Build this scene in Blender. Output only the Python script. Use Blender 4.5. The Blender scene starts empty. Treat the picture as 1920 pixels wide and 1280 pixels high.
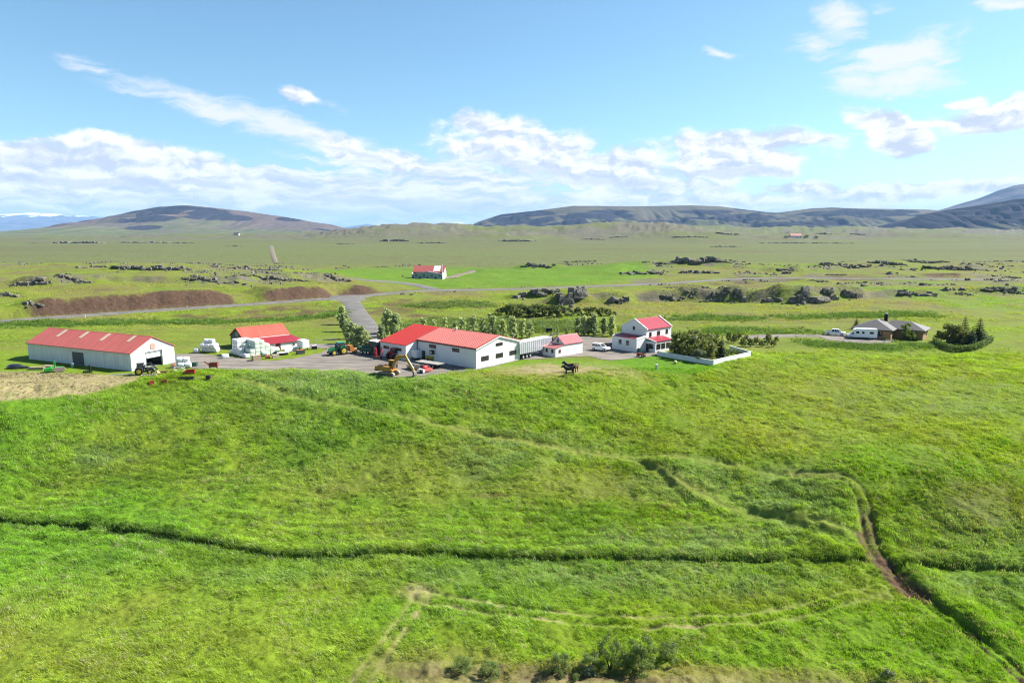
import bpy, bmesh, math, random
import numpy as np
from mathutils import Vector, Matrix

random.seed(7)
rng = np.random.default_rng(11)
R = math.radians
scene = bpy.context.scene
COL = scene.collection

# ------------------------------------------------------------------ camera
F, CH, PITCH = 1280.0, 30.0, math.atan(208 / 1280)     # focal length in photo pixels, height above the yard, downward tilt
cam_data = bpy.data.cameras.new('camera')
cam_data.sensor_width = 36.0
cam_data.lens = 36.0 * F / 1920
cam_data.clip_start = 0.5
cam_data.clip_end = 120000
cam = bpy.data.objects.new('camera', cam_data)
cam.location = (0, 0, CH)
cam.rotation_euler = (math.pi / 2 - PITCH, 0, 0)
COL.objects.link(cam)
scene.camera = cam

def ray(u, v):
    x, y = (u - 960) / F, (v - 640) / F
    c, s = math.cos(PITCH), math.sin(PITCH)
    return np.array([x, c - y * s, -s - y * c])

# ------------------------------------------------------------------ view, sky, sun
scene.view_settings.view_transform = 'Standard'
scene.view_settings.look = 'None'
scene.view_settings.gamma = 1.0
scene.view_settings.use_curve_mapping = False
scene.view_settings.exposure = 1.5
cy = scene.cycles
cy.use_denoising = True
cy.denoising_prefilter = 'NONE'
cy.filter_width = 1.15
cy.max_bounces = 6
cy.diffuse_bounces = 3
cy.glossy_bounces = 2
cy.transmission_bounces = 3
cy.transparent_max_bounces = 6
cy.volume_bounces = 0
cy.use_adaptive_sampling = True
cy.adaptive_threshold = 0.015
cy.sample_clamp_indirect = 6

SUN_EL, SUN_AZ = R(42), R(72)          # azimuth clockwise from +Y (the viewing direction)
SUN_DIR = Vector((math.sin(SUN_AZ) * math.cos(SUN_EL), math.cos(SUN_AZ) * math.cos(SUN_EL), math.sin(SUN_EL)))
sun_data = bpy.data.lights.new('sun', 'SUN')
sun_data.energy = 5.0
sun_data.angle = R(0.53)
sun_data.color = (1.0, 0.955, 0.88)
sun = bpy.data.objects.new('sun', sun_data)
sun.rotation_euler = SUN_DIR.to_track_quat('Z', 'Y').to_euler()
sun.location = (60, 20, 90)
COL.objects.link(sun)

def nnew(nt, kind, **kw):
    n = nt.nodes.new(kind)
    for k, v in kw.items():
        if k == 'ins':
            for i, val in v.items():
                n.inputs[i].default_value = val
        else:
            setattr(n, k, v)
    return n

def nmath(nt, op, a, b=None, c=None, clamp=False):
    n = nt.nodes.new('ShaderNodeMath'); n.operation = op; n.use_clamp = clamp
    for i, s in enumerate((a, b, c)):
        if s is None: continue
        if isinstance(s, (int, float)): n.inputs[i].default_value = s
        else: nt.links.new(s, n.inputs[i])
    return n.outputs[0]

def nmix(nt, fac, a, b, blend='MIX'):
    n = nt.nodes.new('ShaderNodeMix'); n.data_type = 'RGBA'; n.blend_type = blend
    for sock, s in ((n.inputs[0], fac), (n.inputs[6], a), (n.inputs[7], b)):
        if isinstance(s, (int, float)): sock.default_value = s
        elif isinstance(s, tuple): sock.default_value = (*s[:3], 1)
        else: nt.links.new(s, sock)
    return n.outputs[2]

def nramp(nt, val, lo, hi, a=0.0, b=1.0, interp='SMOOTHSTEP'):
    n = nt.nodes.new('ShaderNodeMapRange'); n.interpolation_type = interp
    nt.links.new(val, n.inputs[0])
    for i, x in enumerate((lo, hi, a, b)): n.inputs[i + 1].default_value = x
    return n.outputs[0]

def nnoise(nt, vec, scale, detail=4.0, rough=0.55, dist=0.0, out=0):
    n = nt.nodes.new('ShaderNodeTexNoise')
    n.inputs['Scale'].default_value = scale; n.inputs['Detail'].default_value = detail
    n.inputs['Roughness'].default_value = rough; n.inputs['Distortion'].default_value = dist
    if vec is not None: nt.links.new(vec, n.inputs['Vector'])
    return n.outputs[out]

def build_world():
    w = bpy.data.worlds.new('World'); scene.world = w; w.use_nodes = True
    nt = w.node_tree; nt.nodes.clear(); L = nt.links.new
    out = nt.nodes.new('ShaderNodeOutputWorld'); bg = nt.nodes.new('ShaderNodeBackground')
    sky = nt.nodes.new('ShaderNodeTexSky'); sky.sky_type = 'NISHITA'; sky.sun_disc = False
    sky.sun_elevation = SUN_EL; sky.sun_rotation = SUN_AZ
    sky.altitude = 100; sky.air_density = 1.0; sky.dust_density = 0.6; sky.ozone_density = 1.6
    bg.inputs['Strength'].default_value = SKY
    tc = nt.nodes.new('ShaderNodeTexCoord')
    nrm = nt.nodes.new('ShaderNodeVectorMath'); nrm.operation = 'NORMALIZE'; L(tc.outputs['Generated'], nrm.inputs[0])
    sep = nt.nodes.new('ShaderNodeSeparateXYZ'); L(nrm.outputs[0], sep.inputs[0])
    az = nmath(nt, 'MULTIPLY', nmath(nt, 'ARCTAN2', sep.outputs[0], sep.outputs[1]), 57.2958)
    el = nmath(nt, 'MULTIPLY', nmath(nt, 'ARCSINE', sep.outputs[2]), 57.2958)
    q0 = nt.nodes.new('ShaderNodeCombineXYZ'); L(az, q0.inputs[0]); L(el, q0.inputs[1])
    # clouds live in (azimuth, elevation) degrees; small domain warp for ragged outlines
    warp = nt.nodes.new('ShaderNodeTexNoise'); warp.inputs['Scale'].default_value = 0.35; warp.inputs['Detail'].default_value = 5
    L(q0.outputs[0], warp.inputs['Vector'])
    wv = nt.nodes.new('ShaderNodeVectorMath'); wv.operation = 'SUBTRACT'; L(warp.outputs['Color'], wv.inputs[0]); wv.inputs[1].default_value = (.5, .5, .5)
    ws = nt.nodes.new('ShaderNodeVectorMath'); ws.operation = 'MULTIPLY'; L(wv.outputs[0], ws.inputs[0]); ws.inputs[1].default_value = (3.0, 1.7, 0)
    qq = nt.nodes.new('ShaderNodeVectorMath'); qq.operation = 'ADD'; L(q0.outputs[0], qq.inputs[0]); L(ws.outputs[0], qq.inputs[1])
    q = qq.outputs[0]
    def px2ang(u, v):
        d = ray(u, v); d = d / np.linalg.norm(d)
        return math.degrees(math.atan2(d[0], d[1])), math.degrees(math.asin(d[2]))
    def blobs(lst, src):
        acc = None
        for (u, v, rx, ry, rot, wgt) in lst:
            a, e = px2ang(u, v)
            k = 0.0448 * math.cos(R(a)) ** 1.6
            m = nt.nodes.new('ShaderNodeMapping'); m.vector_type = 'TEXTURE'
            m.inputs['Location'].default_value = (a, e, 0); m.inputs['Rotation'].default_value = (0, 0, R(-rot))
            m.inputs['Scale'].default_value = (rx * k * 1.5, ry * k * 1.5, 1)
            L(src, m.inputs['Vector'])
            g = nt.nodes.new('ShaderNodeTexGradient'); g.gradient_type = 'SPHERICAL'; L(m.outputs[0], g.inputs[0])
            val = nmath(nt, 'MULTIPLY', g.outputs[1], wgt)
            acc = val if acc is None else nmath(nt, 'MAXIMUM', acc, val)
        return acc
    cumulus = [(60, 305, 120, 42, 0, 1.3), (205, 297, 95, 44, 0, 1.5), (320, 318, 110, 38, 0, 1.4), (405, 328, 60, 24, 10, 1.2), (20, 345, 170, 30, 0, 1.0),
               (640, 272, 70, 22, 18, .9), (748, 300, 58, 22, 5, 1.1), (550, 178, 40, 16, 0, .7),
               (930, 238, 110, 26, 6, .9), (1000, 285, 190, 48, 8, .85), (1140, 315, 170, 40, 5, .95), (1230, 345, 170, 30, 0, .8),
               (1380, 272, 150, 28, 0, 1.1), (1375, 300, 140, 30, 0, 1.1), (1490, 264, 90, 13, -3, .9),
               (1650, 228, 62, 24, 20, 1.1), (1680, 262, 60, 36, 30, 1.2), (1700, 285, 42, 20, 0, 1.1), (1860, 218, 140, 27, -3, 1.1), (1815, 187, 42, 12, -5, .9),
               (1500, 352, 70, 15, 0, 1.0), (1660, 362, 200, 18, -2, .9), (1400, 372, 260, 20, 0, .8), (1850, 350, 70, 16, -8, .9)]
    wisps = [(430, 215, 190, 24, 13, .95), (540, 240, 170, 26, 14, 1.0), (195, 132, 100, 22, 12, .55), (620, 195, 50, 14, 10, .4),
             (1578, 35, 50, 34, 25, .9), (1528, 80, 52, 26, 20, .7), (1680, 108, 105, 32, -8, 1.1), (1710, 150, 90, 34, 0, .95), (1610, 155, 62, 18, 0, .95), (1760, 118, 40, 12, -10, .7),
             (1350, 101, 36, 9, 12, .6), (1805, 75, 26, 30, 40, .5), (1890, 5, 60, 14, 0, .8), (1665, 184, 20, 8, 0, .7), (1770, 255, 60, 14, 0, .35), (1665, 8, 30, 16, 20, .5)]
    layer = [(480, 362, 600, 46, 0, 1.1), (130, 385, 380, 36, 0, 1.1), (1250, 412, 800, 16, 0, .75), (1500, 392, 420, 14, 0, .6), (760, 385, 420, 40, 0, 1.0), (860, 335, 260, 40, 5, .8), (1150, 380, 400, 26, 0, .8), (620, 410, 700, 22, 0, .8)]
    fc = blobs(cumulus, q); fw = blobs(wisps, q); fl = blobs(layer, q)
    # the same kinds of cloud carry on round the horizon outside the picture
    outside = nramp(nt, nmath(nt, 'ABSOLUTE', az), 40, 52)
    low = nramp(nt, el, 17, 3)
    far = nmath(nt, 'MULTIPLY', nmath(nt, 'MULTIPLY', outside, low), nramp(nt, nnoise(nt, q, .09, 2), .38, .72))
    fc = nmath(nt, 'MAXIMUM', fc, far)
    # detail noises
    st = nt.nodes.new('ShaderNodeMapping'); st.inputs['Scale'].default_value = (1, 1.7, 1); L(q, st.inputs['Vector'])
    n1 = nnoise(nt, st.outputs[0], .33, 9, .56)
    off = nt.nodes.new('ShaderNodeVectorMath'); off.operation = 'ADD'; L(st.outputs[0], off.inputs[0]); off.inputs[1].default_value = (.45, .75, 0)
    n1b = nnoise(nt, off.outputs[0], .33, 9, .56)
    st2 = nt.nodes.new('ShaderNodeMapping'); st2.inputs['Scale'].default_value = (.45, 2.2, 1); st2.inputs['Rotation'].default_value = (0, 0, R(-8)); L(q, st2.inputs['Vector'])
    n2 = nnoise(nt, st2.outputs[0], .5, 8, .62)
    st3 = nt.nodes.new('ShaderNodeMapping'); st3.inputs['Scale'].default_value = (.35, 1.9, 1); L(q, st3.inputs['Vector'])
    n3 = nnoise(nt, st3.outputs[0], .6, 8, .58)
    def gated(f, n, amp):      # noise only acts where a cloud stands
        return nmath(nt, 'ADD', f, nmath(nt, 'MULTIPLY', nmath(nt, 'MULTIPLY_ADD', n, amp, -amp * .5), nmath(nt, 'MULTIPLY', f, 3.0, clamp=True)))
    dc = nramp(nt, gated(fc, n1, 1.5), .16, .56)
    dw = nmath(nt, 'MULTIPLY', nramp(nt, gated(fw, n2, 1.7), .14, .85), .92)
    dl = nmath(nt, 'MULTIPLY', nramp(nt, gated(fl, n3, 2.0), .10, .60), .95)
    # cloud tone: lit upper right edges, greyer undersides
    shade = nramp(nt, nmath(nt, 'ADD', nmath(nt, 'SUBTRACT', n1, n1b), nmath(nt, 'MULTIPLY_ADD', n3, .5, -.25)), -.15, .12)
    colc = nmix(nt, shade, (.64, .71, .83), (1.1, 1.1, 1.09))
    coll = nmix(nt, nramp(nt, n3, .36, .60), (.60, .68, .81), (1.04, 1.04, 1.04))
    def scaled(c, s): return nmix(nt, 1.0, c, (s, s, s), 'MULTIPLY')
    tint = nmix(nt, 1.0, sky.outputs[0], SKYTINT, 'MULTIPLY')
    c = nmix(nt, dl, tint, scaled(coll, CLOUD))
    c = nmix(nt, dw, c, scaled((.93, .95, 1.0), CLOUD))
    c = nmix(nt, dc, c, scaled(colc, CLOUD))
    bases = blobs([(190, 340, 230, 11, 0, 1.0), (370, 346, 100, 9, 3, 1.0), (50, 312, 70, 10, 10, .7), (1370, 322, 110, 10, 0, 1.0), (560, 398, 320, 9, 0, .9), (820, 384, 260, 11, 3, .9), (1010, 318, 150, 11, 10, .8), (1180, 345, 150, 10, 4, .8), (1690, 300, 50, 7, 0, .9), (1860, 242, 110, 8, -3, .8), (680, 288, 60, 7, 16, .7), (120, 398, 260, 9, 0, .8), (1450, 398, 260, 7, 0, .7)], q)
    c = nmix(nt, nmath(nt, 'MULTIPLY', nramp(nt, nmath(nt, 'ADD', bases, nmath(nt, 'MULTIPLY', nmath(nt, 'MULTIPLY_ADD', n3, 1.2, -.6), nmath(nt, 'MULTIPLY', bases, 3.0, clamp=True))), .1, .7, 0, .62), nmath(nt, 'MAXIMUM', dc, dl)), c, scaled((.60, .67, .78), CLOUD))
    c = nmix(nt, nramp(nt, sep.outputs[2], -.004, -.02), c, sky.outputs[0])
    L(c, bg.inputs['Color']); L(bg.outputs[0], out.inputs[0])
SKY, CLOUD, SKYTINT = 0.055, 6.8, (.84, 1.08, 1.12)
build_world()
# ------------------------------------------------------------------ noise (numpy)
def _hash(ix, iy, seed):
    h = (ix.astype(np.int64) * 374761393 + iy.astype(np.int64) * 668265263 + seed * 974634241) & 0x7fffffff
    h = ((h ^ (h >> 13)) * 1274126177) & 0x7fffffff
    return ((h ^ (h >> 16)) & 0xffff) / 65535.0
def vnoise(x, y, seed=0):
    ix, iy = np.floor(x), np.floor(y); fx, fy = x - ix, y - iy
    fx = fx * fx * fx * (fx * (fx * 6 - 15) + 10); fy = fy * fy * fy * (fy * (fy * 6 - 15) + 10)
    a, b = _hash(ix, iy, seed), _hash(ix + 1, iy, seed); c, d = _hash(ix, iy + 1, seed), _hash(ix + 1, iy + 1, seed)
    return (a * (1 - fx) + b * fx) * (1 - fy) + (c * (1 - fx) + d * fx) * fy
def fbm(x, y, sc, octv=4, seed=0, gain=.5):
    s, a, t = 0.0, 1.0, 0.0
    ca, sa = math.cos(.6), math.sin(.6)
    X, Y = x / sc, y / sc
    for i in range(octv):
        s = s + a * (vnoise(X + 17.3 * i, Y - 9.1 * i, seed + i) * 2 - 1); t += a; a *= gain
        X, Y = (X * ca - Y * sa) * 2.03, (X * sa + Y * ca) * 2.03
    return s / t
def sstep(lo, hi, x):
    t = np.clip((x - lo) / (hi - lo), 0, 1); return t * t * (3 - 2 * t)
def P(u, v, z=0.0):
    d = ray(u, v); t = (z - CH) / d[2]; return np.array([d[0] * t, d[1] * t, z])

# ------------------------------------------------------------------ terrain: height from control points
CTRL = [  # photo pixel and level above the yard, in metres
    (-200, 800, -3), (0, 768, -1.6), (120, 738, -.8), (250, 716, -.2), (450, 697, 0), (600, 699, 0), (700, 706, 0), (770, 714, 0), (880, 698, 0), (1050, 709, 0), (1200, 698, 0),
    (0, 690, 0), (-150, 690, -.2), (100, 640, 0), (300, 640, 0), (500, 640, 0), (900, 640, 0), (1100, 650, 0), (1300, 650, 0), (1440, 662, -.2), (1520, 650, 0), (1640, 641, 0), (1700, 650, -.3), (1850, 642, 0), (2000, 640, .2),
    (180, 800, -5), (420, 790, -5), (650, 790, -4.7), (900, 790, -4.2), (-150, 880, -8.5), (80, 880, -9.3), (350, 890, -9.3), (600, 890, -8.8), (850, 890, -8.2),
    (-150, 945, -10.9), (200, 960, -10.8), (500, 1000, -11.2), (900, 1010, -11), (1300, 1020, -11), (1580, 1030, -10.6),
    (-200, 1280, -12), (300, 1280, -12), (700, 1270, -12), (1100, 1270, -11.6), (1500, 1280, -11.8), (2100, 1280, -12.2), (500, 1120, -11.8), (1000, 1130, -11.8), (1400, 1130, -11.6), (0, 1100, -11.7),
    (1100, 780, -4), (1000, 830, -6), (1170, 856, -7.3), (1300, 930, -9.4), (1450, 980, -10), (1350, 770, -3.6), (1300, 860, -6.4), (1570, 892, -5.6), (1480, 930, -8.3), (1600, 800, -4.2), (1500, 720, -2.2), (1700, 720, -1.8), (1900, 720, -1.6), (1750, 800, -3.6), (1900, 800, -3.4),
    (1750, 896, -5.2), (1920, 890, -4.8), (2100, 880, -4.6), (1750, 980, -8.8), (1920, 980, -8.4), (2100, 980, -8.4), (1900, 1060, -10.6), (1760, 1060, -10.6), (2100, 1070, -10.6), (1680, 950, -8), (1800, 1150, -11.4), (1650, 1090, -11.3),
    (-100, 600, 0), (200, 587, 0), (480, 569, .2), (760, 546, .6), (1000, 541, 1), (1240, 532, 1.6), (1500, 521, 2.4), (1750, 521, 2.6), (2000, 524, 2.6),
    (1000, 590, 0), (1300, 590, .2), (1550, 590, .4), (1800, 590, .6), (2000, 590, .6), (1500, 565, 1), (1250, 565, .8), (1750, 565, 1.4), (1950, 560, 1.6),
    (-100, 520, 6), (60, 515, 6), (300, 520, 6.2), (560, 522, 4), (300, 498, 6.5), (0, 499, 6), (560, 505, 3), (700, 500, 1.5), (800, 521, .8), (900, 502, 1), (1050, 495, 3), (1270, 490, 5), (1500, 500, 4), (1750, 492, 6), (1950, 500, 5),
]
def warp(x, y): return np.stack([x / np.maximum(y, 1) * 1.7, np.log(np.maximum(y, 1)) * 1.5], -1)
_cp = np.array([P(*c) for c in CTRL]); _cq = warp(_cp[:, 0], _cp[:, 1])
def _kern(r): return r ** 2 * np.log(r + 1e-6)
_n = len(_cq)
_A = np.zeros((_n + 3, _n + 3)); _d = np.linalg.norm(_cq[:, None] - _cq[None], axis=-1)
_A[:_n, :_n] = _kern(_d) + np.eye(_n) * 1e-4; _A[:_n, _n] = 1; _A[:_n, _n + 1:] = _cq; _A[_n:, :_n] = _A[:_n, _n:].T
_wgt = np.linalg.solve(_A, np.concatenate([_cp[:, 2], np.zeros(3)]))
def rbf_exact(x, y):
    q = warp(x, y); out = np.empty(x.shape)
    for s in range(0, len(x), 60000):
        qq = q[s:s + 60000]; d = np.linalg.norm(qq[:, None] - _cq[None], axis=-1)
        out[s:s + 60000] = _kern(d) @ _wgt[:_n] + _wgt[_n] + qq @ _wgt[_n + 1:]
    return out

_g0 = np.linspace(-1.95, 1.95, 300); _g1 = np.linspace(math.log(38) * 1.5, math.log(660) * 1.5, 320)
_GX, _GY = np.meshgrid(_g0, _g1, indexing='ij'); _yy = np.exp(_GY / 1.5)
_GRID = rbf_exact((_GX / 1.7 * _yy).ravel(), _yy.ravel()).reshape(_GX.shape)
def rbf(x, y):
    q = warp(x, y)
    a = np.clip((q[..., 0] - _g0[0]) / (_g0[1] - _g0[0]), 0, len(_g0) - 1.001); b = np.clip((q[..., 1] - _g1[0]) / (_g1[1] - _g1[0]), 0, len(_g1) - 1.001)
    i, j = a.astype(int), b.astype(int); fa, fb = a - i, b - j
    return (_GRID[i, j] * (1 - fa) + _GRID[i + 1, j] * fa) * (1 - fb) + (_GRID[i, j + 1] * (1 - fa) + _GRID[i + 1, j + 1] * fa) * fb

def seg_dist(x, y, pts, closed=False, margin=60.0):
    """distance to a polyline, arc parameter 0..1 and side (+ left of travel); points farther off than margin are not measured"""
    pts = [np.array(p[:2]) for p in pts]
    if closed: pts = pts + [pts[0]]
    A_ = np.array(pts); lo, hi = A_.min(0) - margin, A_.max(0) + margin
    best0 = np.full(x.shape, 1e3); par0 = np.zeros(x.shape); side0 = np.zeros(x.shape)
    sel = (x > lo[0]) & (x < hi[0]) & (y > lo[1]) & (y < hi[1])
    if not sel.any(): return best0, par0, side0
    X, Y = x[sel], y[sel]
    best = np.full(X.shape, 1e3); par = np.zeros(X.shape); side = np.zeros(X.shape)
    lens = [np.linalg.norm(b - a) for a, b in zip(pts, pts[1:])]; tot = sum(lens); acc = 0
    for a, b, l in zip(pts, pts[1:], lens):
        near_ = (X > min(a[0], b[0]) - margin) & (X < max(a[0], b[0]) + margin) & (Y > min(a[1], b[1]) - margin) & (Y < max(a[1], b[1]) + margin)
        i = np.nonzero(near_)[0]
        if len(i):
            d = (b - a) / max(l, 1e-6); px, py = X[i] - a[0], Y[i] - a[1]
            t = np.clip(px * d[0] + py * d[1], 0, l); dd = np.hypot(px - t * d[0], py - t * d[1]); m = dd < best[i]; j = i[m]
            best[j] = dd[m]; par[j] = (acc + t[m]) / tot; side[j] = np.sign(d[0] * py - d[1] * px)[m]
        acc += l
    best0[sel] = best; par0[sel] = par; side0[sel] = side
    return best0, par0, side0
def inside(x, y, poly):
    c = np.zeros(x.shape, bool); n = len(poly)
    for i in range(n):
        x1, y1 = poly[i][:2]; x2, y2 = poly[(i + 1) % n][:2]
        if y1 == y2: continue
        c ^= ((y1 > y) != (y2 > y)) & (x < (x2 - x1) * (y - y1) / (y2 - y1) + x1)
    return c
def polymask(x, y, poly, soft):
    d, _, _ = seg_dist(x, y, poly, True, soft + 2); s = np.where(inside(x, y, poly), -d, d)
    return 1 - sstep(0, soft, s)
def smooth(pts, n=3):
    pts = [np.array(p, float) for p in pts]
    for _ in range(n):
        new = [pts[0]]
        for a, b in zip(pts, pts[1:]): new += [a * .75 + b * .25, a * .25 + b * .75]
        pts = new + [pts[-1]]
    return pts

FLAT = [[P(*p) for p in [(-60, 690), (40, 715), (250, 712), (330, 697), (500, 695), (640, 698), (770, 712), (880, 695), (1060, 700), (1200, 690), (1300, 695), (1420, 668), (1400, 625), (1100, 622), (760, 615), (720, 580), (655, 565), (630, 600), (430, 615), (60, 640), (-60, 660)]],
        [P(*p) for p in [(1380, 640), (1400, 625), (1560, 615), (1760, 615), (1860, 630), (1880, 650), (1790, 655), (1660, 647), (1540, 642)]]]
ROAD_PX = [(-260, 625), (-80, 608), (0, 601), (160, 590), (330, 578.5), (480, 569), (600, 560), (700, 552), (760, 546.5), (815, 543.5), (900, 543), (1000, 540.5), (1100, 536.5), (1240, 531.5), (1330, 525), (1400, 521), (1500, 520.5), (1620, 522), (1750, 522), (1950, 525), (2300, 530)]
def rbf1(p): return float(rbf(np.array([p[0]]), np.array([p[1]]))[0])
def P_rbf(u, v):
    z = 0.0
    for _ in range(12): z = .5 * z + .5 * rbf1(P(u, v, z))
    return P(u, v, z)
ROAD = smooth([P_rbf(*p) for p in ROAD_PX], 2)
DRIVE = smooth([P(*p) for p in [(652, 556), (660, 568), (672, 588), (688, 612), (702, 634), (700, 648), (680, 662)]], 2)
BRANCH = smooth([P_rbf(*p) for p in [(818, 542.5), (792, 536), (765, 531.5), (725, 528), (680, 526.5), (640, 525)]], 2)
FARROAD = smooth([P(*p, -1.0) for p in [(519, 500), (517, 492), (514, 484), (511, 474), (509, 466), (508, 461)]], 2)
DITCH = smooth([P(*p, -11.2) for p in [(-260, 930), (-80, 948), (0, 963), (100, 976), (200, 988), (300, 1004), (400, 1020), (470, 1032), (560, 1037), (800, 1040), (1060, 1045), (1300, 1047), (1500, 1050), (1615, 1052)]], 1)
DITCH2 = smooth([P(*p, -10.6) for p in [(1690, 1062), (1730, 1056), (1800, 1060), (1920, 1068), (2150, 1080)]], 1)
SCARP = smooth([P(*p, -8.3) for p in [(1200, 872), (1235, 888), (1290, 915), (1340, 932)]], 1)
SCARP2 = smooth([P(*p, -9.6) for p in [(1395, 948), (1450, 966), (1520, 984), (1600, 1003)]], 1)
SCARP3 = smooth([P(*p, -11.0) for p in [(1655, 1040), (1690, 1080), (1740, 1112), (1800, 1152), (1870, 1200)]], 1)
TRACK = smooth([P(*p, -11.8) for p in [(790, 1112), (840, 1126), (930, 1146), (1050, 1162), (1200, 1170), (1400, 1162), (1540, 1140), (1650, 1112)]], 2)
TRACKB = smooth([P(*p, -11.9) for p in [(795, 1112), (755, 1160), (725, 1205), (690, 1250), (650, 1310)]], 2)
TRACK2 = smooth([P(*p, z) for p, z in [((1500, 876), -5.6), ((1570, 891), -5.7), ((1598, 915), -7), ((1618, 950), -8.6), ((1626, 985), -9.8), ((1632, 1012), -10.6)]], 2)
MUD = smooth([P(*p, -11.3) for p in [(1622, 1000), (1640, 1040), (1672, 1072), (1715, 1108), (1760, 1140), (1830, 1185), (1930, 1255), (2000, 1300)]], 2)
PATH = smooth([P(*p, z) for p, z in [((455, 712), -.8), ((560, 745), -2.6), ((700, 775), -4), ((880, 815), -5.6), ((1000, 836), -6.4), ((1165, 853), -7.3), ((1215, 880), -8.4), ((1290, 918), -9.3), ((1380, 955), -9.9), ((1480, 980), -10.2), ((1600, 1008), -10.5)]], 2)
PATH2 = smooth([P(*p, z) for p, z in [((1165, 851), -7.2), ((1350, 862), -6.4), ((1500, 876), -5.7), ((1570, 890), -5.6)]], 2)

OUTCROPS = [  # u0, u1, v top, v bottom, label
    (965, 1048, 539, 556, 'long low dark cliff just below the road, left of the tallest near cliff'),
    (1045, 1100, 536, 570, 'tall dark cliff with a leaning column just below the road above the shrubs'),
    (1140, 1178, 551, 570, 'cluster of grey boulders right of the tall dark cliff'),
    (1240, 1282, 547, 562, 'mossy low rocks on the green slope behind the white farmhouse'),
    (1288, 1307, 548, 562, 'small upright dark rock on the slope behind the white farmhouse'),
    (1314, 1382, 545, 564, 'broad crumbling rock face on the slope right of the white farmhouse'),
    (1374, 1397, 543, 561, 'rounded dark boulder at the right end of the crumbling rock face'),
    (1433, 1461, 552, 568, 'single dark boulder low on the slope left of the great dark block'),
    (1475, 1537, 537, 568, 'great dark rock block, the biggest on the green slope'),
    (1541, 1569, 538, 553, 'jagged rock touching the right side of the great dark block'),
    (1582, 1615, 537, 557, 'dark notched rock second right of the great dark block'),
    (1683, 1757, 537, 555, 'wide layered rock face on the slope above the brown bungalow'),
    (1764, 1793, 537, 550, 'small black rock on the slope right of the bungalow chimney'),
    (1794, 1822, 541, 553, 'brown grey rock above the two spruces'),
    (1842, 1915, 532, 547, 'rock ledge at the right edge of the slope above the hedge'),
    (1205, 1365, 483, 496, 'long wall of grey columns on the ridge before the plain'),
    (1273, 1346, 504, 512, 'thin broken ledge below the long wall of grey columns'),
    (1540, 1632, 490, 502, 'ragged rock ledge on the right hand ridge, its left third'),
    (1630, 1697, 486, 497, 'ragged rock ledge on the right hand ridge, its middle'),
    (1693, 1778, 484.5, 494, 'dark rock rim on the right hand ridge against the plain'),
    (1456, 1503, 497, 509, 'loose rocks left of the ragged ledge on the right hand ridge'),
    (1736, 1838, 494, 507, 'dark humped outcrop near the right end of the ridge'),
    (1512, 1553, 520, 529, 'flat rock beside the brown gravel band of the road'),
    (1254, 1326, 529, 541, 'mossy ledge just below the road, right of the farmhouse roof'),
    (1548, 1588, 510, 516, 'small ledge between the road and the right hand ridge'),
    (1764, 1800, 511, 516, 'small ledge below the dark humped outcrop'),
    (980, 1041, 488, 502, 'pale rocky knob on the ridge right of the far red barn'),
    (1060, 1121, 485, 493, 'row of dark rocks on the ridge at the foot of the plain'),
    (1163, 1240, 505, 515, 'rough ledge left below the long wall of grey columns'),
    (697, 731, 496, 502, 'low rocks left behind the far red barn'),
    (607, 660, 517, 527, 'grey rocks above the brown cut, nearest the side road'),
    (25, 95, 517, 536, 'big grey rock pile on the far left hillside'),
    (110, 172, 519, 531, 'grey rocks right of the big pile on the left hillside'),
    (350, 450, 517, 529, 'long mossy ledge above the brown cut, left part'),
    (463, 583, 516, 527, 'long mossy ledge above the brown cut, right part'),
    (173, 202, 493, 502, 'small dark rock on the left skyline of the near ridge'),
    (213, 360, 492, 507, 'low pale rocky ridge left of the long gravel road'),
    (90, 124, 493, 497.5, 'thin rock rim at the far left of the near ridge'),
    (430, 533, 497, 507, 'dark rocks beside the start of the long gravel road'),
    (43, 78, 558, 571, 'dark boulder at the left end of the brown cut'),
    (0, 33, 541, 557, 'dark rocks at the left edge of the picture above the road'),
]
FAR_OUTCROPS = [
    (50, 84, 450.5, 456.5, 'leftmost small cliff on the far side of the plain'),
    (100, 192, 446.5, 456, 'long dark cliff left on the far side of the plain'),
    (226, 322, 443, 455, 'banded cliff below the left hill on the plain'),
    (322, 362, 447, 456, 'tapering rocks at the right end of the banded cliff'),
    (426, 452, 454.5, 462, 'lone rock hump on the plain left of the gravel road'),
    (630, 662, 449, 458, 'rocks where the plain meets the central rocky hills'),
    (715, 765, 434, 452, 'dark rocky hill at the left end of the central hills'),
    (785, 835, 447, 456, 'lower dark rocks in front of the central hills'),
    (935, 1005, 443, 453, 'dark cliff in the middle of the central hills'),
    (1090, 1130, 439, 449, 'small cliff on the central hills, right of the middle one'),
    (1145, 1178, 438, 446, 'dark short cliff at the right of the central hills'),
    (1345, 1400, 430, 440, 'rocky knob left of the far white farm'),
    (1525, 1690, 431, 440, 'long rock rim right of the far white farm'),
    (1330, 1390, 453, 463, 'low grey ledge in the plain below the far white farm'),
    (1430, 1600, 448, 456, 'wide stony rise below the far white farm'),
    (1260, 1325, 437, 447, 'broken rocks left of the far white farm'),
]
LEDGES = [(smooth([P_rbf(*p) for p in [(940, 556), (1000, 560), (1100, 567), (1180, 568), (1290, 563), (1380, 564), (1460, 567), (1540, 564), (1620, 558), (1700, 556), (1800, 553), (1920, 549), (2150, 545)]], 1), 2.7),
          (smooth([P_rbf(*p) for p in [(1140, 514), (1205, 498), (1290, 497), (1365, 498), (1480, 509), (1560, 504), (1640, 499), (1780, 496), (1840, 506), (1960, 500), (2150, 500)]], 1), 2.2),
          (smooth([P_rbf(*p) for p in [(-200, 535), (0, 532), (60, 536), (130, 532), (200, 527), (350, 530), (450, 529), (583, 527), (660, 527)]], 1), 1.9)]
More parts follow.
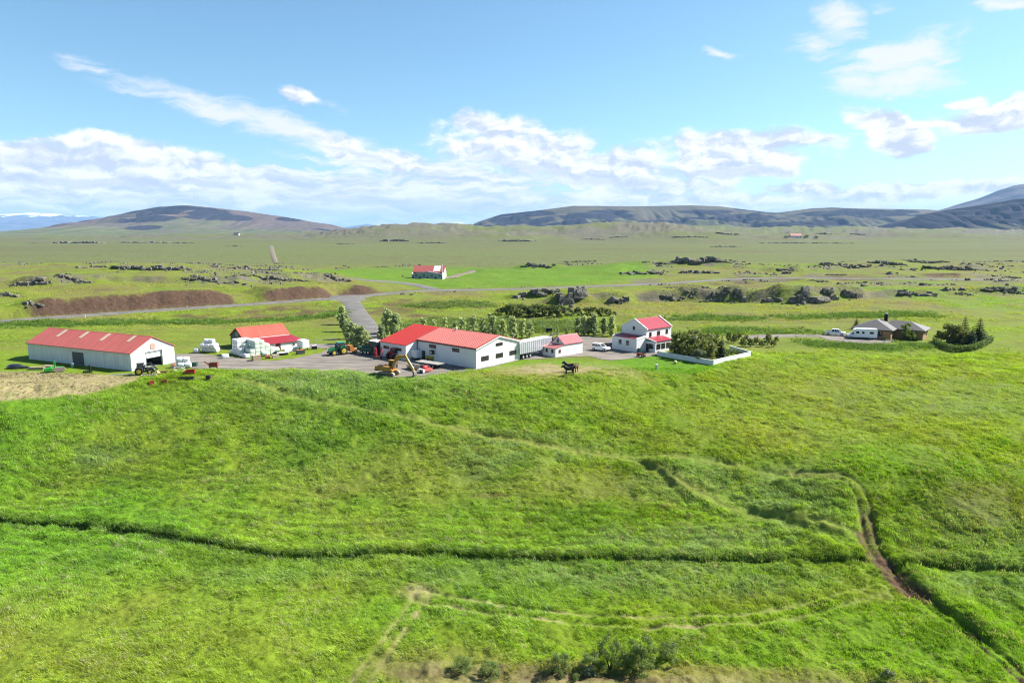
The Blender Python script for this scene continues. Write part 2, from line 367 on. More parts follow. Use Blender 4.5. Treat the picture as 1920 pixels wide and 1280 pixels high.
def ledge_rise(x, y):
    """height of the lava ledges and how much of the spot is their bare rim"""
    out, face = np.zeros(x.shape), np.zeros(x.shape)
    for pts, h in LEDGES:
        d, t, s = seg_dist(x, y, pts, False, 75); sd = d * s + 5.0 * fbm(x, y, 22, 3, 81) + 1.5 * fbm(x, y, 6, 2, 82)
        hh = h * np.clip(.75 + 1.1 * fbm(x, y, 45, 3, 83), .1, 1.5) * sstep(0, .05, t) * (1 - sstep(.96, 1, t)) * (d < 74)
        out = out + hh * sstep(-2.0, 2.2, sd) * (1 - sstep(14, 60, sd)); face = np.maximum(face, np.exp(-((sd - .5) / 3.2) ** 2) * np.clip(hh / 2.2, 0, 1))
    return out, face
BUMPS = []   # x, y, half width, depth, height; filled below
CUT_U = None
def base_height(x, y):
    D = y
    z = rbf(np.clip(x, -1.1 * y, 1.1 * y), np.clip(y, 40, 640))
    w = sstep(480, 720, D)
    plain = -1.0 + 0 * D
    # low rocky hills on the far side of the plain and rolling ground beyond
    far = sstep(1500, 2400, D) * (1 - sstep(4200, 6000, D))
    ridg = 1 - np.abs(fbm(x, y, 900, 4, 31))
    hills = far * np.clip(ridg * 1.7 - .62 + .25 * np.sin(x / 900 + 1.3), 0, 2) * (14 + 30 * sstep(-.34, -.12, x / y))
    z = z * (1 - w) + (plain + hills) * w
    z = z + sstep(150, 400, D) * (1 - sstep(450, 700, D)) * 1.3 * fbm(x, y, 38, 4, 5)
    return z
def height(x, y, detail=True):
    x = np.asarray(x, float); y = np.asarray(y, float)
    z = base_height(x, y)
    near = y < 900
    xn, yn = x[near], y[near]
    zn = z[near]
    flat = np.maximum(polymask(xn, yn, FLAT[0], 6), polymask(xn, yn, FLAT[1], 6))
    zn = zn * (1 - flat)
    amp = 1 - flat
    zn = zn + ledge_rise(xn, yn)[0]
    # road bed, kept level across, with the brown cut on its far side
    d, t, s = seg_dist(xn, yn, ROAD)
    zr = np.interp(t, _rt, _rz)
    bank = np.interp(t, _bt, _bh) * (s > 0)
    zn = np.where(d < 60, zn * sstep(5, 26, d) + zr * (1 - sstep(5, 26, d)), zn)
    wob = 1.3 * fbm(xn, yn, 8, 4, 61)
    zn = np.where((s > 0) & (d < 59), np.maximum(zn, zr + bank * (1 + .12 * fbm(xn, yn, 30, 2, 62)) * sstep(4.4, 12.5, d + wob) * (1 - sstep(24, 59, d))), zn) - .25 * (d < 9) * (1 - sstep(4, 9, d))
    amp = amp * sstep(4, 9, d)
    for line, hw in ((DRIVE, 5), (BRANCH, 5)):
        dd, tt, _ = seg_dist(xn, yn, line, False, 30)
        zl = np.interp(tt, np.linspace(0, 1, len(line)), [p[2] for p in line])
        k = 1 - sstep(hw, hw + 9, dd); zn = zn * (1 - k) + (zl - .2) * k; amp = amp * sstep(hw - 1, hw + 4, dd)
    for (bx, by, hw, dep, h) in BUMPS:
        q = np.nonzero((np.abs(xn - bx) < hw + 3 * (hw * .35 + 3)) & (np.abs(yn - by) < 3 * dep))[0]
        if len(q):
            ex = np.maximum(np.abs(xn[q] - bx) - hw, 0) / (hw * .35 + 3); ey = yn[q] - by
            ey = np.where(ey < 0, ey / 2.0, ey / dep); zn[q] += h * np.exp(-ex ** 2 - ey ** 2)
    if detail:
        fore = 1 - sstep(140, 200, yn)
        zn = zn + amp * fore * (.6 * fbm(xn, yn, 14, 3, 3) + (.26 + .2 * np.clip(fbm(xn, yn, 30, 2, 12), -.5, 1)) * fbm(xn, yn, 2.4, 3, 8) + .16 * fbm(xn, yn, .9, 2, 9))
        zn = zn + amp * (1 - fore) * (.5 * fbm(xn, yn, 16, 3, 4) + .18 * fbm(xn, yn, 4, 2, 6))
        # ditches, scarps, ruts
        f = yn < 135
        xf, yf = xn[f], yn[f]; zf = zn[f]
        for line, depth, wd in ((DITCH, 1.3, .95), (DITCH2, 1.2, 1.0)):
            dd, _, _ = seg_dist(xf, yf, line, False, 8); dd = dd + .35 * fbm(xf, yf, 1.7, 2, 77)
            zf = zf - depth * (1 - sstep(.35, wd, dd)) + .25 * np.exp(-((dd - 2.2) / 1.0) ** 2)
        for line, hgt_ in ((SCARP, .45), (SCARP2, .6), (SCARP3, .6)):
            dd, tt, ss = seg_dist(xf, yf, line, False, 10); sd = dd * ss + .3 * fbm(xf, yf, 2, 2, 78)
            e = sstep(0, .12, tt) * (1 - sstep(.88, 1, tt))
            zf = zf + e * hgt_ * sstep(-.5, .5, sd) * (1 - sstep(1.5, 6, sd)) - e * .12 * np.exp(-((sd + .8) / .8) ** 2)
        for line, sep_, dp in ((TRACK, .95, .14), (TRACKB, .85, .08), (TRACK2, .8, .2), (MUD, .7, .25), (PATH, .0, .16), (PATH2, .0, .12)):
            dd, _, _ = seg_dist(xf, yf, line, False, 6); zf = zf - dp * np.exp(-((dd - sep_) / .38) ** 2)
        dd, _, _ = seg_dist(xf, yf, MUD, False, 6); zf = zf - .28 * (1 - sstep(.4, 2.2, dd))
        zn[f] = zf
    z[near] = zn
    if detail:
        fr = ~near
        rough = np.clip((z[fr] + 1) / 9, .06, 2.2)
        lv = z[fr] / 5.0 + .6 * fbm(x[fr], y[fr], 260, 3, 46); z[fr] = z[fr] + rough * .7 * ((np.floor(lv) + sstep(.3, .55, lv - np.floor(lv))) - lv) * 5.0
        z[fr] = z[fr] + sstep(900, 1500, y[fr]) * (3.2 * fbm(x[fr], y[fr], 170, 4, 44) + 1.6 * fbm(x[fr], y[fr], 45, 3, 45)) * rough
    return z
_rt = np.linspace(0, 1, 60)
_lens = np.cumsum([0] + [np.hypot(*(b - a)[:2]) for a, b in zip(ROAD, ROAD[1:])]); _lp = _lens / _lens[-1]
_rz = np.interp(_rt, _lp, [p[2] for p in ROAD])
def _t_at_u(u):   # arc parameter of the road where it crosses photo column u
    us = [960 + F * p[0] / (p[1] * math.cos(PITCH) - (p[2] - CH) * math.sin(PITCH)) for p in ROAD]
    return float(np.interp(u, us, _lp))
_bu = [(-300, 3), (20, 3.2), (60, 4.2), (150, 5.6), (330, 6.0), (420, 5.6), (455, 2.2), (495, 1.8), (530, 4.6), (620, 4.9), (700, 3.8), (760, 1.2), (800, 0), (2300, 0)]
_bt = np.array([_t_at_u(b[0]) for b in _bu]); _bh = np.array([b[1] for b in _bu]); _bt = np.maximum.accumulate(_bt + np.arange(len(_bt)) * 1e-6)

_ys = np.exp(np.linspace(math.log(40), math.log(9000), 1500))
def G(u, v, detail=True):
    """the point of the ground seen at a photo pixel (first crossing of the view ray)"""
    d = ray(u, v); xs = d[0] / d[1] * _ys; zr = CH + d[2] / d[1] * _ys
    zg = height(xs, _ys, detail); i = int(np.argmax(zr < zg)) if (zr < zg).any() else len(_ys) - 1
    i = max(i, 1); a, b = zr[i - 1] - zg[i - 1], zr[i] - zg[i]; t = a / (a - b) if a != b else 0
    yy = _ys[i - 1] * (1 - t) + _ys[i] * t
    return np.array([d[0] / d[1] * yy, yy, CH + d[2] / d[1] * yy])
def gz(x, y): return float(height(np.array([x]), np.array([y]))[0])
def gzs(x, y): return height(np.asarray(x, float), np.asarray(y, float))
ROCKS = []
for far_, lst in ((False, OUTCROPS), (True, FAR_OUTCROPS)):
    for (u0, u1, vt, vb, lab) in lst:
        p = G((u0 + u1) / 2, vb, False)
        mpp = math.hypot(p[1], CH - p[2]) / F
        ROCKS.append((p[0], p[1], (u1 - u0) * mpp, (vb - vt) * mpp, lab, far_))
BUMPS = [(x, y + 2.2, w * .44, 11, h * .5) for (x, y, w, h, lab, far_) in ROCKS if not far_]
# ------------------------------------------------------------------ materials
MATS = {}
def principled(name):
    m = bpy.data.materials.new(name); m.use_nodes = True
    return m, m.node_tree, m.node_tree.nodes['Principled BSDF']
def pm(name, rgb, rough=.6, var=.12, scale=1.5, bump=0.0, metal=0.0, spec=.35, dirt=0.0, ribs=None):
    """procedural paint / sheet / plaster: base colour with two scales of mottling, optional ribs and grime"""
    if name in MATS: return MATS[name]
    if min(rgb) < .42: rgb = tuple(c * .68 for c in rgb)
    m, nt, b = principled(name)
    tc = nt.nodes.new('ShaderNodeTexCoord'); o = tc.outputs['Object']
    n1 = nnoise(nt, o, scale, 5, .6); n2 = nnoise(nt, o, scale * .22, 3, .5)
    f = nmath(nt, 'ADD', nmath(nt, 'MULTIPLY_ADD', n1, var * 1.6, -var * .8), nmath(nt, 'MULTIPLY_ADD', n2, var * 1.6, -var * .8))
    f = nmath(nt, 'ADD', f, 1.0)
    comb = nt.nodes.new('ShaderNodeCombineColor')
    for i in range(3): nt.links.new(f, comb.inputs[i])
    c = nmix(nt, 1.0, (*rgb, 1), comb.outputs[0], 'MULTIPLY')
    if ribs:   # weather streaks running down the sheets
        ms = nt.nodes.new('ShaderNodeMapping'); ms.inputs['Scale'].default_value = {'X': (1.7, .16, .16), 'Y': (.16, 1.7, .16), 'Z': (.3, .3, 3)}[ribs[0]]; nt.links.new(o, ms.inputs['Vector'])
        kk = nramp(nt, nnoise(nt, ms.outputs[0], 1.0, 5, .7), .30, .72, .85, 1.10); c2 = nt.nodes.new('ShaderNodeCombineColor')
        for i in range(3): nt.links.new(kk, c2.inputs[i])
        c = nmix(nt, 1.0, c, c2.outputs[0], 'MULTIPLY')
    if dirt:
        k = nramp(nt, nnoise(nt, o, scale * .6, 6, .65, .8), .52, .75, 0, dirt)
        c = nmix(nt, k, c, (rgb[0] * .35 + .03, rgb[1] * .33 + .025, rgb[2] * .3 + .02))
    nt.links.new(c, b.inputs['Base Color'])
    b.inputs['Roughness'].default_value = rough; b.inputs['Metallic'].default_value = metal
    b.inputs['Specular IOR Level'].default_value = spec
    h = None
    if ribs:
        wv = nt.nodes.new('ShaderNodeTexWave'); wv.bands_direction = ribs[0]; wv.inputs['Scale'].default_value = ribs[1]; wv.inputs['Distortion'].default_value = 0
        nt.links.new(o, wv.inputs['Vector']); h = wv.outputs['Fac']
    if bump or ribs:
        bp = nt.nodes.new('ShaderNodeBump'); bp.inputs['Strength'].default_value = bump or .5; bp.inputs['Distance'].default_value = .03
        src = h if h is not None else nnoise(nt, o, scale * 6, 4)
        nt.links.new(src, bp.inputs['Height']); nt.links.new(bp.outputs[0], b.inputs['Normal'])
    MATS[name] = m
    return m
def glass_mat():
    if 'glass' in MATS: return MATS['glass']
    m, nt, b = principled('window_glass')
    b.inputs['Base Color'].default_value = (.018, .022, .027, 1); b.inputs['Roughness'].default_value = .06; b.inputs['Specular IOR Level'].default_value = .7
    MATS['glass'] = m; return m
def leaf_mat(name, rgb, trans=.35, hue=.12, attr=None, rough=.6):
    if name in MATS: return MATS[name]
    m = bpy.data.materials.new(name); m.use_nodes = True; nt = m.node_tree; nt.nodes.clear()
    out = nt.nodes.new('ShaderNodeOutputMaterial')
    geo = nt.nodes.new('ShaderNodeNewGeometry'); oi = nt.nodes.new('ShaderNodeObjectInfo')
    r = nmath(nt, 'ADD', nmath(nt, 'MULTIPLY', geo.outputs['Random Per Island'], .6), nmath(nt, 'MULTIPLY', oi.outputs['Random'], .4))
    if attr:
        a = nt.nodes.new('ShaderNodeAttribute'); a.attribute_type = 'INSTANCER'; a.attribute_name = attr; base = a.outputs['Color']
    else:
        base = (*rgb, 1)
    lo = nmix(nt, 1.0, base, (1 - hue * 1.8, 1 - hue * 1.5, 1 - hue), 'MULTIPLY'); hi = nmix(nt, 1.0, base, (1 + hue * 2.2, 1 + hue * 1.6, 1 + hue * 1.5), 'MULTIPLY')
    c = nmix(nt, r, lo, hi)
    d = nt.nodes.new('ShaderNodeBsdfDiffuse'); nt.links.new(c, d.inputs[0])
    t = nt.nodes.new('ShaderNodeBsdfTranslucent'); tcol = nmix(nt, 1.0, c, (1.15, 1.1, .6), 'MULTIPLY'); nt.links.new(tcol, t.inputs[0])
    mx = nt.nodes.new('ShaderNodeMixShader'); mx.inputs[0].default_value = trans
    nt.links.new(d.outputs[0], mx.inputs[1]); nt.links.new(t.outputs[0], mx.inputs[2])
    g = nt.nodes.new('ShaderNodeBsdfGlossy'); g.inputs['Roughness'].default_value = rough * .7; g.inputs[0].default_value = (.9, .95, 1, 1)
    m2 = nt.nodes.new('ShaderNodeMixShader'); m2.inputs[0].default_value = .015
    nt.links.new(mx.outputs[0], m2.inputs[1]); nt.links.new(g.outputs[0], m2.inputs[2]); nt.links.new(m2.outputs[0], out.inputs[0])
    MATS[name] = m; return m

GRASS = (.102, .158, .009); LUSH = (.070, .146, .008); DRY = (.122, .118, .030); DIRT = (.066, .040, .025); ROCK = (.085, .078, .066)
HAY = (.215, .178, .092); WIND = (.100, .148, .046); PLAIN = (.094, .106, .038); DARK = (.036, .070, .008)
def ground_material():
    m, nt, b = principled('ground_cover')
    geo = nt.nodes.new('ShaderNodeNewGeometry'); pos = geo.outputs['Position']
    def attr(n):
        a = nt.nodes.new('ShaderNodeAttribute'); a.attribute_name = n
        s = nt.nodes.new('ShaderNodeSeparateColor'); nt.links.new(a.outputs['Color'], s.inputs[0])
        return s.outputs[0], s.outputs[1], s.outputs[2], a.outputs['Alpha']
    dry, lush, dirt, rock = attr('cover_a'); hay, wind, plain, dark = attr('cover_b')
    nf = nnoise(nt, pos, 1.1, 6, .65); nm = nnoise(nt, pos, .12, 5, .6); nl = nnoise(nt, pos, .016, 5, .6)
    ng = nnoise(nt, pos, .0035, 5, .6)
    c = nmix(nt, nramp(nt, nm, .35, .7), GRASS, (GRASS[0] * 1.2, GRASS[1] * 1.02, GRASS[2] * 1.4))
    c = nmix(nt, nramp(nt, nl, .35, .72, 0, .45), c, (.10, .12, .022))
    for k, col in ((lush, LUSH), (dry, DRY), (plain, PLAIN), (dark, DARK), (wind, WIND), (hay, HAY)):
        c = nmix(nt, k, c, col)
    # plain and far fields: broad streaks of sedge and heath
    mp = nt.nodes.new('ShaderNodeMapping'); mp.inputs['Scale'].default_value = (.0016, .0062, 1); nt.links.new(pos, mp.inputs['Vector'])
    st = nnoise(nt, mp.outputs[0], 1.0, 6, .62)
    c = nmix(nt, nmath(nt, 'MULTIPLY', plain, nramp(nt, st, .46, .66, 0, .55)), c, (.082, .068, .036))
    c = nmix(nt, nmath(nt, 'MULTIPLY', plain, nramp(nt, st, .47, .30, 0, .55)), c, (.085, .115, .030))
    c = nmix(nt, nmath(nt, 'MULTIPLY', plain, nramp(nt, ng, .52, .68, 0, .4)), c, (.105, .105, .055))
    heath = nramp(nt, nnoise(nt, pos, .06, 6, .68), .48, .62, 0, .75)
    c = nmix(nt, nmath(nt, 'MULTIPLY', nmath(nt, 'MULTIPLY', dry, nramp(nt, nm, .3, .6, .2, 1)), heath), c, (.088, .070, .036))
    c = nmix(nt, dirt, c, nmix(nt, nf, (DIRT[0] * .55, DIRT[1] * .5, DIRT[2] * .5), (DIRT[0] * 1.5, DIRT[1] * 1.6, DIRT[2] * 1.7)))
    c = nmix(nt, rock, c, nmix(nt, nramp(nt, nm, .35, .65), ROCK, (.115, .105, .07)))
    hv = nmath(nt, 'MULTIPLY_ADD', nf, .9, .55)
    comb = nt.nodes.new('ShaderNodeCombineColor')
    for i in range(3): nt.links.new(hv, comb.inputs[i])
    c = nmix(nt, 1.0, c, comb.outputs[0], 'MULTIPLY')
    nt.links.new(c, b.inputs['Base Color']); b.inputs['Roughness'].default_value = .95; b.inputs['Specular IOR Level'].default_value = .08
    bp = nt.nodes.new('ShaderNodeBump'); bp.inputs['Strength'].default_value = .55; bp.inputs['Distance'].default_value = .35
    nt.links.new(nnoise(nt, pos, .75, 6, .7), bp.inputs['Height'])
    bp2 = nt.nodes.new('ShaderNodeBump'); bp2.inputs['Strength'].default_value = .6; bp2.inputs['Distance'].default_value = 3.0
    nt.links.new(nnoise(nt, pos, .05, 5, .65), bp2.inputs['Height']); nt.links.new(bp.outputs[0], bp2.inputs['Normal'])
    nt.links.new(bp2.outputs[0], b.inputs['Normal'])
    return m

# ------------------------------------------------------------------ mesh helpers
def link(name, me, parent=None, mat=None):
    o = bpy.data.objects.new(name, me); COL.objects.link(o)
    if mat is not None and me is not None and not me.materials: me.materials.append(mat)
    if parent is not None: o.parent = parent
    return o
def np_mesh(name, verts, faces, smooth_=False):
    """verts (n,3), faces (m,k) with k fixed"""
    me = bpy.data.meshes.new(name); verts = np.asarray(verts, np.float32); faces = np.asarray(faces, np.int32)
    m, k = faces.shape
    me.vertices.add(len(verts)); me.vertices.foreach_set('co', verts.ravel())
    me.loops.add(m * k); me.loops.foreach_set('vertex_index', faces.ravel())
    me.polygons.add(m); me.polygons.foreach_set('loop_start', np.arange(0, m * k, k, dtype=np.int32))
    if smooth_: me.polygons.foreach_set('use_smooth', np.ones(m, bool))
    me.update(calc_edges=True)
    return me
def struct(o, label=None):
    o['kind'] = 'structure'
    if label: o['label'] = label
    return o
def tag(o, label, cat, group=None):
    o['label'] = label; o['category'] = cat
    if group: o['group'] = group
    return o
def thing(name, label, cat, loc=(0, 0, 0), yaw=0.0, group=None):
    o = bpy.data.objects.new(name, None); o.empty_display_size = .5; COL.objects.link(o)
    o.location = [float(c) for c in loc]; o.rotation_euler = (0, 0, R(yaw))
    return tag(o, label, cat, group)
def copy_thing(root, loc, yaw, label, scale=None, group=None):
    r = root.copy(); COL.objects.link(r); r.location = [float(c) for c in loc]; r.rotation_euler = (0, 0, R(yaw)); r['label'] = label
    if scale is not None: r.scale = scale if hasattr(scale, '__len__') else (scale,) * 3
    if group: r['group'] = group
    for ch in list(root.children):
        c = ch.copy(); COL.objects.link(c); c.parent = r
        for g in list(ch.children):
            d = g.copy(); COL.objects.link(d); d.parent = c
    return r

class MB:
    """collects shapes, builds ONE mesh object"""
    def __init__(s): s.v = []; s.f = []
    def add(s, vs, fs):
        n = len(s.v); s.v += [tuple(map(float, p)) for p in vs]; s.f += [tuple(i + n for i in f) for f in fs]; return s
    def box(s, x0, x1, y0, y1, z0, z1):
        vs = [(x0, y0, z0), (x1, y0, z0), (x1, y1, z0), (x0, y1, z0), (x0, y0, z1), (x1, y0, z1), (x1, y1, z1), (x0, y1, z1)]
        return s.add(vs, [(3, 2, 1, 0), (4, 5, 6, 7), (0, 1, 5, 4), (1, 2, 6, 5), (2, 3, 7, 6), (3, 0, 4, 7)])
    def rbox(s, x0, x1, y0, y1, z0, z1, b=.05):
        """box with chamfered vertical and top edges"""
        bm = bmesh.new(); bmesh.ops.create_cube(bm, size=1)
        for v in bm.verts: v.co = Vector(((x0 + x1) / 2 + v.co.x * (x1 - x0), (y0 + y1) / 2 + v.co.y * (y1 - y0), (z0 + z1) / 2 + v.co.z * (z1 - z0)))
        bmesh.ops.bevel(bm, geom=list(bm.edges), offset=b, segments=2, profile=.6, affect='EDGES')
        bm.verts.index_update(); s.add([v.co for v in bm.verts], [tuple(v.index for v in f.verts) for f in bm.faces]); bm.free(); return s
    def prism(s, poly, axis, a0, a1, taper=None):
        """poly 2D points extruded along axis ('x': poly in yz, 'y': poly in xz, 'z': poly in xy)"""
        def pt(p, a): return {'x': (a, p[0], p[1]), 'y': (p[0], a, p[1]), 'z': (p[0], p[1], a)}[axis]
        n = len(poly); vs = [pt(p, a0) for p in poly] + [pt(p, a1) for p in (taper or poly)]
        fs = [tuple(range(n)), tuple(range(2 * n - 1, n - 1, -1))] + [(i, i + n, (i + 1) % n + n, (i + 1) % n) for i in range(n)]
        return s.add(vs, fs)
    def cyl(s, p0, p1, r0, r1=None, n=10, cap=True):
        p0, p1 = Vector(p0), Vector(p1); r1 = r0 if r1 is None else r1; d = (p1 - p0).normalized()
        a = d.orthogonal().normalized(); b = d.cross(a); vs = []
        for p, r in ((p0, r0), (p1, r1)):
            for i in range(n):
                t = 2 * math.pi * i / n; vs.append(p + a * (r * math.cos(t)) + b * (r * math.sin(t)))
        fs = [(i, (i + 1) % n, (i + 1) % n + n, i + n) for i in range(n)]
        if cap: fs += [tuple(range(n - 1, -1, -1)), tuple(range(n, 2 * n))]
        return s.add(vs, fs)
    def tube(s, pts, rs, n=6):
        for i in range(len(pts) - 1):
            s.cyl(pts[i], pts[i + 1], rs[i], rs[i + 1], n, cap=(i == 0 or i == len(pts) - 2))
        return s
    def bar(s, p0, p1, w, h, w1=None, h1=None):
        """rectangular beam between two points, tapering"""
        p0, p1 = Vector(p0), Vector(p1); d = (p1 - p0).normalized(); a = Vector((-d.y, d.x, 0))
        a = a.normalized() if a.length > 1e-4 else Vector((1, 0, 0)); b = d.cross(a); w1 = w1 or w; h1 = h1 or h; vs = []
        for p, ww, hh in ((p0, w, h), (p1, w1, h1)):
            vs += [p + a * ww / 2 + b * hh / 2, p - a * ww / 2 + b * hh / 2, p - a * ww / 2 - b * hh / 2, p + a * ww / 2 - b * hh / 2]
        return s.add(vs, [(0, 1, 2, 3), (7, 6, 5, 4), (0, 4, 5, 1), (1, 5, 6, 2), (2, 6, 7, 3), (3, 7, 4, 0)])
    def loft(s, rings, closed_ends=True):
        n = len(rings[0]); vs = [p for r in rings for p in r]; fs = []
        for k in range(len(rings) - 1):
            fs += [(k * n + i, k * n + (i + 1) % n, (k + 1) * n + (i + 1) % n, (k + 1) * n + i) for i in range(n)]
        if closed_ends: fs += [tuple(range(n - 1, -1, -1)), tuple(range((len(rings) - 1) * n, len(rings) * n))]
        return s.add(vs, fs)
    def mesh(s, name, smooth_=False):
        me = bpy.data.meshes.new(name); me.from_pydata(s.v, [], s.f)
        bm = bmesh.new(); bm.from_mesh(me); bmesh.ops.recalc_face_normals(bm, faces=bm.faces); bm.to_mesh(me); bm.free()
        if smooth_: me.polygons.foreach_set('use_smooth', np.ones(len(me.polygons), bool))
        me.update(); return me
    def build(s, name, mat, parent=None, smooth_=False, loc=None):
        o = link(name, s.mesh(name, smooth_), parent, mat)
        if loc is not None: o.location = loc
        return o

# ------------------------------------------------------------------ ground sheet
def cover_masks(x, y):
    n = len(x); z = lambda: np.zeros(n)
    dry, lush, dirt, rock, hay, wind, plain, dark = (z() for _ in range(8))
    n1 = fbm(x, y, 30, 4, 21); n2 = fbm(x, y, 7, 3, 22); n3 = fbm(x, y, 1.6, 3, 23); n4 = fbm(x, y, 90, 4, 24)
    D = y
    plain[:] = sstep(470, 640, D + 40 * n4)
    mid = sstep(200, 260, D) * (1 - sstep(470, 640, D))
    # rough pasture and rock showing through on the ridges beyond the road
    dry += mid * np.clip(.62 + .8 * n1 + .5 * n2, 0, 1.0)
    lush += mid * sstep(.05, .4, fbm(x, y, 70, 3, 29)) * .55
    rock += mid * sstep(.06, .42, fbm(x, y, 26, 4, 30) + .45 * n2) * sstep(290, 400, D) * .75
    nl_ = (y > 200) & (y < 800); face = np.zeros(n); face[nl_] = ledge_rise(x[nl_], y[nl_])[1]
    rock += face * np.clip(.65 + 1.1 * n2, 0, 1) * .95
    far = sstep(1400, 2200, D)
    rock += far * sstep(-.15, .25, fbm(x, y, 260, 5, 33) + .5 * fbm(x, y, 60, 3, 34)) * .9 * (1 - .3 * sstep(4500, 7000, D))
    lush += far * sstep(.05, .4, fbm(x, y, 500, 3, 35)) * .5
    # hay meadows behind the barns
    meadow = sstep(165, 175, D) * (1 - sstep(225, 245, D))
    dry += meadow * np.clip(.28 + .25 * n1, 0, .6); 
    strip = np.abs(fbm(x * .12, y, 9, 2, 36)); dark += meadow * .25 * sstep(.25, .0, strip)
    # home slope and lower meadow
    fore = 1 - sstep(150, 168, D)
    def ell(u, v, zz, ru, rv, rot=0):
        c = P(u, v, zz); a, b2 = P(u + ru, v, zz)[:2] - c[:2], P(u, v - rv, zz)[:2] - c[:2]
        ex = (x - c[0]) / np.linalg.norm(a); ey = (y - c[1]) / np.linalg.norm(b2); ex = ex - ey * rot
        return 1 - sstep(.35, 1.15, np.hypot(ex, ey) + .3 * n2 + .15 * n3)
    wind += fore * np.maximum.reduce([ell(1300, 1085, -11.5, 340, 34), ell(1000, 1075, -11.5, 420, 24) * .6, ell(1330, 1010, -10.8, 300, 34), ell(1480, 950, -9.5, 130, 50), ell(1850, 1010, -9, 200, 45) * .8, ell(1840, 1100, -11, 160, 26) * .8,
        ell(930, 850, -6.8, 110, 34) * .9, ell(1050, 840, -6.6, 160, 18) * .7, ell(1290, 890, -7.5, 140, 30) * .8, ell(620, 720, -1.5, 260, 18) * .75, ell(1800, 745, -2, 260, 24) * .6, ell(180, 860, -8.5, 110, 12) * .5, ell(480, 1075, -11.5, 200, 20) * .4, ell(850, 735, -2, 160, 14) * .5])
    wind *= np.clip(.75 + .8 * n3 + .5 * n2, 0, 1)
    dark += fore * np.maximum.reduce([ell(420, 800, -5, 430, 60) * .42, ell(900, 770, -3.6, 300, 40) * .2, ell(1050, 960, -9.8, 380, 40) * .25, ell(1750, 930, -7.5, 200, 34) * .25, ell(1200, 870, -7.5, 60, 14) * .6, ell(300, 1045, -11.4, 400, 14) * .4]) * np.clip(.6 + 1.4 * n3 + .8 * n2, 0, 1)
    dry += fore * np.maximum.reduce([ell(1650, 740, -2.2, 420, 70) * .36, ell(1500, 800, -4, 500, 46) * .25, ell(750, 880, -8, 330, 40) * .4, ell(1100, 905, -8.6, 260, 30) * .45, ell(1880, 950, -7.5, 160, 30) * .5, ell(250, 1180, -12, 420, 100) * .15, ell(1150, 1262, -11.7, 560, 22) * .95, ell(1300, 1278, -11.7, 700, 12) * .9, ell(820, 1240, -11.9, 160, 40) * .6, ell(1500, 1120, -11.6, 300, 20) * .25, ell(1030, 700, -.2, 230, 13) * .5])
    lush += fore * np.clip(.35 + .9 * n1 + .4 * n2, 0, .85) * (1 - np.clip(dry, 0, 1))
    hay += ell(1060, 693, 0, 175, 14) * .75 * sstep(-.5, .2, n3) + ell(1010, 690, 0, 100, 10) * .3
    dirt += ell(1060, 672, 0, 80, 4) * .3
    field = [P(u, v, z_) for u, v, z_ in [(-300, 705, 0), (40, 698, 0), (140, 702, 0), (250, 706, 0), (248, 716, -.3), (150, 737, -1.0), (60, 752, -1.5), (0, 764, -2.0), (-300, 815, -4.0)]]
    hay += polymask(x, y, field, 2.0) * np.clip(.95 + .4 * n3, 0, 1); dark += polymask(x, y, field, 1) * sstep(.25, .55, n3) * .5
    hay += (ell(1150, 1276, -11.7, 640, 13) * .6 + ell(820, 1252, -11.9, 120, 16) * .45) * np.clip(.6 + .9 * n3, 0, 1)
    lawn = [P(*p) for p in [(1150, 676), (1190, 670), (1232, 666), (1345, 686), (1300, 698), (1200, 693)]]
    lm = polymask(x, y, lawn, 1.5); lush = np.maximum(lush, lm); hay *= 1 - lm; dry *= 1 - lm
    dirt += ell(1150, 1274, -11.7, 160, 9) * .6 + ell(800, 1258, -11.9, 90, 12) * .45 + ell(925, 925, -8.9, 40, 4) * .5
    # lines: ditches, tracks, mud, path
    f = y < 140; xf, yf = x[f], y[f]; w3 = n3[f]
    def line(pts, off, wd): d, t, s = seg_dist(xf, yf, pts, False, 7); return np.exp(-((d - off + .25 * w3) / wd) ** 2)
    dk = np.maximum(line(DITCH, 0, 1.1), line(DITCH2, 0, 1.1)); dark[f] = np.maximum(dark[f], dk); hay[f] *= 1 - dk
    hay[f] = np.maximum(hay[f], np.maximum(line(TRACK, .95, .3) * np.clip(.5 + .7 * w3, 0, 1) * (1 - .8 * sstep(18, 40, xf)), line(TRACKB, .85, .45) * np.clip(.35 + .9 * w3, 0, 1)))
    pl = np.maximum(line(PATH, 0, 1.0), line(PATH2, 0, .8)); dry[f] = np.maximum(dry[f], line(TRACK2, 0, 1.4) * .35); wind[f] *= 1 - pl; dark[f] *= 1 - pl; hay[f] = np.maximum(hay[f], pl * .20)
    mudp = [P(u, v, -11) for u, v in [(1606, 1012), (1634, 1008), (1652, 1040), (1700, 1085), (1742, 1112), (1736, 1122), (1690, 1110), (1650, 1070)]]
    md = polymask(xf, yf, mudp, .6) * np.clip(.9 + .8 * w3, 0, 1)
    md = np.maximum(md, line(MUD, .6, .35) * np.clip(.6 + .9 * w3, 0, 1)); md = np.maximum(md, line(TRACK2, .8, .2) * .5)
    cr = P(785, 1108, -11.8); md = np.maximum(md, .0 * md); hay[f] = np.maximum(hay[f], (1 - sstep(.6, 3.2, np.hypot((xf - cr[0]) / 1.5, yf - cr[1]) * 1.5 + 1.6 * w3)) * .7)
    dirt[f] = np.maximum(dirt[f], md)
    # road verges and the brown cut
    nr = (y > 170) & (y < 620); xr, yr = x[nr], y[nr]
    d, t, s = seg_dist(xr, yr, ROAD); bh = np.interp(t, _bt, _bh); w1 = n2[nr]
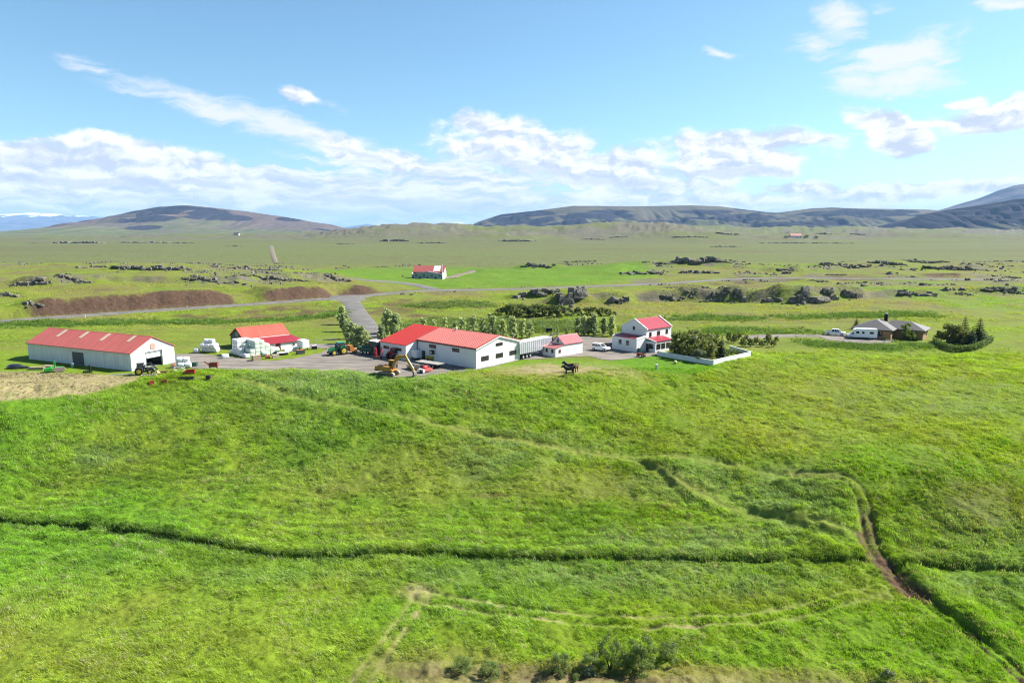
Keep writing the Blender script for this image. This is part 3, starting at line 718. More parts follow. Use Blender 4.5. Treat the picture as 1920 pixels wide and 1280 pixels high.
    cut = (s > 0) * sstep(1.9, 3.4, bh) * sstep(3.5, 5, d) * (1 - sstep(11.5, 13.5, d + 3.5 * w1)) * sstep(_t_at_u(40), _t_at_u(75), t)
    verge = np.exp(-((d - 5.5) / 2.5) ** 2) * np.clip(.55 + .8 * w1, 0, 1) * .7
    dirt[nr] = np.maximum(dirt[nr], np.maximum(cut, verge * .6)); lush[nr] *= 1 - np.maximum(cut, verge)
    bare = np.maximum(polymask(xr, yr, [P(u, v, .2) for u, v in [(330, 588), (480, 578), (600, 571), (630, 566), (640, 590), (560, 588), (430, 592)]], 8), polymask(xr, yr, [P(u, v, .4) for u, v in [(690, 570), (790, 556), (820, 572), (790, 588), (700, 584)]], 8))
    dirt[nr] = np.maximum(dirt[nr], bare * np.clip(.45 + 1.2 * w1, 0, .75))
    plot = polymask(xr, yr, [P(u, v, 2) for u, v in [(1250, 529), (1400, 520), (1600, 519), (1790, 519), (1790, 525), (1500, 527), (1300, 534)]], 6)
    dirt[nr] = np.maximum(dirt[nr], plot * np.clip(.55 + 1.0 * w1, 0, .8))
    # green home field round the far barn
    gf = polymask(x, y, [P(u, v, 1) for u, v in [(600, 512), (700, 503), (980, 500), (1200, 503), (1180, 522), (1050, 534), (830, 536), (700, 524)]], 25); lush = np.maximum(lush, gf * .9); dry *= 1 - gf * .8; rock *= 1 - gf
    c8 = lambda a: np.clip(a, 0, 1)
    return np.stack([c8(dry), c8(lush), c8(dirt), c8(rock)], -1), np.stack([c8(hay), c8(wind), c8(plain), c8(dark)], -1)

def build_ground():
    phis = [math.atan((v - 640) / F) + PITCH for v in list(np.arange(1500, 474, -1.35)) + list(np.arange(473.4, 440, -.5))]
    ys = [40 / math.tan(p) for p in phis]
    ys += list(np.exp(np.linspace(math.log(ys[-1]), math.log(42000), 46))[1:])
    ys = np.array(ys); ts = np.concatenate([np.linspace(-1.35, -.87, 80, endpoint=False), np.linspace(-.87, .87, 940, endpoint=False), np.linspace(.87, 1.35, 80)])
    X = (ys[:, None] + 14) * ts[None]; Y = np.repeat(ys[:, None], len(ts), 1)
    x, y = X.ravel(), Y.ravel(); z = height(x, y)
    z = np.where(y > 9000, z - (y - 9000) * .0008, z)
    nr, nc = X.shape
    i = (np.arange(nr - 1)[:, None] * nc + np.arange(nc - 1)[None]).ravel()
    me = np_mesh('ground', np.stack([x, y, z], -1), np.stack([i, i + 1, i + nc + 1, i + nc], -1), True)
    a, b = cover_masks(x, y)
    for n, arr in (('cover_a', a), ('cover_b', b)):
        at = me.attributes.new(n, 'FLOAT_COLOR', 'POINT'); at.data.foreach_set('color', arr.astype(np.float32).ravel())
    o = link('ground', me, None, ground_material())
    return struct(o, 'green grassland of meadow, slope and wide plain')
GROUND = build_ground()

# ------------------------------------------------------------------ roads and gravel
def gravel_mat(name, rgb, wheel=True):
    if name in MATS: return MATS[name]
    m, nt, b = principled(name); geo = nt.nodes.new('ShaderNodeNewGeometry'); pos = geo.outputs['Position']
    mp = nt.nodes.new('ShaderNodeMapping'); mp.inputs['Scale'].default_value = (.12, .5, 1); mp.inputs['Rotation'].default_value = (0, 0, R(20)); nt.links.new(pos, mp.inputs['Vector'])
    n1 = nnoise(nt, mp.outputs[0], 1, 5, .65); n2 = nnoise(nt, pos, 3.0, 5, .7); n3 = nnoise(nt, pos, .12, 3)
    c = nmix(nt, nramp(nt, n1, .35, .68), (rgb[0] * .66, rgb[1] * .66, rgb[2] * .69), (rgb[0] * 1.25, rgb[1] * 1.23, rgb[2] * 1.18))
    c = nmix(nt, nramp(nt, n3, .5, .75, 0, .5), c, (rgb[0] * 1.2, rgb[1] * 1.08, rgb[2] * .92))
    v = nmath(nt, 'MULTIPLY_ADD', n2, .7, .65); cc = nt.nodes.new('ShaderNodeCombineColor')
    for i in range(3): nt.links.new(v, cc.inputs[i])
    c = nmix(nt, 1.0, c, cc.outputs[0], 'MULTIPLY'); nt.links.new(c, b.inputs['Base Color']); b.inputs['Roughness'].default_value = .9; b.inputs['Specular IOR Level'].default_value = .15
    bp = nt.nodes.new('ShaderNodeBump'); bp.inputs['Strength'].default_value = .4; bp.inputs['Distance'].default_value = .05; nt.links.new(n2, bp.inputs['Height']); nt.links.new(bp.outputs[0], b.inputs['Normal'])
    MATS[name] = m; return m
YARDM = gravel_mat('yard_gravel', (.165, .147, .128)); ROADM = gravel_mat('road_surface', (.128, .122, .115)); TRACKM = gravel_mat('track_gravel', (.15, .128, .095))
def ribbon(name, pts, width, mat, lift=.18, label=None, wfun=None):
    pts = [np.array(p[:2]) for p in pts]; L = np.cumsum([0] + [np.hypot(*(b - a)) for a, b in zip(pts, pts[1:])])
    n = max(int(L[-1] / 3), 8); s = np.linspace(0, L[-1], n); cx, cy_ = np.interp(s, L, [p[0] for p in pts]), np.interp(s, L, [p[1] for p in pts])
    tx, ty = np.gradient(cx), np.gradient(cy_); l = np.hypot(tx, ty); nx, ny = -ty / l, tx / l
    w = np.full(n, width / 2.0) if wfun is None else np.array([wfun(q) for q in s / L[-1]]) / 2
    prof = [(-1.6, -.55), (-1.0, 0), (-.5, .06), (0, .09), (.5, .06), (1.0, 0), (1.6, -.55)]
    zc = np.maximum.reduce([gzs(cx + nx * w * k, cy_ + ny * w * k) for k in (-1, -.5, 0, .5, 1)])
    ker = np.ones(5) / 5; zc = np.maximum(zc, np.convolve(np.pad(zc, 2, 'edge'), ker, 'valid')) + lift
    jit = 1 + .05 * fbm(cx, cy_, 6, 2, 91)
    v = np.stack([np.stack([cx + nx * w * k * jit, cy_ + ny * w * k * jit, zc + h], -1) for k, h in prof], 1).reshape(-1, 3)
    m = len(prof); i = (np.arange(n - 1)[:, None] * m + np.arange(m - 1)[None]).ravel()
    o = link(name, np_mesh(name, v, np.stack([i, i + m, i + m + 1, i + 1], -1), True), None, mat)
    return struct(o, label)
ribbon('road', ROAD, 6.6, ROADM, .22, 'grey country road crossing behind the farm')
ribbon('driveway', DRIVE, 6.0, ROADM, .2, 'grey driveway from the road down to the farmyard', lambda q: 6.0 + 9 * max(0, .16 - q) / .16)
ribbon('side_road', BRANCH, 6.0, ROADM, .2, 'grey side road turning left towards the far barn')
ribbon('gravel_road', FARROAD, 4.2, TRACKM, .5, 'straight pale gravel road across the plain', lambda q: 2.6 + 3.2 * q)
ribbon('barn_track', [G(828, 521), G(848, 520), G(872, 513), G(885, 508)], 4.5, TRACKM, .25, 'short gravel track beside the far barn')
ribbon('house_track', [P(1395, 633), P(1440, 629.5), P(1500, 629), P(1560, 630), P(1610, 633)], 5.2, YARDM, .06, 'gravel track leading to the bungalow')
def patch(name, poly, z, mat, label, jag=.35, slope=None):
    """flat gravel area with an irregular outline, as a thin slab"""
    pts = []; n = len(poly)
    for i in range(n):
        a, b = np.array(poly[i][:2]), np.array(poly[(i + 1) % n][:2]); k = max(int(np.hypot(*(b - a)) / 1.2), 1)
        for t in np.linspace(0, 1, k, endpoint=False): pts.append(a * (1 - t) + b * t)
    pts = np.array(pts); pts = pts + jag * np.stack([fbm(pts[:, 0], pts[:, 1], 3, 3, 95), fbm(pts[:, 0], pts[:, 1], 3, 3, 96)], -1) * 2
    bm = bmesh.new(); top = [bm.verts.new((p[0], p[1], z)) for p in pts]; f = bm.faces.new(top)
    bot = [bm.verts.new((p[0] * 1.0, p[1], z - .3)) for p in pts]
    for i in range(len(top)): bm.faces.new((top[i], bot[i], bot[(i + 1) % len(top)], top[(i + 1) % len(top)]))
    bmesh.ops.triangulate(bm, faces=[f]); bmesh.ops.recalc_face_normals(bm, faces=bm.faces)
    me = bpy.data.meshes.new(name); bm.to_mesh(me); bm.free()
    return struct(link(name, me, None, mat), label)
patch('farmyard', [P(*p) for p in [(322, 688), (322, 664), (372, 663), (425, 668), (480, 676), (520, 676), (560, 670), (600, 662), (614, 654), (580, 652), (578, 644), (640, 645), (690, 652), (705, 632), (716, 634), (725, 650), (800, 650), (985, 655), (1020, 640), (1060, 628), (1140, 634), (1200, 640), (1238, 652), (1240, 664), (1200, 671), (1145, 676), (1100, 668), (1040, 671), (975, 675), (892, 694), (850, 699), (822, 708), (790, 714), (765, 712), (700, 705), (620, 698), (500, 697), (400, 693)]], .07, YARDM, 'grey gravel farmyard between the buildings')
patch('parking_yard', [P(*p) for p in [(1528, 628), (1600, 626), (1645, 628), (1672, 634), (1680, 640), (1650, 646), (1600, 643), (1548, 637)]], .09, YARDM, 'grey gravel parking area beside the bungalow')
# ------------------------------------------------------------------ mountains
def mountain_mat(name, green, heath, rock, snow=None):
    """vertex attribute 'relief': r = height within the mountain, g = cliff, b = scree streak"""
    m, nt, b = principled(name); geo = nt.nodes.new('ShaderNodeNewGeometry'); pos = geo.outputs['Position']
    at = nt.nodes.new('ShaderNodeAttribute'); at.attribute_name = 'relief'; s_ = nt.nodes.new('ShaderNodeSeparateColor'); nt.links.new(at.outputs['Color'], s_.inputs[0])
    n1 = nnoise(nt, pos, .0016, 6, .6); n2 = nnoise(nt, pos, .010, 5, .6)
    up = nramp(nt, nmath(nt, 'ADD', s_.outputs[0], nmath(nt, 'MULTIPLY_ADD', n1, 1.6, -.8)), .18, .72)
    c = nmix(nt, up, nmix(nt, nramp(nt, n2, .35, .7), green, (green[0] * 1.3, green[1] * 1.05, green[2] * 1.2)), heath)
    c = nmix(nt, nmath(nt, 'MULTIPLY', s_.outputs[2], .7), c, (heath[0] * .8, heath[1] * .85, heath[2] * .95))
    k = nramp(nt, nmath(nt, 'ADD', s_.outputs[1], nmath(nt, 'MULTIPLY_ADD', n2, .8, -.4)), .20, .44)
    c = nmix(nt, k, c, nmix(nt, n2, (rock[0] * .7, rock[1] * .7, rock[2] * .75), rock))
    if snow:
        ps = nt.nodes.new('ShaderNodeSeparateXYZ'); nt.links.new(pos, ps.inputs[0])
        s = nramp(nt, nmath(nt, 'ADD', ps.outputs[2], nmath(nt, 'MULTIPLY_ADD', n1, snow[1] * 2, -snow[1])), snow[0] - snow[2], snow[0] + snow[2])
        c = nmix(nt, s, c, (.85, .88, .92))
    nt.links.new(c, b.inputs['Base Color']); b.inputs['Roughness'].default_value = .95; b.inputs['Specular IOR Level'].default_value = .05
    bp = nt.nodes.new('ShaderNodeBump'); bp.inputs['Strength'].default_value = .5; bp.inputs['Distance'].default_value = 18
    nt.links.new(nnoise(nt, pos, .012, 4, .55), bp.inputs['Height']); nt.links.new(bp.outputs[0], b.inputs['Normal'])
    return m
def mountain(name, sky_px, D, depth, mat, label, seed, terr=.5, rows=170, cols=420, gully=.10, rocky=0.0, cliffs=()):
    us = np.array([p[0] for p in sky_px], float); vs = np.array([p[1] for p in sky_px], float)
    t = np.linspace(us[0], us[-1], cols); v = np.interp(t, us, vs)
    ker = np.hanning(9); ker /= ker.sum(); v = np.convolve(np.pad(v, 4, 'edge'), ker, 'valid')
    dirs = np.array([ray(a, b) for a, b in zip(t, v)])
    xr = dirs[:, 0] / dirs[:, 1] * D; h = CH + dirs[:, 2] / dirs[:, 1] * D
    h = np.maximum(h, -6)
    s = np.concatenate([np.linspace(-1, -.0, int(rows * .72)), np.linspace(.02, 1, rows - int(rows * .72))])
    X = np.repeat(xr[None], len(s), 0); S = np.repeat(s[:, None], cols, 1); Hh = np.repeat(h[None], len(s), 0)
    wig = fbm(X, S * 0 + 3.0, depth * .5, 4, seed) * .22
    a = np.clip(1 - np.abs(S) * (1 + np.where(S < 0, wig, 0)), 0, 1)
    q = np.where(S < 0, .45 * a + .55 * a ** 1.9, a)
    # benches, cliffs and gullies
    Y = D + S * depth; body = np.sin(np.clip(q, 0, 1) * math.pi)
    zone = fbm(X, Y, depth * .55, 3, seed + 3); nlev = 6.0
    lev = q * nlev + 1.1 * fbm(X, Y, depth * .45, 3, seed + 5) + X / depth * .35; fr = lev - np.floor(lev)
    st = np.floor(lev) + sstep(.35, .65, fr); on = sstep(-.22, .15, zone + .35 * (q - .45))
    q2 = q + (st - lev) / nlev * terr * on
    gl = 1 - np.abs(fbm(X, Y * .18, depth * .13, 4, seed + 9)) * 2.2; gl = np.clip(gl, 0, 1) ** 2
    q2 = q2 - gully * gl * body + .10 * fbm(X, Y, depth * .35, 3, seed + 13) * body + .02 * fbm(X, Y, depth * .05, 3, seed + 11) * body
    q2 = np.clip(q2, -.02, 1)
    cap = np.where(np.abs(S) < .015, q, q2)
    Z = -8 + (Hh + 8) * cap
    cliff = on * np.exp(-((fr - .5) / .21) ** 2) * sstep(.12, .3, q) * sstep(-.35, .1, fbm(X, Y, depth * .2, 3, seed + 15))
    pu, pv = 960 + F * X / (Y * math.cos(PITCH)), 432 - (Z - CH) / Y * F
    for (cu, cv, ru, rv) in cliffs:      # named cliff belts of this mountain
        e = np.hypot((pu - cu) / ru, (pv - cv) / rv) + .5 * fbm(X, Y, depth * .12, 4, seed + 21); cliff = np.maximum(cliff, (1 - sstep(.55, 1.1, e)) * (S < 0) * (.55 + .6 * np.exp(-((fr - .5) / .25) ** 2)))
    rel = np.stack([np.clip(q, 0, 1), np.clip(cliff + rocky * sstep(.25, .6, q), 0, 1), gl * sstep(.1, .5, q), np.ones_like(q)], -1)
    nr = len(s); i = (np.arange(nr - 1)[:, None] * cols + np.arange(cols - 1)[None]).ravel()
    me = np_mesh(name, np.stack([X.ravel(), Y.ravel(), Z.ravel()], -1), np.stack([i, i + 1, i + cols + 1, i + cols], -1), True)
    at = me.attributes.new('relief', 'FLOAT_COLOR', 'POINT'); at.data.foreach_set('color', rel.astype(np.float32).ravel())
    return struct(link(name, me, None, mat), label)
GREENHILL = mountain_mat('moss_and_basalt', (.075, .088, .032), (.098, .072, .058), (.026, .024, .030))
PLATEAU = mountain_mat('plateau_slopes', (.074, .088, .032), (.080, .070, .044), (.022, .021, .028))
BASALT = mountain_mat('dark_basalt', (.050, .054, .028), (.040, .033, .036), (.018, .017, .023))
SLATE = mountain_mat('slate_peak', (.085, .068, .062), (.092, .070, .066), (.06, .05, .05))
SNOWY = mountain_mat('snowy_range', (.07, .075, .075), (.08, .08, .085), (.06, .06, .07), (620, 420, 60))
BLUE = mountain_mat('far_range', (.07, .08, .07), (.07, .075, .08), (.06, .06, .07), (300, 160, 50))
mountain('hill', [(60, 441), (120, 437), (170, 425), (210, 408), (260, 396), (310, 387), (350, 385), (385, 388), (420, 392), (460, 396), (500, 402), (530, 406), (560, 411), (585, 416), (620, 421), (655, 431), (700, 440)], 7000, 2300, GREENHILL, 'broad brown and green hill with dark cliff bands at left', 101, 1.1, gully=.12, cliffs=[(398, 401, 48, 11), (345, 391, 26, 7), (270, 427, 36, 4), (440, 410, 30, 6), (545, 412, 30, 4)])
mountain('plateau', [(830, 440), (870, 428), (900, 415), (940, 402), (1000, 396), (1040, 391), (1075, 386), (1120, 386), (1180, 387), (1240, 386), (1300, 385), (1350, 387), (1390, 392), (1430, 397), (1455, 399), (1480, 396), (1520, 391), (1560, 389), (1610, 391), (1680, 392), (1740, 393), (1800, 398), (1860, 405), (1950, 440)], 7600, 2700, PLATEAU, 'long green and dark plateau ridge right of centre', 140, 1.2, cols=640, gully=.20, cliffs=[(1000, 402, 60, 6), (1130, 404, 80, 9), (1240, 418, 50, 7), (1390, 410, 70, 7), (1480, 422, 70, 7), (1600, 402, 100, 7), (960, 414, 50, 7), (1320, 398, 60, 5), (1560, 418, 50, 8)])
mountain('basalt_mountain', [(1630, 440), (1680, 428), (1700, 415), (1730, 402), (1780, 393), (1850, 383), (1900, 374), (1930, 371), (2000, 364), (2100, 368), (2200, 384), (2330, 438)], 5400, 1150, BASALT, 'dark steep basalt mountain at the right edge', 171, .8, gully=.22, rocky=.55)
mountain('slate_mountain', [(1700, 425), (1740, 402), (1790, 385), (1830, 374), (1870, 358), (1900, 348), (1930, 343), (2000, 342), (2100, 360), (2250, 430)], 11500, 3000, SLATE, 'grey violet peak behind the dark mountain at the right edge', 190, .2, gully=.06)
mountain('snowy_mountains', [(-420, 425), (-250, 404), (-100, 400), (0, 402), (60, 399), (100, 401), (150, 404), (190, 407), (230, 414), (300, 434)], 27000, 6000, SNOWY, 'distant blue mountains streaked with snow at the far left', 210, .2)
mountain('blue_mountains', [(620, 436), (650, 426), (690, 420), (715, 428), (745, 430), (780, 425), (830, 419), (865, 417), (890, 425), (930, 436)], 25000, 5000, BLUE, 'faint blue mountains in the gap between the hill and the plateau', 230, .2)

# ------------------------------------------------------------------ haze
def build_haze():
    m = bpy.data.materials.new('haze_air'); m.use_nodes = True; nt = m.node_tree; nt.nodes.clear()
    out = nt.nodes.new('ShaderNodeOutputMaterial'); v = nt.nodes.new('ShaderNodeVolumePrincipled')
    v.inputs['Color'].default_value = (.34, .60, 1.0, 1); v.inputs['Density'].default_value = HAZE; v.inputs['Anisotropy'].default_value = 0.0
    nt.links.new(v.outputs[0], out.inputs['Volume'])
    o = MB().box(-60000, 60000, -150, 46000, -45, 900).build('haze', m)
    o['kind'] = 'stuff'; o['label'] = 'thin blue air haze over the plain'
    return o
HAZE = 2.8e-5
build_haze()
# ------------------------------------------------------------------ buildings
WHITE = pm('white_paint', (.62, .62, .615), .55, .05, .6, dirt=.10); WHITE2 = pm('worn_white_plaster', (.62, .625, .62), .7, .07, .8, dirt=.22)
SHEETW = pm('white_sheet_metal', (.60, .61, .615), .5, .07, .5, dirt=.12, ribs=('Y', 2.4), bump=.5); SHEETG = pm('grey_sheet_metal', (.62, .63, .64), .5, .06, .5, ribs=('X', 2.4), bump=.5)
RED_FADED = pm('faded_red_roof', (.58, .140, .110), .5, .10, .35, dirt=.05, ribs=('Y', 2.2), bump=.4)
RED_BRIGHT = pm('bright_red_roof', (.56, .036, .016), .45, .05, .3); RED_SEAM = pm('seamed_red_roof', (.48, .090, .068), .45, .06, .3, ribs=('Y', .52), bump=.2); RED_SEAM_D = pm('roof_seam_paint', (.80, .34, .29), .45, .05)
SALMON = pm('salmon_roof', (.48, .115, .075), .5, .12, .4, ribs=('X', 2.2), bump=.4); CRIMSON_D = pm('dark_crimson_roof', (.36, .022, .028), .45, .06, .4, ribs=('X', 2.2), bump=.3)
CRIMSON = pm('crimson_roof', (.36, .012, .034), .45, .05, .4, ribs=('X', 2.2), bump=.3); PINK = pm('pink_fascia', (.55, .16, .16), .5, .05)
DARKRED = pm('dark_red_trim', (.13, .02, .025), .5, .06); DARKBROWN = pm('dark_brown_frame', (.035, .022, .02), .5, .06); SLATEGREY = pm('slate_grey_roof', (.100, .093, .092), .6, .08, .5)
STEEL = pm('galvanised_steel', (.42, .43, .44), .4, .1, 2, metal=.6); CREAM = pm('cream_translucent_sheet', (.62, .52, .38), .5, .12); DOORGREY = pm('blue_grey_door', (.075, .085, .105), .55, .10, 1)
DARKGREY = pm('dark_grey_sheet', (.055, .058, .065), .55, .12, 1); TAN = pm('tan_cladding', (.44, .27, .13), .7, .10, 1, ribs=('Z', 2.5), bump=.5); CONCRETE = pm('concrete', (.33, .32, .30), .85, .10, 1.5); BLACK = pm('black_rubber', (.012, .012, .013), .7, .15, 3)
PINKHATCH = pm('weathered_pink_board', (.50, .33, .27), .7, .12); GREYTRI = pm('pale_grey_sheet', (.55, .56, .58), .5, .05, .6, ribs=('X', 2.4), bump=.4)
GLASS = glass_mat()

def wall_pt(plane, c, s, z, out):
    return (c, s, z) if plane == 'x' else (s, c, z)
def slab(mb, plane, c0, c1, s0, s1, z0, z1):
    c0, c1 = min(c0, c1), max(c0, c1)
    return mb.box(c0, c1, s0, s1, z0, z1) if plane == 'x' else mb.box(s0, s1, c0, c1, z0, z1)
def window(parent, plane, c, sign, s0, s1, z0, z1, frame, mull=1, fw=.09, name='window', cross=False):
    """window on the wall plane (x=c or y=c) whose outside is towards sign; frame with mullions, one pane per light, a sill"""
    m = MB(); a, b = c, c + sign * .07
    slab(m, plane, a, b, s0, s1, z0, z0 + fw); slab(m, plane, a, b, s0, s1, z1 - fw, z1)
    slab(m, plane, a, b, s0, s0 + fw, z0 + fw, z1 - fw); slab(m, plane, a, b, s1 - fw, s1, z0 + fw, z1 - fw)
    n = mull + 1; w = (s1 - s0 - 2 * fw) / n
    for i in range(1, n): slab(m, plane, a, c + sign * .06, s0 + fw + w * i - .03, s0 + fw + w * i + .03, z0 + fw, z1 - fw)
    f = m.build(name, frame, parent)
    for i in range(n):
        g = MB(); slab(g, plane, c + sign * .004, c + sign * .03, s0 + fw + w * i + (.03 if i else 0), s0 + fw + w * (i + 1) - (.03 if i < n - 1 else 0), z0 + fw, z1 - fw); g.build('pane', GLASS, f)
    return f
def door(parent, plane, c, sign, s0, s1, z0, z1, mat, handle=True, name='door', boards=0):
    m = MB(); slab(m, plane, c, c + sign * .06, s0, s1, z0, z1); d = m.build(name, mat, parent)
    if handle:
        k = MB(); slab(k, plane, c + sign * .06, c + sign * .12, s1 - .25, s1 - .12, z0 + .95, z0 + 1.1); k.build('handle', STEEL, d)
    return d
def shell(root, x0, x1, y0, y1, h, mat, hr=None, axis='y', t=.2, skip=(), matg=None, z0=-.25):
    """four walls; gable ends carry the triangle. axis = direction of the ridge"""
    matg = matg or mat
    def eave(n, a): 
        if n not in skip: a.build('wall', mat, root)
    def gable(n, c0, c1):
        if n in skip: return
        if axis == 'y':
            poly = [(x0, z0), (x1, z0), (x1, h), ((x0 + x1) / 2, hr), (x0, h)] if hr else [(x0, z0), (x1, z0), (x1, h), (x0, h)]
            MB().prism(poly, 'y', c0, c1).build('gable_wall', matg, root)
        else:
            poly = [(y0, z0), (y1, z0), (y1, h), ((y0 + y1) / 2, hr), (y0, h)] if hr else [(y0, z0), (y1, z0), (y1, h), (y0, h)]
            MB().prism(poly, 'x', c0, c1).build('gable_wall', matg, root)
    if axis == 'y':
        eave('x0', MB().box(x0, x0 + t, y0 + t, y1 - t, z0, h)); eave('x1', MB().box(x1 - t, x1, y0 + t, y1 - t, z0, h))
        gable('y0', y0, y0 + t); gable('y1', y1 - t, y1)
    else:
        eave('y0', MB().box(x0 + t, x1 - t, y0, y0 + t, z0, h)); eave('y1', MB().box(x0 + t, x1 - t, y1 - t, y1, z0, h))
        gable('x0', x0, x0 + t); gable('x1', x1 - t, x1)
def gable_roof(root, a0, a1, w0, w1, h, hr, axis, mat, ov=.3, rake=.25, th=.14, name='roof', ridge_mat=None):
    mid = (w0 + w1) / 2; sl = (hr - h) / (mid - w0); e = .03
    poly = [(w0 - ov, h - sl * ov + e), (mid, hr + e), (w1 + ov, h - sl * ov + e), (w1 + ov, h - sl * ov + e + th), (mid, hr + e + th), (w0 - ov, h - sl * ov + e + th)]
    r = MB().prism(poly, axis, a0 - rake, a1 + rake).build(name, mat, root)
    capp = [(mid - .22, hr + th - sl * .22 + .045), (mid + .22, hr + th - sl * .22 + .045), (mid, hr + th + .075)]
    MB().prism(capp, axis, a0 - rake - .01, a1 + rake + .01).build('ridge_cap', ridge_mat or mat, r)
    return r

# ---- long machine barn at left
b = thing('machine_barn', 'long white sheet metal barn with faded red roof at the left edge of the yard', 'barn', (-82.13, 144.62, 0), 66.29)
W_, L_, h_, hr_ = 10.97, 35.08, 3.86, 6.65
shell(b, 0, W_, 0, L_, h_, SHEETW, hr_, 'y', skip=('y0',), matg=SHEETG)
MB().box(-.02, 3.75, 0, .2, -.25, h_).build('front_wall', WHITE2, b); MB().box(7.65, W_ + .02, 0, .2, -.25, h_).build('front_wall', WHITE2, b); MB().box(3.75, 7.65, 0, .2, 3.35, h_).build('lintel', WHITE2, b)
MB().prism([(0, h_ + .005), (W_, h_ + .005), (W_ / 2, hr_)], 'y', .02, .2).build('gable_sheet', GREYTRI, b)
rl = MB().box(3.75, 7.65, .22, .3, 2.15, 3.4).build('roller_door', WHITE, b); MB().box(3.75, 7.65, .20, .32, 2.05, 2.149).build('bottom_rail', STEEL, rl)
MB().box(4.9, 6.1, -.06, .019, 3.98, 5.25).build('gable_hatch', PINKHATCH, b)
MB().box(3.6, 3.75, -.05, -.003, 0, 3.45).box(7.65, 7.8, -.05, -.003, 0, 3.45).box(3.6, 7.8, -.05, -.003, 3.451, 3.57).build('door_frame', DARKGREY, b)
door(b, 'x', 0, -1, 15.4, 19.2, .05, 2.9, DOORGREY, name='sliding_door')
MB().box(-.05, -.003, 13.5, 21.2, 2.95, 3.08).build('door_rail', STEEL, b)
rf = gable_roof(b, 0, L_, 0, W_, h_, hr_, 'y', RED_FADED, .28, .22)
sl = (hr_ - h_) / (W_ / 2)
for yy, ln in ((28.3, .50), (20.6, .46), (13.2, .5), (4.9, .42)):
    xm = W_ / 2; xa = xm * (1 - ln)
    MB().prism([(xa, h_ + sl * xa + .178), (xm - .25, hr_ + .178 - sl * .25), (xm - .25, hr_ + .215 - sl * .25), (xa, h_ + sl * xa + .215)], 'y', yy - .45, yy + .45).build('skylight', CREAM, rf)
MB().box(-.36, -.29, -.2, L_ + .2, h_ - .26, h_ - .10).build('gutter', STEEL, b)
MB().box(.25, W_ - .25, .35, L_ - .25, -.2, .03).build('floor', CONCRETE, b)

# ---- workshop with the broad wing
b = thing('workshop', 'large white workshop with red roof and dark strip windows in the middle of the yard', 'building', (-7.83, 146.77, 0), 49.2)
W_, L_, h_, hr_, ex, L2, h2 = 14.87, 19.3, 4.57, 6.55, 3.64, 9.2, 3.60
shell(b, 0, W_, 0, L_, h_, WHITE, hr_, 'y', skip=('y1',))
MB().box(-ex, -ex + .2, L_ + .2, L_ + L2 - .2, -.25, h2).build('wing_wall', WHITE, b)
MB().prism([(-ex, -.25), (W_, -.25), (W_, h_), (W_ / 2, hr_), (-ex, h2)], 'y', L_ + L2 - .2, L_ + L2).build('gable_wall', WHITE, b)
MB().prism([(-ex, -.25), (-.003, -.25), (-.003, h_ - .02), (-ex, h2)], 'y', L_, L_ + .2).build('wing_wall', WHITE, b)
MB().box(W_ - .2, W_, L_, L_ + L2 - .2, -.25, h_).build('wall', WHITE, b)
MB().box(-ex - .03, -ex + .05, L_ - .04, L_ + .03, 0, h2).build('corner_trim', DARKRED, b)
rf = gable_roof(b, 0, L_, 0, W_, h_, hr_, 'y', RED_SEAM, .3, .28)
sl = (hr_ - h_) / (W_ / 2)
seam = MB(); xa, xb = -.28, W_ / 2 - .2
seam.prism([(xa, h_ + sl * xa + .172), (xb, h_ + sl * xb + .172), (xb, h_ + sl * xb + .235), (xa, h_ + sl * xa + .235)], 'y', -.07, .07); sm = seam.mesh('roof_seam')
for k in range(32):
    o = link('roof_seam', sm, rf, RED_SEAM_D); o.location = (0, .2 + k * .6, 0)
th = .14; e = .05
poly = [(-ex - .3, h2 - sl * .3 + e), (W_ / 2, hr_ + e), (W_ + .3, h_ - sl * .3 + e), (W_ + .3, h_ - sl * .3 + e + th), (W_ / 2, hr_ + e + th), (-ex - .3, h2 - sl * .3 + e + th)]
wr = MB().prism(poly, 'y', L_ + .285, L_ + L2 + .25).build('wing_roof', RED_BRIGHT, b)
MB().prism([(-ex - .3, h2 - sl * .3 + e), (-.31, h_ - sl * .31 + e), (-.31, h_ - sl * .31 + e + th), (-ex - .3, h2 - sl * .3 + e + th)], 'y', L_ - .25, L_ + .284).build('roof_edge', RED_BRIGHT, wr)
for s0, s1 in ((1.6, 4.0), (6.4, 8.8), (11.1, 13.5)): window(b, 'y', 0, -1, s0, s1, 1.5, 2.55, DARKBROWN, 2)
window(b, 'y', 0, -1, 6.4, 8.7, 4.25, 4.95, DARKBROWN, 2)
for s0, s1 in ((12.8, 15.1), (5.2, 7.4)): window(b, 'x', 0, -1, s0, s1, 3.1, 3.95, DARKBROWN, 2)
for s0, s1 in ((20.7, 22.8), (25.2, 27.3)): window(b, 'x', -ex, -1, s0, s1, 2.05, 2.75, DARKRED, 2)
for s, x0 in ((-1, -.3), (1, W_ / 2)):
    p0 = (x0, h_ + sl * x0 - .3) if s < 0 else (W_ / 2, hr_ - .3); p1 = (W_ / 2, hr_ - .3) if s < 0 else (W_ + .3, h_ - sl * .3 - .3)
    MB().prism([p0, p1, (p1[0], p1[1] + .3), (p0[0], p0[1] + .3)], 'y', -.3, -.24).build('barge_board', GREYTRI, b)
MB().box(-.34, -.305, -.25, L_ - .3, h_ - .26, h_ - .07).build('eave_trim', DARKRED, b)
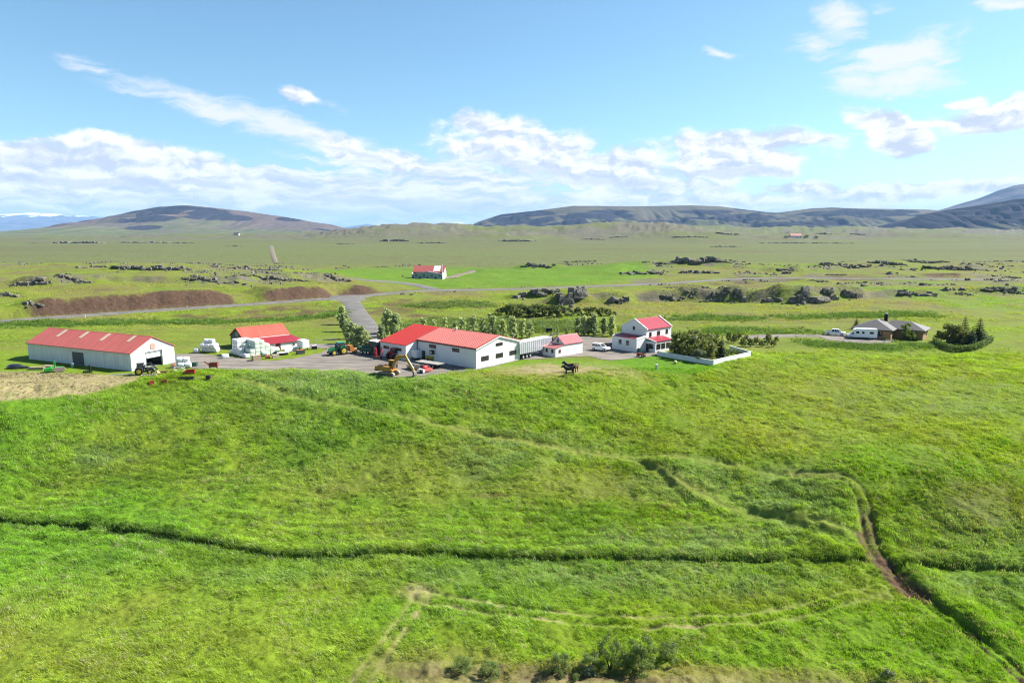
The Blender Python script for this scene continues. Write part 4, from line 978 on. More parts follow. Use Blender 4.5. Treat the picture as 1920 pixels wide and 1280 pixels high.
un = MB().rbox(-.75, -.08, 13.3, 14.3, 1.75, 2.7, .05).build('heat_pump', DARKGREY, b); MB().cyl((-.76, 13.8, 2.2), (-.80, 13.8, 2.2), .3, n=14).build('fan_grille', STEEL, un); MB().tube([(-.15, 13.2, 2.4), (-.15, 12.9, 2.9), (-.15, 12.9, 3.05)], [.05] * 3).build('pipe', STEEL, un)
vt = MB().cyl((W_ / 2 - .4, 13.2, hr_ - .05), (W_ / 2 - .4, 13.2, hr_ + .55), .16).build('roof_vent', WHITE, b); MB().cyl((W_ / 2 - .4, 13.2, hr_ + .552), (W_ / 2 - .4, 13.2, hr_ + .75), .32, .12).build('vent_cap', WHITE, vt)

# ---- hay barn with lean-to
b = thing('hay_barn', 'red roofed hay barn with low crimson lean-to behind the white bale stack', 'barn', (-68.72, 172.25, 0), 43.5)
L_, W_, h_, hr_, ex, h2 = 12.4, 8.2, 2.75, 4.95, 7.4, 1.75
shell(b, 0, L_, 0, W_, h_, WHITE, hr_, 'x', matg=DARKGREY)
gable_roof(b, 0, L_, 0, W_, h_, hr_, 'x', SALMON, .3, .2)
MB().box(.05, L_, -.36, -.31, h_ - .34, h_ - .1).build('fascia', WHITE, b)
MB().box(.3, L_ + .2, -ex, -ex + .2, -.25, h2).build('lean_to_wall', WHITE, b)
MB().prism([(-ex + .2, -.25), (0, -.25), (0, 2.42), (-ex + .2, h2)], 'x', L_, L_ + .2).build('lean_to_wall', WHITE, b); MB().prism([(-ex + .2, -.25), (0, -.25), (0, 2.42), (-ex + .2, h2)], 'x', .3, .5).build('lean_to_wall', WHITE, b)
MB().prism([(-ex - .3, h2 - .02), (-.003, 2.44), (-.003, 2.54), (-ex - .3, h2 + .08)], 'x', .1, L_ + .55).build('lean_to_roof', CRIMSON_D, b)
door(b, 'y', -ex, -1, 5.2, 6.5, 0, 1.65, DARKRED); window(b, 'y', -ex, -1, 9.6, 10.4, .7, 1.35, GREYTRI, 0)
window(b, 'x', 0, -1, 3.2, 4.6, 3.0, 3.8, GREYTRI, 1); 

# ---- small white shed
b = thing('small_shed', 'small white shed with crimson roof and lean-to beside the silver trailer', 'shed', (12.59, 162.48, 0), 40.24)
L_, W_, h_, hr_, ex, h2 = 6.42, 4.4, 2.87, 4.6, 2.89, 2.1
shell(b, 0, L_, 0, W_, h_, WHITE, hr_, 'x'); gable_roof(b, 0, L_, 0, W_, h_, hr_, 'x', CRIMSON, .16, .14, .12)
MB().box(-ex, -ex + .18, 0, W_, -.25, h2).build('lean_to_wall', WHITE, b)
for y0 in (0, W_ - .18): MB().prism([(-ex + .18, -.25), (-.003, -.25), (-.003, 2.72), (-ex + .18, h2 + .02)], 'y', y0, y0 + .18).build('lean_to_wall', WHITE, b)
MB().prism([(-ex - .2, h2 - .02), (-.15, 2.74), (-.15, 2.84), (-ex - .2, h2 + .08)], 'y', -.12, W_ + .12).build('lean_to_roof', PINK, b)
window(b, 'x', 0, -1, 1.9, 2.5, 3.1, 3.95, DARKRED, 0); window(b, 'x', -ex, -1, .75, 1.4, .95, 1.85, DARKRED, 0); window(b, 'x', -ex, -1, 2.7, 3.35, .95, 1.85, DARKRED, 0); window(b, 'y', 0, -1, -1.75, -1.15, .95, 1.8, PINK, 0)

# ---- farmhouse
b = thing('farmhouse', 'white two storey farmhouse with crimson roofs and annexes right of the yard', 'house', (33.68, 169.19, 0), 39.86)
L_, W_, h_, hr_, ex, h2, sun_, hs, Ls = 10.06, 8.04, 5.47, 7.55, 3.66, 3.44, 2.93, 2.65, 6.5
shell(b, 0, L_, 0, W_, h_, WHITE, hr_, 'x', t=.25)
gable_roof(b, .28, L_ - .28, 0, W_, h_, hr_, 'x', CRIMSON, .22, 0, .12)
for x0 in (-.03, L_ - .26):
    MB().prism([(-.3, h_ - .12), (W_ / 2, hr_ + .06), (W_ + .3, h_ - .12), (W_ + .3, h_ + .2), (W_ / 2, hr_ + .4), (-.3, h_ + .2)], 'x', x0, x0 + .29).build('parapet', WHITE, b)
for s0, s1, z0 in ((1.2, 2.0, 3.55), (4.3, 5.4, 3.6), (7.8, 8.6, 3.7)): window(b, 'y', 0, -1, s0, s1, z0, z0 + 1.15, DARKRED, 0 if s1 - s0 < 1 else 1)
window(b, 'x', 0, -1, 3.7, 4.4, 5.0, 5.9, DARKBROWN, 0)
MB().box(-ex, -ex + .25, 0, W_ - .25, -.25, h2).box(-ex + .25, 0, 0, .25, -.25, h2).box(-ex, 0, W_ - .25, W_, -.25, h2).build('annex_wall', WHITE, b)
MB().prism([(-ex + .15, h2 - .12), (-.003, h2 + .28), (-.003, h2 + .4), (-ex + .15, h2 + .0)], 'y', .3, W_ - .3).build('annex_roof', CRIMSON, b)
MB().prism([(-ex - .04, h2 - .25), (-.004, h2 + .2), (-.004, h2 + .55), (-ex - .04, h2 + .18)], 'y', -.03, .29).build('annex_parapet', WHITE, b); MB().prism([(-ex - .04, h2 - .25), (-.004, h2 + .2), (-.004, h2 + .55), (-ex - .04, h2 + .18)], 'y', W_ - .29, W_ + .03).build('annex_parapet', WHITE, b)
MB().box(-ex - .05, -ex + .14, .3, W_ - .3, h2 - .1, h2 + .06).build('annex_fascia', PINK, b)
window(b, 'x', -ex, -1, 2.4, 3.3, 1.55, 2.75, DARKBROWN, 1); window(b, 'x', -ex, -1, 4.9, 5.8, 1.55, 2.75, DARKBROWN, 1)
MB().box(0, .25, -sun_, 0, -.25, hs).box(.25, Ls, -sun_, -sun_ + .25, -.25, hs).box(Ls - .25, Ls, -sun_ + .25, 0, -.25, hs).build('sunroom_wall', WHITE, b)
MB().prism([(-sun_ - .15, hs + .02), (-.003, hs + .65), (-.003, hs + .77), (-sun_ - .15, hs + .14)], 'x', .12, Ls + .1).build('sunroom_roof', CRIMSON, b)
MB().prism([(-sun_ - .2, hs - .1), (-.004, hs + .55), (-.004, hs + .85), (-sun_ - .2, hs + .22)], 'x', -.08, .119).build('sunroom_parapet', WHITE, b)
window(b, 'x', 0, -1, -2.3, -1.0, .85, 2.1, DARKBROWN, 1)
for s0 in (.5, 2.4, 4.4): window(b, 'y', -sun_, -1, s0, s0 + 1.45, .8, 2.15, DARKBROWN, 1)
door(b, 'x', -.02, -1, -.9, -.1, 0, 2.0, DARKBROWN)

# ---- brown bungalow with hipped roof
def hip_roof(mb, x0, x1, y0, y1, h, hr, ov=.6, t=.16):
    x0 -= ov; x1 += ov; y0 -= ov; y1 += ov; w = min(x1 - x0, y1 - y0) / 2
    if x1 - x0 >= y1 - y0: r0, r1 = (x0 + w, (y0 + y1) / 2), (x1 - w, (y0 + y1) / 2)
    else: r0, r1 = ((x0 + x1) / 2, y0 + w), ((x0 + x1) / 2, y1 - w)
    vs = [(x0, y0, h), (x1, y0, h), (x1, y1, h), (x0, y1, h), (x0, y0, h + t), (x1, y0, h + t), (x1, y1, h + t), (x0, y1, h + t), (*r0, hr), (*r1, hr)]
    fs = [(3, 2, 1, 0), (0, 1, 5, 4), (1, 2, 6, 5), (2, 3, 7, 6), (3, 0, 4, 7)]
    if x1 - x0 >= y1 - y0: fs += [(4, 5, 9, 8), (5, 6, 9), (6, 7, 8, 9), (7, 4, 8)]
    else: fs += [(4, 5, 8), (5, 6, 9, 8), (6, 7, 9), (7, 4, 8, 9)]
    return mb.add(vs, fs)
def box_walls(root, x0, x1, y0, y1, h, mat, t=.2):
    MB().box(x0, x1, y0, y0 + t, -.3, h).build('wall', mat, root); MB().box(x0, x1, y1 - t, y1, -.3, h).build('wall', mat, root)
    MB().box(x0, x0 + t, y0 + t, y1 - t, -.3, h).build('wall', mat, root); MB().box(x1 - t, x1, y0 + t, y1 - t, -.3, h).build('wall', mat, root)
br = P(1669, 637.5)
b = thing('bungalow', 'low brown bungalow with grey hipped roof and dark chimney at right', 'house', (br[0], br[1], 0), -40)
box_walls(b, -9.4, 0, 0, 11.5, 2.55, TAN); box_walls(b, .003, 7.0, 5.0, 12.6, 2.55, TAN)
r1_ = hip_roof(MB(), -9.4, 0, 0, 12.2, 2.56, 4.9, .65).build('roof', SLATEGREY, b); r2_ = hip_roof(MB(), -5, 7.0, 5.0, 12.6, 2.58, 4.6, .65).build('roof', SLATEGREY, b)
ch = MB().rbox(-3.6, -2.7, 8.2, 9.1, 3.6, 6.2, .04).build('chimney', BLACK, b); MB().rbox(-3.5, -2.8, 8.3, 9.0, 6.202, 6.5, .06).build('chimney_cap', STEEL, ch)
window(b, 'y', 5.0, -1, 3.6, 5.0, .9, 2.1, DARKBROWN, 1); window(b, 'y', 0, -1, -3.4, -2.0, .9, 2.1, DARKBROWN, 1); window(b, 'x', 7.0, 1, 9.2, 11.2, .9, 2.1, DARKBROWN, 1); door(b, 'x', 0, 1, 2.2, 3.2, 0, 2.05, DARKBROWN)
MB().box(-9.3, -.1, -.67, -.63, 2.4, 2.62).build('fascia', DARKBROWN, b)
tb = thing('garden_table', 'reddish wooden garden table with benches beside the bungalow end wall', 'table', P(1764, 637), -40)
WOOD = pm('red_brown_wood', (.20, .075, .04), .7, .15, 3)
for k in range(4): MB().box(-.8, .8, -.7 + k * .36, -.38 + k * .36, .72, .77).build('plank', WOOD, tb)
for s in (-1, 1): MB().box(-.8, .8, s * 1.1 - .15, s * 1.1 + .15, .42, .46).build('bench_plank', WOOD, tb)
for x0 in (-.6, .6): MB().bar((x0, -.9, 0), (x0, -.3, .72), .07, .07).bar((x0, .9, 0), (x0, .3, .72), .07, .07).build('leg', WOOD, tb)

# ---- far barn beyond the road
fb = G(772, 521.5); fbr = G(826, 522)
b = thing('far_barn', 'pale sheep barn with patchy red roof beyond the road', 'barn', (fb[0], fb[1], min(fb[2], fbr[2]) - .1), -4)
L_, W_, h_, hr_ = 19.0, 13, 4.0, 6.0
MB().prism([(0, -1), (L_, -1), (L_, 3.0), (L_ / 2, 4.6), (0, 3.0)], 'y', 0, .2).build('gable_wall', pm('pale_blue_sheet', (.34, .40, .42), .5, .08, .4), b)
MB().box(0, .2, .2, W_, -1, 4).box(L_ - .2, L_, .2, W_, -1, 4).box(0, L_, W_, W_ + .2, -1, 6).build('wall', WHITE2, b)
MB().prism([(-.2, 2.95), (L_ / 2, 4.58), (L_ + .2, 2.95), (L_ + .2, 3.1), (L_ / 2, 4.73), (-.2, 3.1)], 'y', -.3, 3.8).build('porch_roof', pm('violet_grey_sheet', (.30, .25, .31), .5, .1, .5), b)
rf = MB().prism([(3.4, 4.0), (9.5, 7.6), (9.5, 7.78), (3.4, 4.18)], 'x', -.2, L_ + .3).build('roof', pm('patchy_red_roof', (.40, .10, .085), .55, .12, .4), b)
MB().prism([(9.6, 7.6), (W_ + .5, 4.0), (W_ + .5, 4.18), (9.6, 7.78)], 'x', -.2, L_ + .3).build('roof', MATS['patchy_red_roof'], b)
for x0 in (0, L_ - .2): MB().prism([(3.4, 2.9), (W_, 2.9), (W_, 4.0), (9.5, 7.55), (3.4, 4.0)], 'x', x0, x0 + .2).build('gable_wall', WHITE2, b)
MB().prism([(4.2, 4.68), (9.2, 7.63), (9.2, 7.68), (4.2, 4.73)], 'x', 12.4, 16.6).build('roof_patch', pm('bare_zinc_sheet', (.55, .50, .47), .5, .15, .6), rf)
for s in (2.2, 7.0, 11.8, 16.6): window(b, 'y', 0, -1, s, s + 1.1, 1.9, 2.7, DARKBROWN, 0)
for s in (.4, 4.6, 9.2, 14.2, 18.0): door(b, 'y', 0, -1, s, s + .95, -.2, 1.75, DARKGREY, False)
# ---- tiny farms at the foot of the mountains
def far_farm(u, v, w, d, h, hr, label, roof, yaw=0):
    p = G(u, v); b = thing('far_farmhouse', label, 'house', p - np.array([0, 0, 1.0]), yaw)
    shell(b, -w / 2, w / 2, 0, d, h, WHITE, hr, 'x'); gable_roof(b, -w / 2, w / 2, 0, d, h, hr, 'x', roof, .6, .5, .3)
    for k in range(4): window(b, 'y', 0, -1, -w / 2 + w * (k + .5) / 4 - .8, -w / 2 + w * (k + .5) / 4 + .8, h * .35, h * .8, DARKBROWN, 0, .2)
far_farm(1493, 446.5, 30, 12, 7.5, 12, 'distant long white farm with red roof on the right side of the plain', SALMON, 6)
far_farm(443, 441.5, 16, 10, 6, 10, 'tiny pale farmhouse at the foot of the left hill', SLATEGREY, 0)
# ------------------------------------------------------------------ vehicles and machines
TYRE = BLACK; RIMY = pm('yellow_rim', (.62, .50, .05), .45, .06); RIMG = pm('grey_rim', (.45, .46, .47), .35, .08, metal=.5)
JDGREEN = pm('tractor_green', (.02, .20, .045), .35, .06, spec=.5); CABGREEN = pm('cab_roof_green', (.06, .30, .20), .4, .06); EXOR = pm('excavator_orange', (.52, .235, .035), .45, .10, 1.5, dirt=.2); EXCREAM = pm('dusty_track_cream', (.42, .36, .26), .7, .15, 2)
REDM = pm('machine_red', (.48, .02, .025), .4, .08); ORANGE = pm('orange_paint', (.55, .20, .04), .5, .08); DKGREEN = pm('dark_green_paint', (.02, .11, .07), .5, .08); CARW = pm('white_car_paint', (.78, .79, .80), .22, .02, spec=.6)
SILVER = pm('silver_panels', (.50, .52, .55), .35, .06, 1, metal=.35, ribs=('X', 1.6), bump=.3); BOATC = pm('cream_fibreglass', (.60, .52, .40), .5, .08); YELLOW = pm('yellow_paint', (.55, .42, .04), .5, .08); LIMEG = pm('bright_green_paint', (.04, .42, .05), .4, .06)
RUST = pm('rusty_red_paint', (.30, .055, .025), .7, .18, 2, dirt=.3); BLUEP = pm('pale_blue_plastic', (.35, .50, .62), .5, .06); WOODP = pm('pale_timber', (.46, .36, .23), .8, .15, 2); LAMPM = pm('lamp_glass', (.75, .75, .72), .15, .02)
def yaw_px(u0, v0, u1, v1):
    a, b_ = P(u0, v0), P(u1, v1); return math.degrees(math.atan2(b_[1] - a[1], b_[0] - a[0]))
YZ = .075     # top of the yard gravel
def ypos(u, v, z=YZ): p = P(u, v); return (p[0], p[1], z)
def wheel(root, x, y, r, w, rim, name='wheel'):
    t = MB(); n = 18; rings = []
    for yy, rr in ((-w / 2, r * .62), (-w / 2, r * .9), (-w * .32, r), (w * .32, r), (w / 2, r * .9), (w / 2, r * .62)):
        rings.append([(x + rr * math.cos(2 * math.pi * i / n), y + yy, r + rr * math.sin(2 * math.pi * i / n)) for i in range(n)])
    o = t.loft(rings).build(name, TYRE, root, False)
    s = 1 if y >= 0 else -1
    MB().cyl((x, y + s * (w / 2 - .03), r), (x, y + s * (w / 2 + .015), r), r * .63, r * .55, 14).cyl((x, y + s * (w / 2 + .015), r), (x, y + s * (w / 2 + .06), r), r * .2, r * .17, 10).build('rim', rim, o)
    return o
def tractor(label, loc, yaw, body, roof, rim, group=None, name='tractor'):
    t = thing(name, label, 'tractor', loc, yaw, group)
    for s in (-1, 1):
        wheel(t, -.75, s * .98, .98, .6, rim); wheel(t, 1.75, s * .88, .68, .5, rim)
        MB().prism([(-1.7, 1.35), (-1.45, 1.95), (-.75, 2.15), (.0, 1.95), (.2, 1.5), (.05, 1.5), (-.15, 1.8), (-.75, 2.02), (-1.4, 1.8), (-1.58, 1.35)], 'y', s * .68, s * 1.28).build('mudguard', body, t)
    MB().prism([(.55, 1.0), (2.55, .95), (2.75, 1.15), (2.7, 1.55), (2.3, 1.78), (.55, 1.95)], 'y', -.42, .42).build('bonnet', body, t)
    MB().box(-1.1, 2.6, -.3, .3, .62, 1.0).build('chassis', DARKGREY, t); MB().box(2.55, 3.0, -.4, .4, .6, 1.0).build('front_weight', DARKGREY, t)
    rings = [[(-1.15, -.75, 1.5), (.55, -.62, 1.5), (.55, .62, 1.5), (-1.15, .75, 1.5)], [(-1.25, -.8, 2.2), (.6, -.66, 2.2), (.6, .66, 2.2), (-1.25, .8, 2.2)], [(-1.1, -.7, 2.88), (.3, -.62, 2.88), (.3, .62, 2.88), (-1.1, .7, 2.88)]]
    c = MB().loft(rings).build('cab_glass', GLASS, t)
    pp = MB()
    for a in range(4):
        for k in range(2): pp.cyl(rings[k][a], rings[k + 1][a], .06, n=6)
    pp.build('cab_pillars', DARKGREY, c)
    MB().rbox(-1.3, .5, -.8, .8, 2.885, 3.1, .08).build('cab_roof', roof, t)
    MB().cyl((.75, -.5, 1.8), (.75, -.5, 2.75), .06).build('exhaust', DARKGREY, t)
    for s in (-1, 1): MB().box(2.72, 2.78, s * .3 - .1, s * .3 + .1, 1.25, 1.45).build('headlight', LAMPM, t)
    return t
yw = yaw_px(655, 663.5, 618, 668)
tractor('green tractor with yellow wheels parked on the gravel by the driveway trees', ypos(636, 665), yw, JDGREEN, CABGREEN, RIMY)
t = tractor('red tractor parked in the shade under the workshop wing windows', ypos(738, 672.5), 128, REDM, pm('pink_roof', (.55, .15, .15), .5), pm('dark_red_rim', (.2, .02, .02), .5)); t.scale = (.86,) * 3
t = tractor('black loader tractor with raised arms before the barn door', (*P(268, 702)[:2], 0), 20, DARKGREY, DARKGREY, RIMY, None, 'loader_tractor')
for s in (-1, 1):
    MB().bar((.3, s * .6, 2.0), (1.9, s * .6, 3.1), .12, .2).bar((1.9, s * .6, 3.1), (3.6, s * .6, 1.0), .12, .2).build('loader_arm', DARKGREY, t); MB().cyl((1.0, s * .6, 1.3), (2.5, s * .6, 2.3), .06).build('hydraulic_ram', STEEL, t)
MB().prism([(3.4, .1), (4.3, .1), (4.35, .2), (3.6, .3), (3.55, .95), (3.4, 1.0)], 'y', -1.1, 1.1).build('bucket', WOODP, t)
t.scale = (.8,) * 3

# ---- excavator
t = thing('excavator', 'orange tracked excavator with arched boom resting its bucket on the gravel', 'excavator', ypos(729, 704), yaw_px(705, 706, 770, 711))
for s in (-1, 1):
    tr = MB().prism([(-1.9, .45), (-1.7, .12), (-1.4, 0), (1.4, 0), (1.7, .12), (1.9, .45), (1.7, .78), (1.4, .88), (-1.4, .88), (-1.7, .78)], 'y', s * .85, s * 1.45).build('track', EXCREAM, t)
    MB().prism([(-1.5, .2), (1.5, .2), (1.6, .45), (1.5, .68), (-1.5, .68), (-1.6, .45)], 'y', s * 1.451, s * 1.5).build('track_frame', pm('dark_track_frame', (.12, .10, .08), .8, .2), tr)
MB().box(-1.0, 1.0, -.84, .84, .35, .8).cyl((0, 0, .8), (0, 0, 1.05), .65, n=18).build('undercarriage', DARKGREY, t)
up = MB().prism([(-2.3, 1.06), (1.4, 1.06), (1.4, 1.35), (.2, 1.95), (-2.2, 2.0), (-2.45, 1.7), (-2.45, 1.3)], 'y', -1.25, 1.25).build('upper_body', EXOR, t)
MB().box(-1.9, -.6, -1.1, .4, 2.002, 2.12).build('engine_cover', DARKGREY, up); MB().box(-2.47, -1.5, -1.27, 1.27, 1.08, 1.3).build('stripe', DARKGREY, up)
MB().box(-.1, 1.35, .32, 1.24, 1.4, 2.85).build('cab', GLASS, t); c = MB()
for x in (-.1, 1.35):
    for y in (.32, 1.24): c.box(x - .06, x + .06, y - .06, y + .06, 1.36, 2.88)
c.rbox(-.18, 1.43, .26, 1.3, 2.881, 2.99, .03).build('cab_frame', EXOR, t)
bm_ = [(1.0, -.25, 1.5), (2.3, -.25, 3.9), (4.0, -.25, 4.1)]
MB().bar(bm_[0], bm_[1], .45, .6, .42, .75).bar(bm_[1], bm_[2], .42, .75, .36, .42).build('boom', EXOR, t)
MB().bar((3.75, -.25, 4.35), (5.75, -.25, 1.2), .34, .55, .28, .32).build('stick', pm('excavator_yellow', (.58, .36, .06), .45, .1, 1.5, dirt=.2), t)
for s in (-.5, 0.0): MB().cyl((1.25, s, 1.35), (2.2, s, 3.2), .09).build('boom_ram', STEEL, t)
MB().cyl((2.4, -.25, 4.4), (3.9, -.25, 4.75), .1).build('stick_ram', STEEL, t); MB().cyl((4.5, -.25, 3.6), (5.7, -.25, 1.75), .07).build('bucket_ram', STEEL, t)
MB().prism([(5.6, 1.4), (6.0, 1.2), (6.1, .6), (5.9, .12), (5.2, .02), (4.9, .15), (5.5, .3), (5.75, .7), (5.6, 1.1)], 'y', -.75, .25).build('bucket', pm('worn_steel', (.20, .19, .18), .5, .2, 2), t)
t.scale = (1.05,) * 3

# ---- cars
def car(name, label, cat, loc, yaw, L=4.7, W=1.85, cabin=(-2.2, .9), top=1.8, belt=1.08, bed=False, clr=.32):
    t = thing(name, label, cat, loc, yaw); h = L / 2; w = W / 2
    low = [(-h, clr + .2), (-h + .1, clr), (h - .15, clr), (h, clr + .2), (h, .82), (h - .12, .98), (cabin[1] + .1, belt), (-h + .1, belt), (-h, belt - .15)]
    MB().loft([[(x * .985, -w * .93, z) for x, z in low], [(x, -w, .75 if .5 < z < .8 else z) for x, z in low], [(x, w, z) for x, z in low], [(x * .985, w * .93, z) for x, z in low]]).build('body', CARW, t)
    a0, a1 = cabin; bs = [(a0, -w * .94, belt), (a1, -w * .94, belt), (a1, w * .94, belt), (a0, w * .94, belt)]
    tp = [(a0 + .18, -w * .78, top - .06), (a1 - .75, -w * .78, top - .06), (a1 - .75, w * .78, top - .06), (a0 + .18, w * .78, top - .06)]
    g = MB().loft([bs, tp]).build('windows', GLASS, t)
    pil = MB()
    for i in range(4): pil.cyl(bs[i], tp[i], .06, n=6)
    for q in (.36, .68):
        for i, j in ((0, 1), (3, 2)):
            A = Vector(bs[i]).lerp(Vector(bs[j]), q); B = Vector(tp[i]).lerp(Vector(tp[j]), q); pil.cyl(A, B, .05, n=6)
    pil.build('pillars', CARW, t)
    MB().rbox(a0 + .12, a1 - .68, -w * .82, w * .82, top - .07, top + .02, .04).build('roof', CARW, t)
    for x in (-h + .85, h - .9):
        for s in (-1, 1): wheel(t, x, s * (w - .1), .37, .24, RIMG)
    for s in (-1, 1):
        MB().box(h - .06, h + .015, s * w * .72 - .16, s * w * .72 + .16, .68, .84).build('headlight', LAMPM, t); MB().box(-h - .015, -h + .05, s * w * .85 - .08, s * w * .85 + .08, .7, 1.0).build('tail_light', REDM, t)
        MB().box(a1 - .55, a1 - .35, s * (w + .02), s * (w + .18), belt + .02, belt + .18).build('mirror', CARW, t)
    MB().box(h - .02, h + .06, -w * .85, w * .85, clr + .05, clr + .28).build('bumper', DARKGREY, t)
    if bed: MB().box(-h + .15, cabin[0] - .1, -w * .85, w * .85, belt + .002, belt + .03).build('bed_cover', DARKGREY, t)
    return t
car('off_road_car', 'white off-road estate car parked left of the farmhouse', 'car', ypos(1126, 657.5), yaw_px(1113, 656.5, 1140, 660))
car('pickup_truck', 'white pickup truck parked left of the motorhome', 'pickup', ypos(1566, 629, .1), yaw_px(1551, 628.2, 1585, 630.6), 5.4, 1.9, (-1.0, 1.5), 1.85, 1.1, True, .4)
# ---- motorhome
t = thing('motorhome', 'white motorhome parked in front of the brown bungalow', 'motorhome', ypos(1616, 635, .1), yaw_px(1639, 636, 1590, 633.6))
MW = pm('motorhome_white', (.76, .77, .78), .3, .03, spec=.5)
MB().loft([[(x, -1.1, z) for x, z in [(-3.6, .45), (2.1, .45), (2.1, 2.0), (2.35, 2.5), (1.6, 2.85), (-3.5, 2.9), (-3.65, 2.6)]], [(x, 1.1, z) for x, z in [(-3.6, .45), (2.1, .45), (2.1, 2.0), (2.35, 2.5), (1.6, 2.85), (-3.5, 2.9), (-3.65, 2.6)]]]).build('living_box', MW, t)
MB().prism([(2.102, .45), (3.75, .45), (3.85, .75), (3.7, 1.05), (3.0, 1.25), (2.35, 1.98), (2.102, 1.98)], 'y', -.98, .98).build('cab', MW, t)
MB().prism([(3.04, 1.28), (2.98, 1.24), (2.38, 1.9), (2.43, 1.96)], 'y', -.86, .86).build('windscreen', GLASS, t)
for s in (-1, 1):
    MB().prism([(2.25, 1.2), (2.9, 1.2), (2.4, 1.8), (2.25, 1.8)], 'y', s * .985, s * 1.0).build('cab_window', GLASS, t)
    for x0, x1 in ((.9, 1.7), (-.4, .2), (-2.7, -1.7)): MB().box(x0, x1, min(s * 1.102, s * 1.12), max(s * 1.102, s * 1.12), 1.5, 2.1).build('side_window', GLASS, t)
    for x in (-2.0, 2.9): wheel(t, x, s * .92, .36, .24, RIMG)
MB().box(-3.6, 2.0, -1.115, 1.115, .62, .72).build('grey_stripe', STEEL, t); MB().rbox(-1.6, -.9, -.35, .35, 2.9, 3.0, .03).build('roof_hatch', WHITE, t)

# ---- lorry with silver trailer behind the workshop
ty = yaw_px(978, 671, 1022, 661.5)
t = thing('silver_trailer', 'long silver box trailer parked between the workshop and the small shed', 'trailer', ypos(996, 668.2), ty)
bx_ = MB().box(-5.6, 6.4, -1.25, 1.25, 1.35, 4.05).build('box', SILVER, t); MB().box(-5.65, 6.45, -1.29, 1.29, 4.052, 4.15).build('roof_sheet', WHITE, bx_)
rib_me = MB().box(-.05, .05, -1.3, -1.252, 1.4, 4.0).mesh('panel_rib'); rib_me.materials.append(STEEL)
for k in range(16): link('panel_rib', rib_me, bx_).location = (-5.2 + k * .75, 0, 0)
MB().box(-5.6, 6.4, -.5, .5, 1.0, 1.348).build('frame', DARKGREY, t)
for x in (-4.3, -3.0, -1.7):
    for s in (-1, 1): wheel(t, x, s * 1.0, .5, .32, RIMG)
for s in (-1, 1): MB().box(3.4, 3.6, s * .8 - .08, s * .8 + .08, .02, 1.0).build('landing_leg', STEEL, t)
tp = Vector(t.location) + Matrix.Rotation(R(ty), 3, 'Z') @ Vector((8.3, 0, 0))
t = thing('lorry_cab', 'dark lorry cab with folded crane coupled to the silver trailer', 'lorry', tp, ty)
MB().rbox(.6, 2.6, -1.2, 1.2, .75, 3.3, .12).build('cab', DARKGREY, t); MB().box(2.6, 2.63, -1.0, 1.0, 1.9, 2.9).build('windscreen', GLASS, t); MB().box(-2.6, .55, -.5, .5, .7, 1.0).build('frame', BLACK, t)
for x in (1.7, -1.4):
    for s in (-1, 1): wheel(t, x, s * 1.0, .5, .32, RIMG)
MB().box(-.2, .3, -.4, .4, 1.0, 3.4).bar((0, 0, 3.4), (-1.6, .2, 4.0), .25, .3).bar((-1.6, .2, 4.0), (2.2, .3, 4.4), .2, .25).build('crane', DARKGREY, t); MB().box(-.3, .4, -.9, -.45, 2.2, 2.9).build('toolbox', DKGREEN, t)

# ---- trailers and implements in the yard
t = thing('flatbed_trailer', 'pale grey flatbed trailer standing before the workshop', 'trailer', ypos(806, 688), yaw_px(770, 682, 828, 691))
dk = MB().box(-3.4, 3.4, -1.2, 1.2, .95, 1.02).build('deck', CONCRETE, t)
for k in range(8): MB().box(-3.4, 3.4, -1.19 + k * .3, -.92 + k * .3, 1.022, 1.05).build('plank', pm('grey_deck_boards', (.38, .36, .32), .8, .12, 1), dk)
MB().box(-3.2, 3.9, -.4, -.25, .7, .948).box(-3.2, 3.9, .25, .4, .7, .948).build('frame', DARKGREY, t)
for x in (-.4, .5):
    for s in (-1, 1): wheel(t, x + 1.4, s * .95, .36, .25, RIMG)
MB().box(-3.3, -3.1, -.06, .06, 0, .95).build('prop_stand', STEEL, t)
t = thing('boat_trailer', 'cream open boat hull on the gravel between excavator and flatbed', 'boat', ypos(776, 693), yaw_px(762, 690, 792, 699))
hull = []
for x, w, zb, zt in ((-2.2, .75, .45, 1.0), (-1.0, .9, .3, 1.0), (.5, .85, .3, 1.05), (1.7, .55, .45, 1.15), (2.5, .06, .9, 1.3)): hull.append([(x, -w, zt), (x, -w * .7, zb), (x, w * .7, zb), (x, w, zt), (x, w * .82, zt), (x, w * .55, zb + .2), (x, -w * .55, zb + .2), (x, -w * .82, zt)])
MB().loft(hull).build('hull', BOATC, t); MB().box(-1.2, -.9, -.7, .7, .8, .86).box(.3, .6, -.7, .7, .8, .86).build('thwart', DARKGREY, t); MB().box(-1.8, -1.6, -.6, .6, 0, .4).box(1.0, 1.2, -.6, .6, 0, .42).build('cradle', WOODP, t)
t = thing('red_mower', 'red and white rotary mower lying on the gravel by the flatbed', 'mower', ypos(798, 697.5), yaw_px(786, 701, 812, 694))
MB().prism([(-1.5, .25), (1.5, .25), (1.6, .5), (1.2, .75), (-1.2, .75), (-1.6, .5)], 'y', -.75, .55).build('deck', pm('pale_red_deck', (.55, .12, .11), .5, .1), t); MB().loft([[(.9 * k * math.cos(a), .1 + .45 * k * math.sin(a), z) for a in np.linspace(0, 2 * math.pi, 14, endpoint=False)] for k, z in ((1, .752), (1.05, 1.1), (.75, 1.35), (.3, 1.4))]).build('cowl', REDM, t)
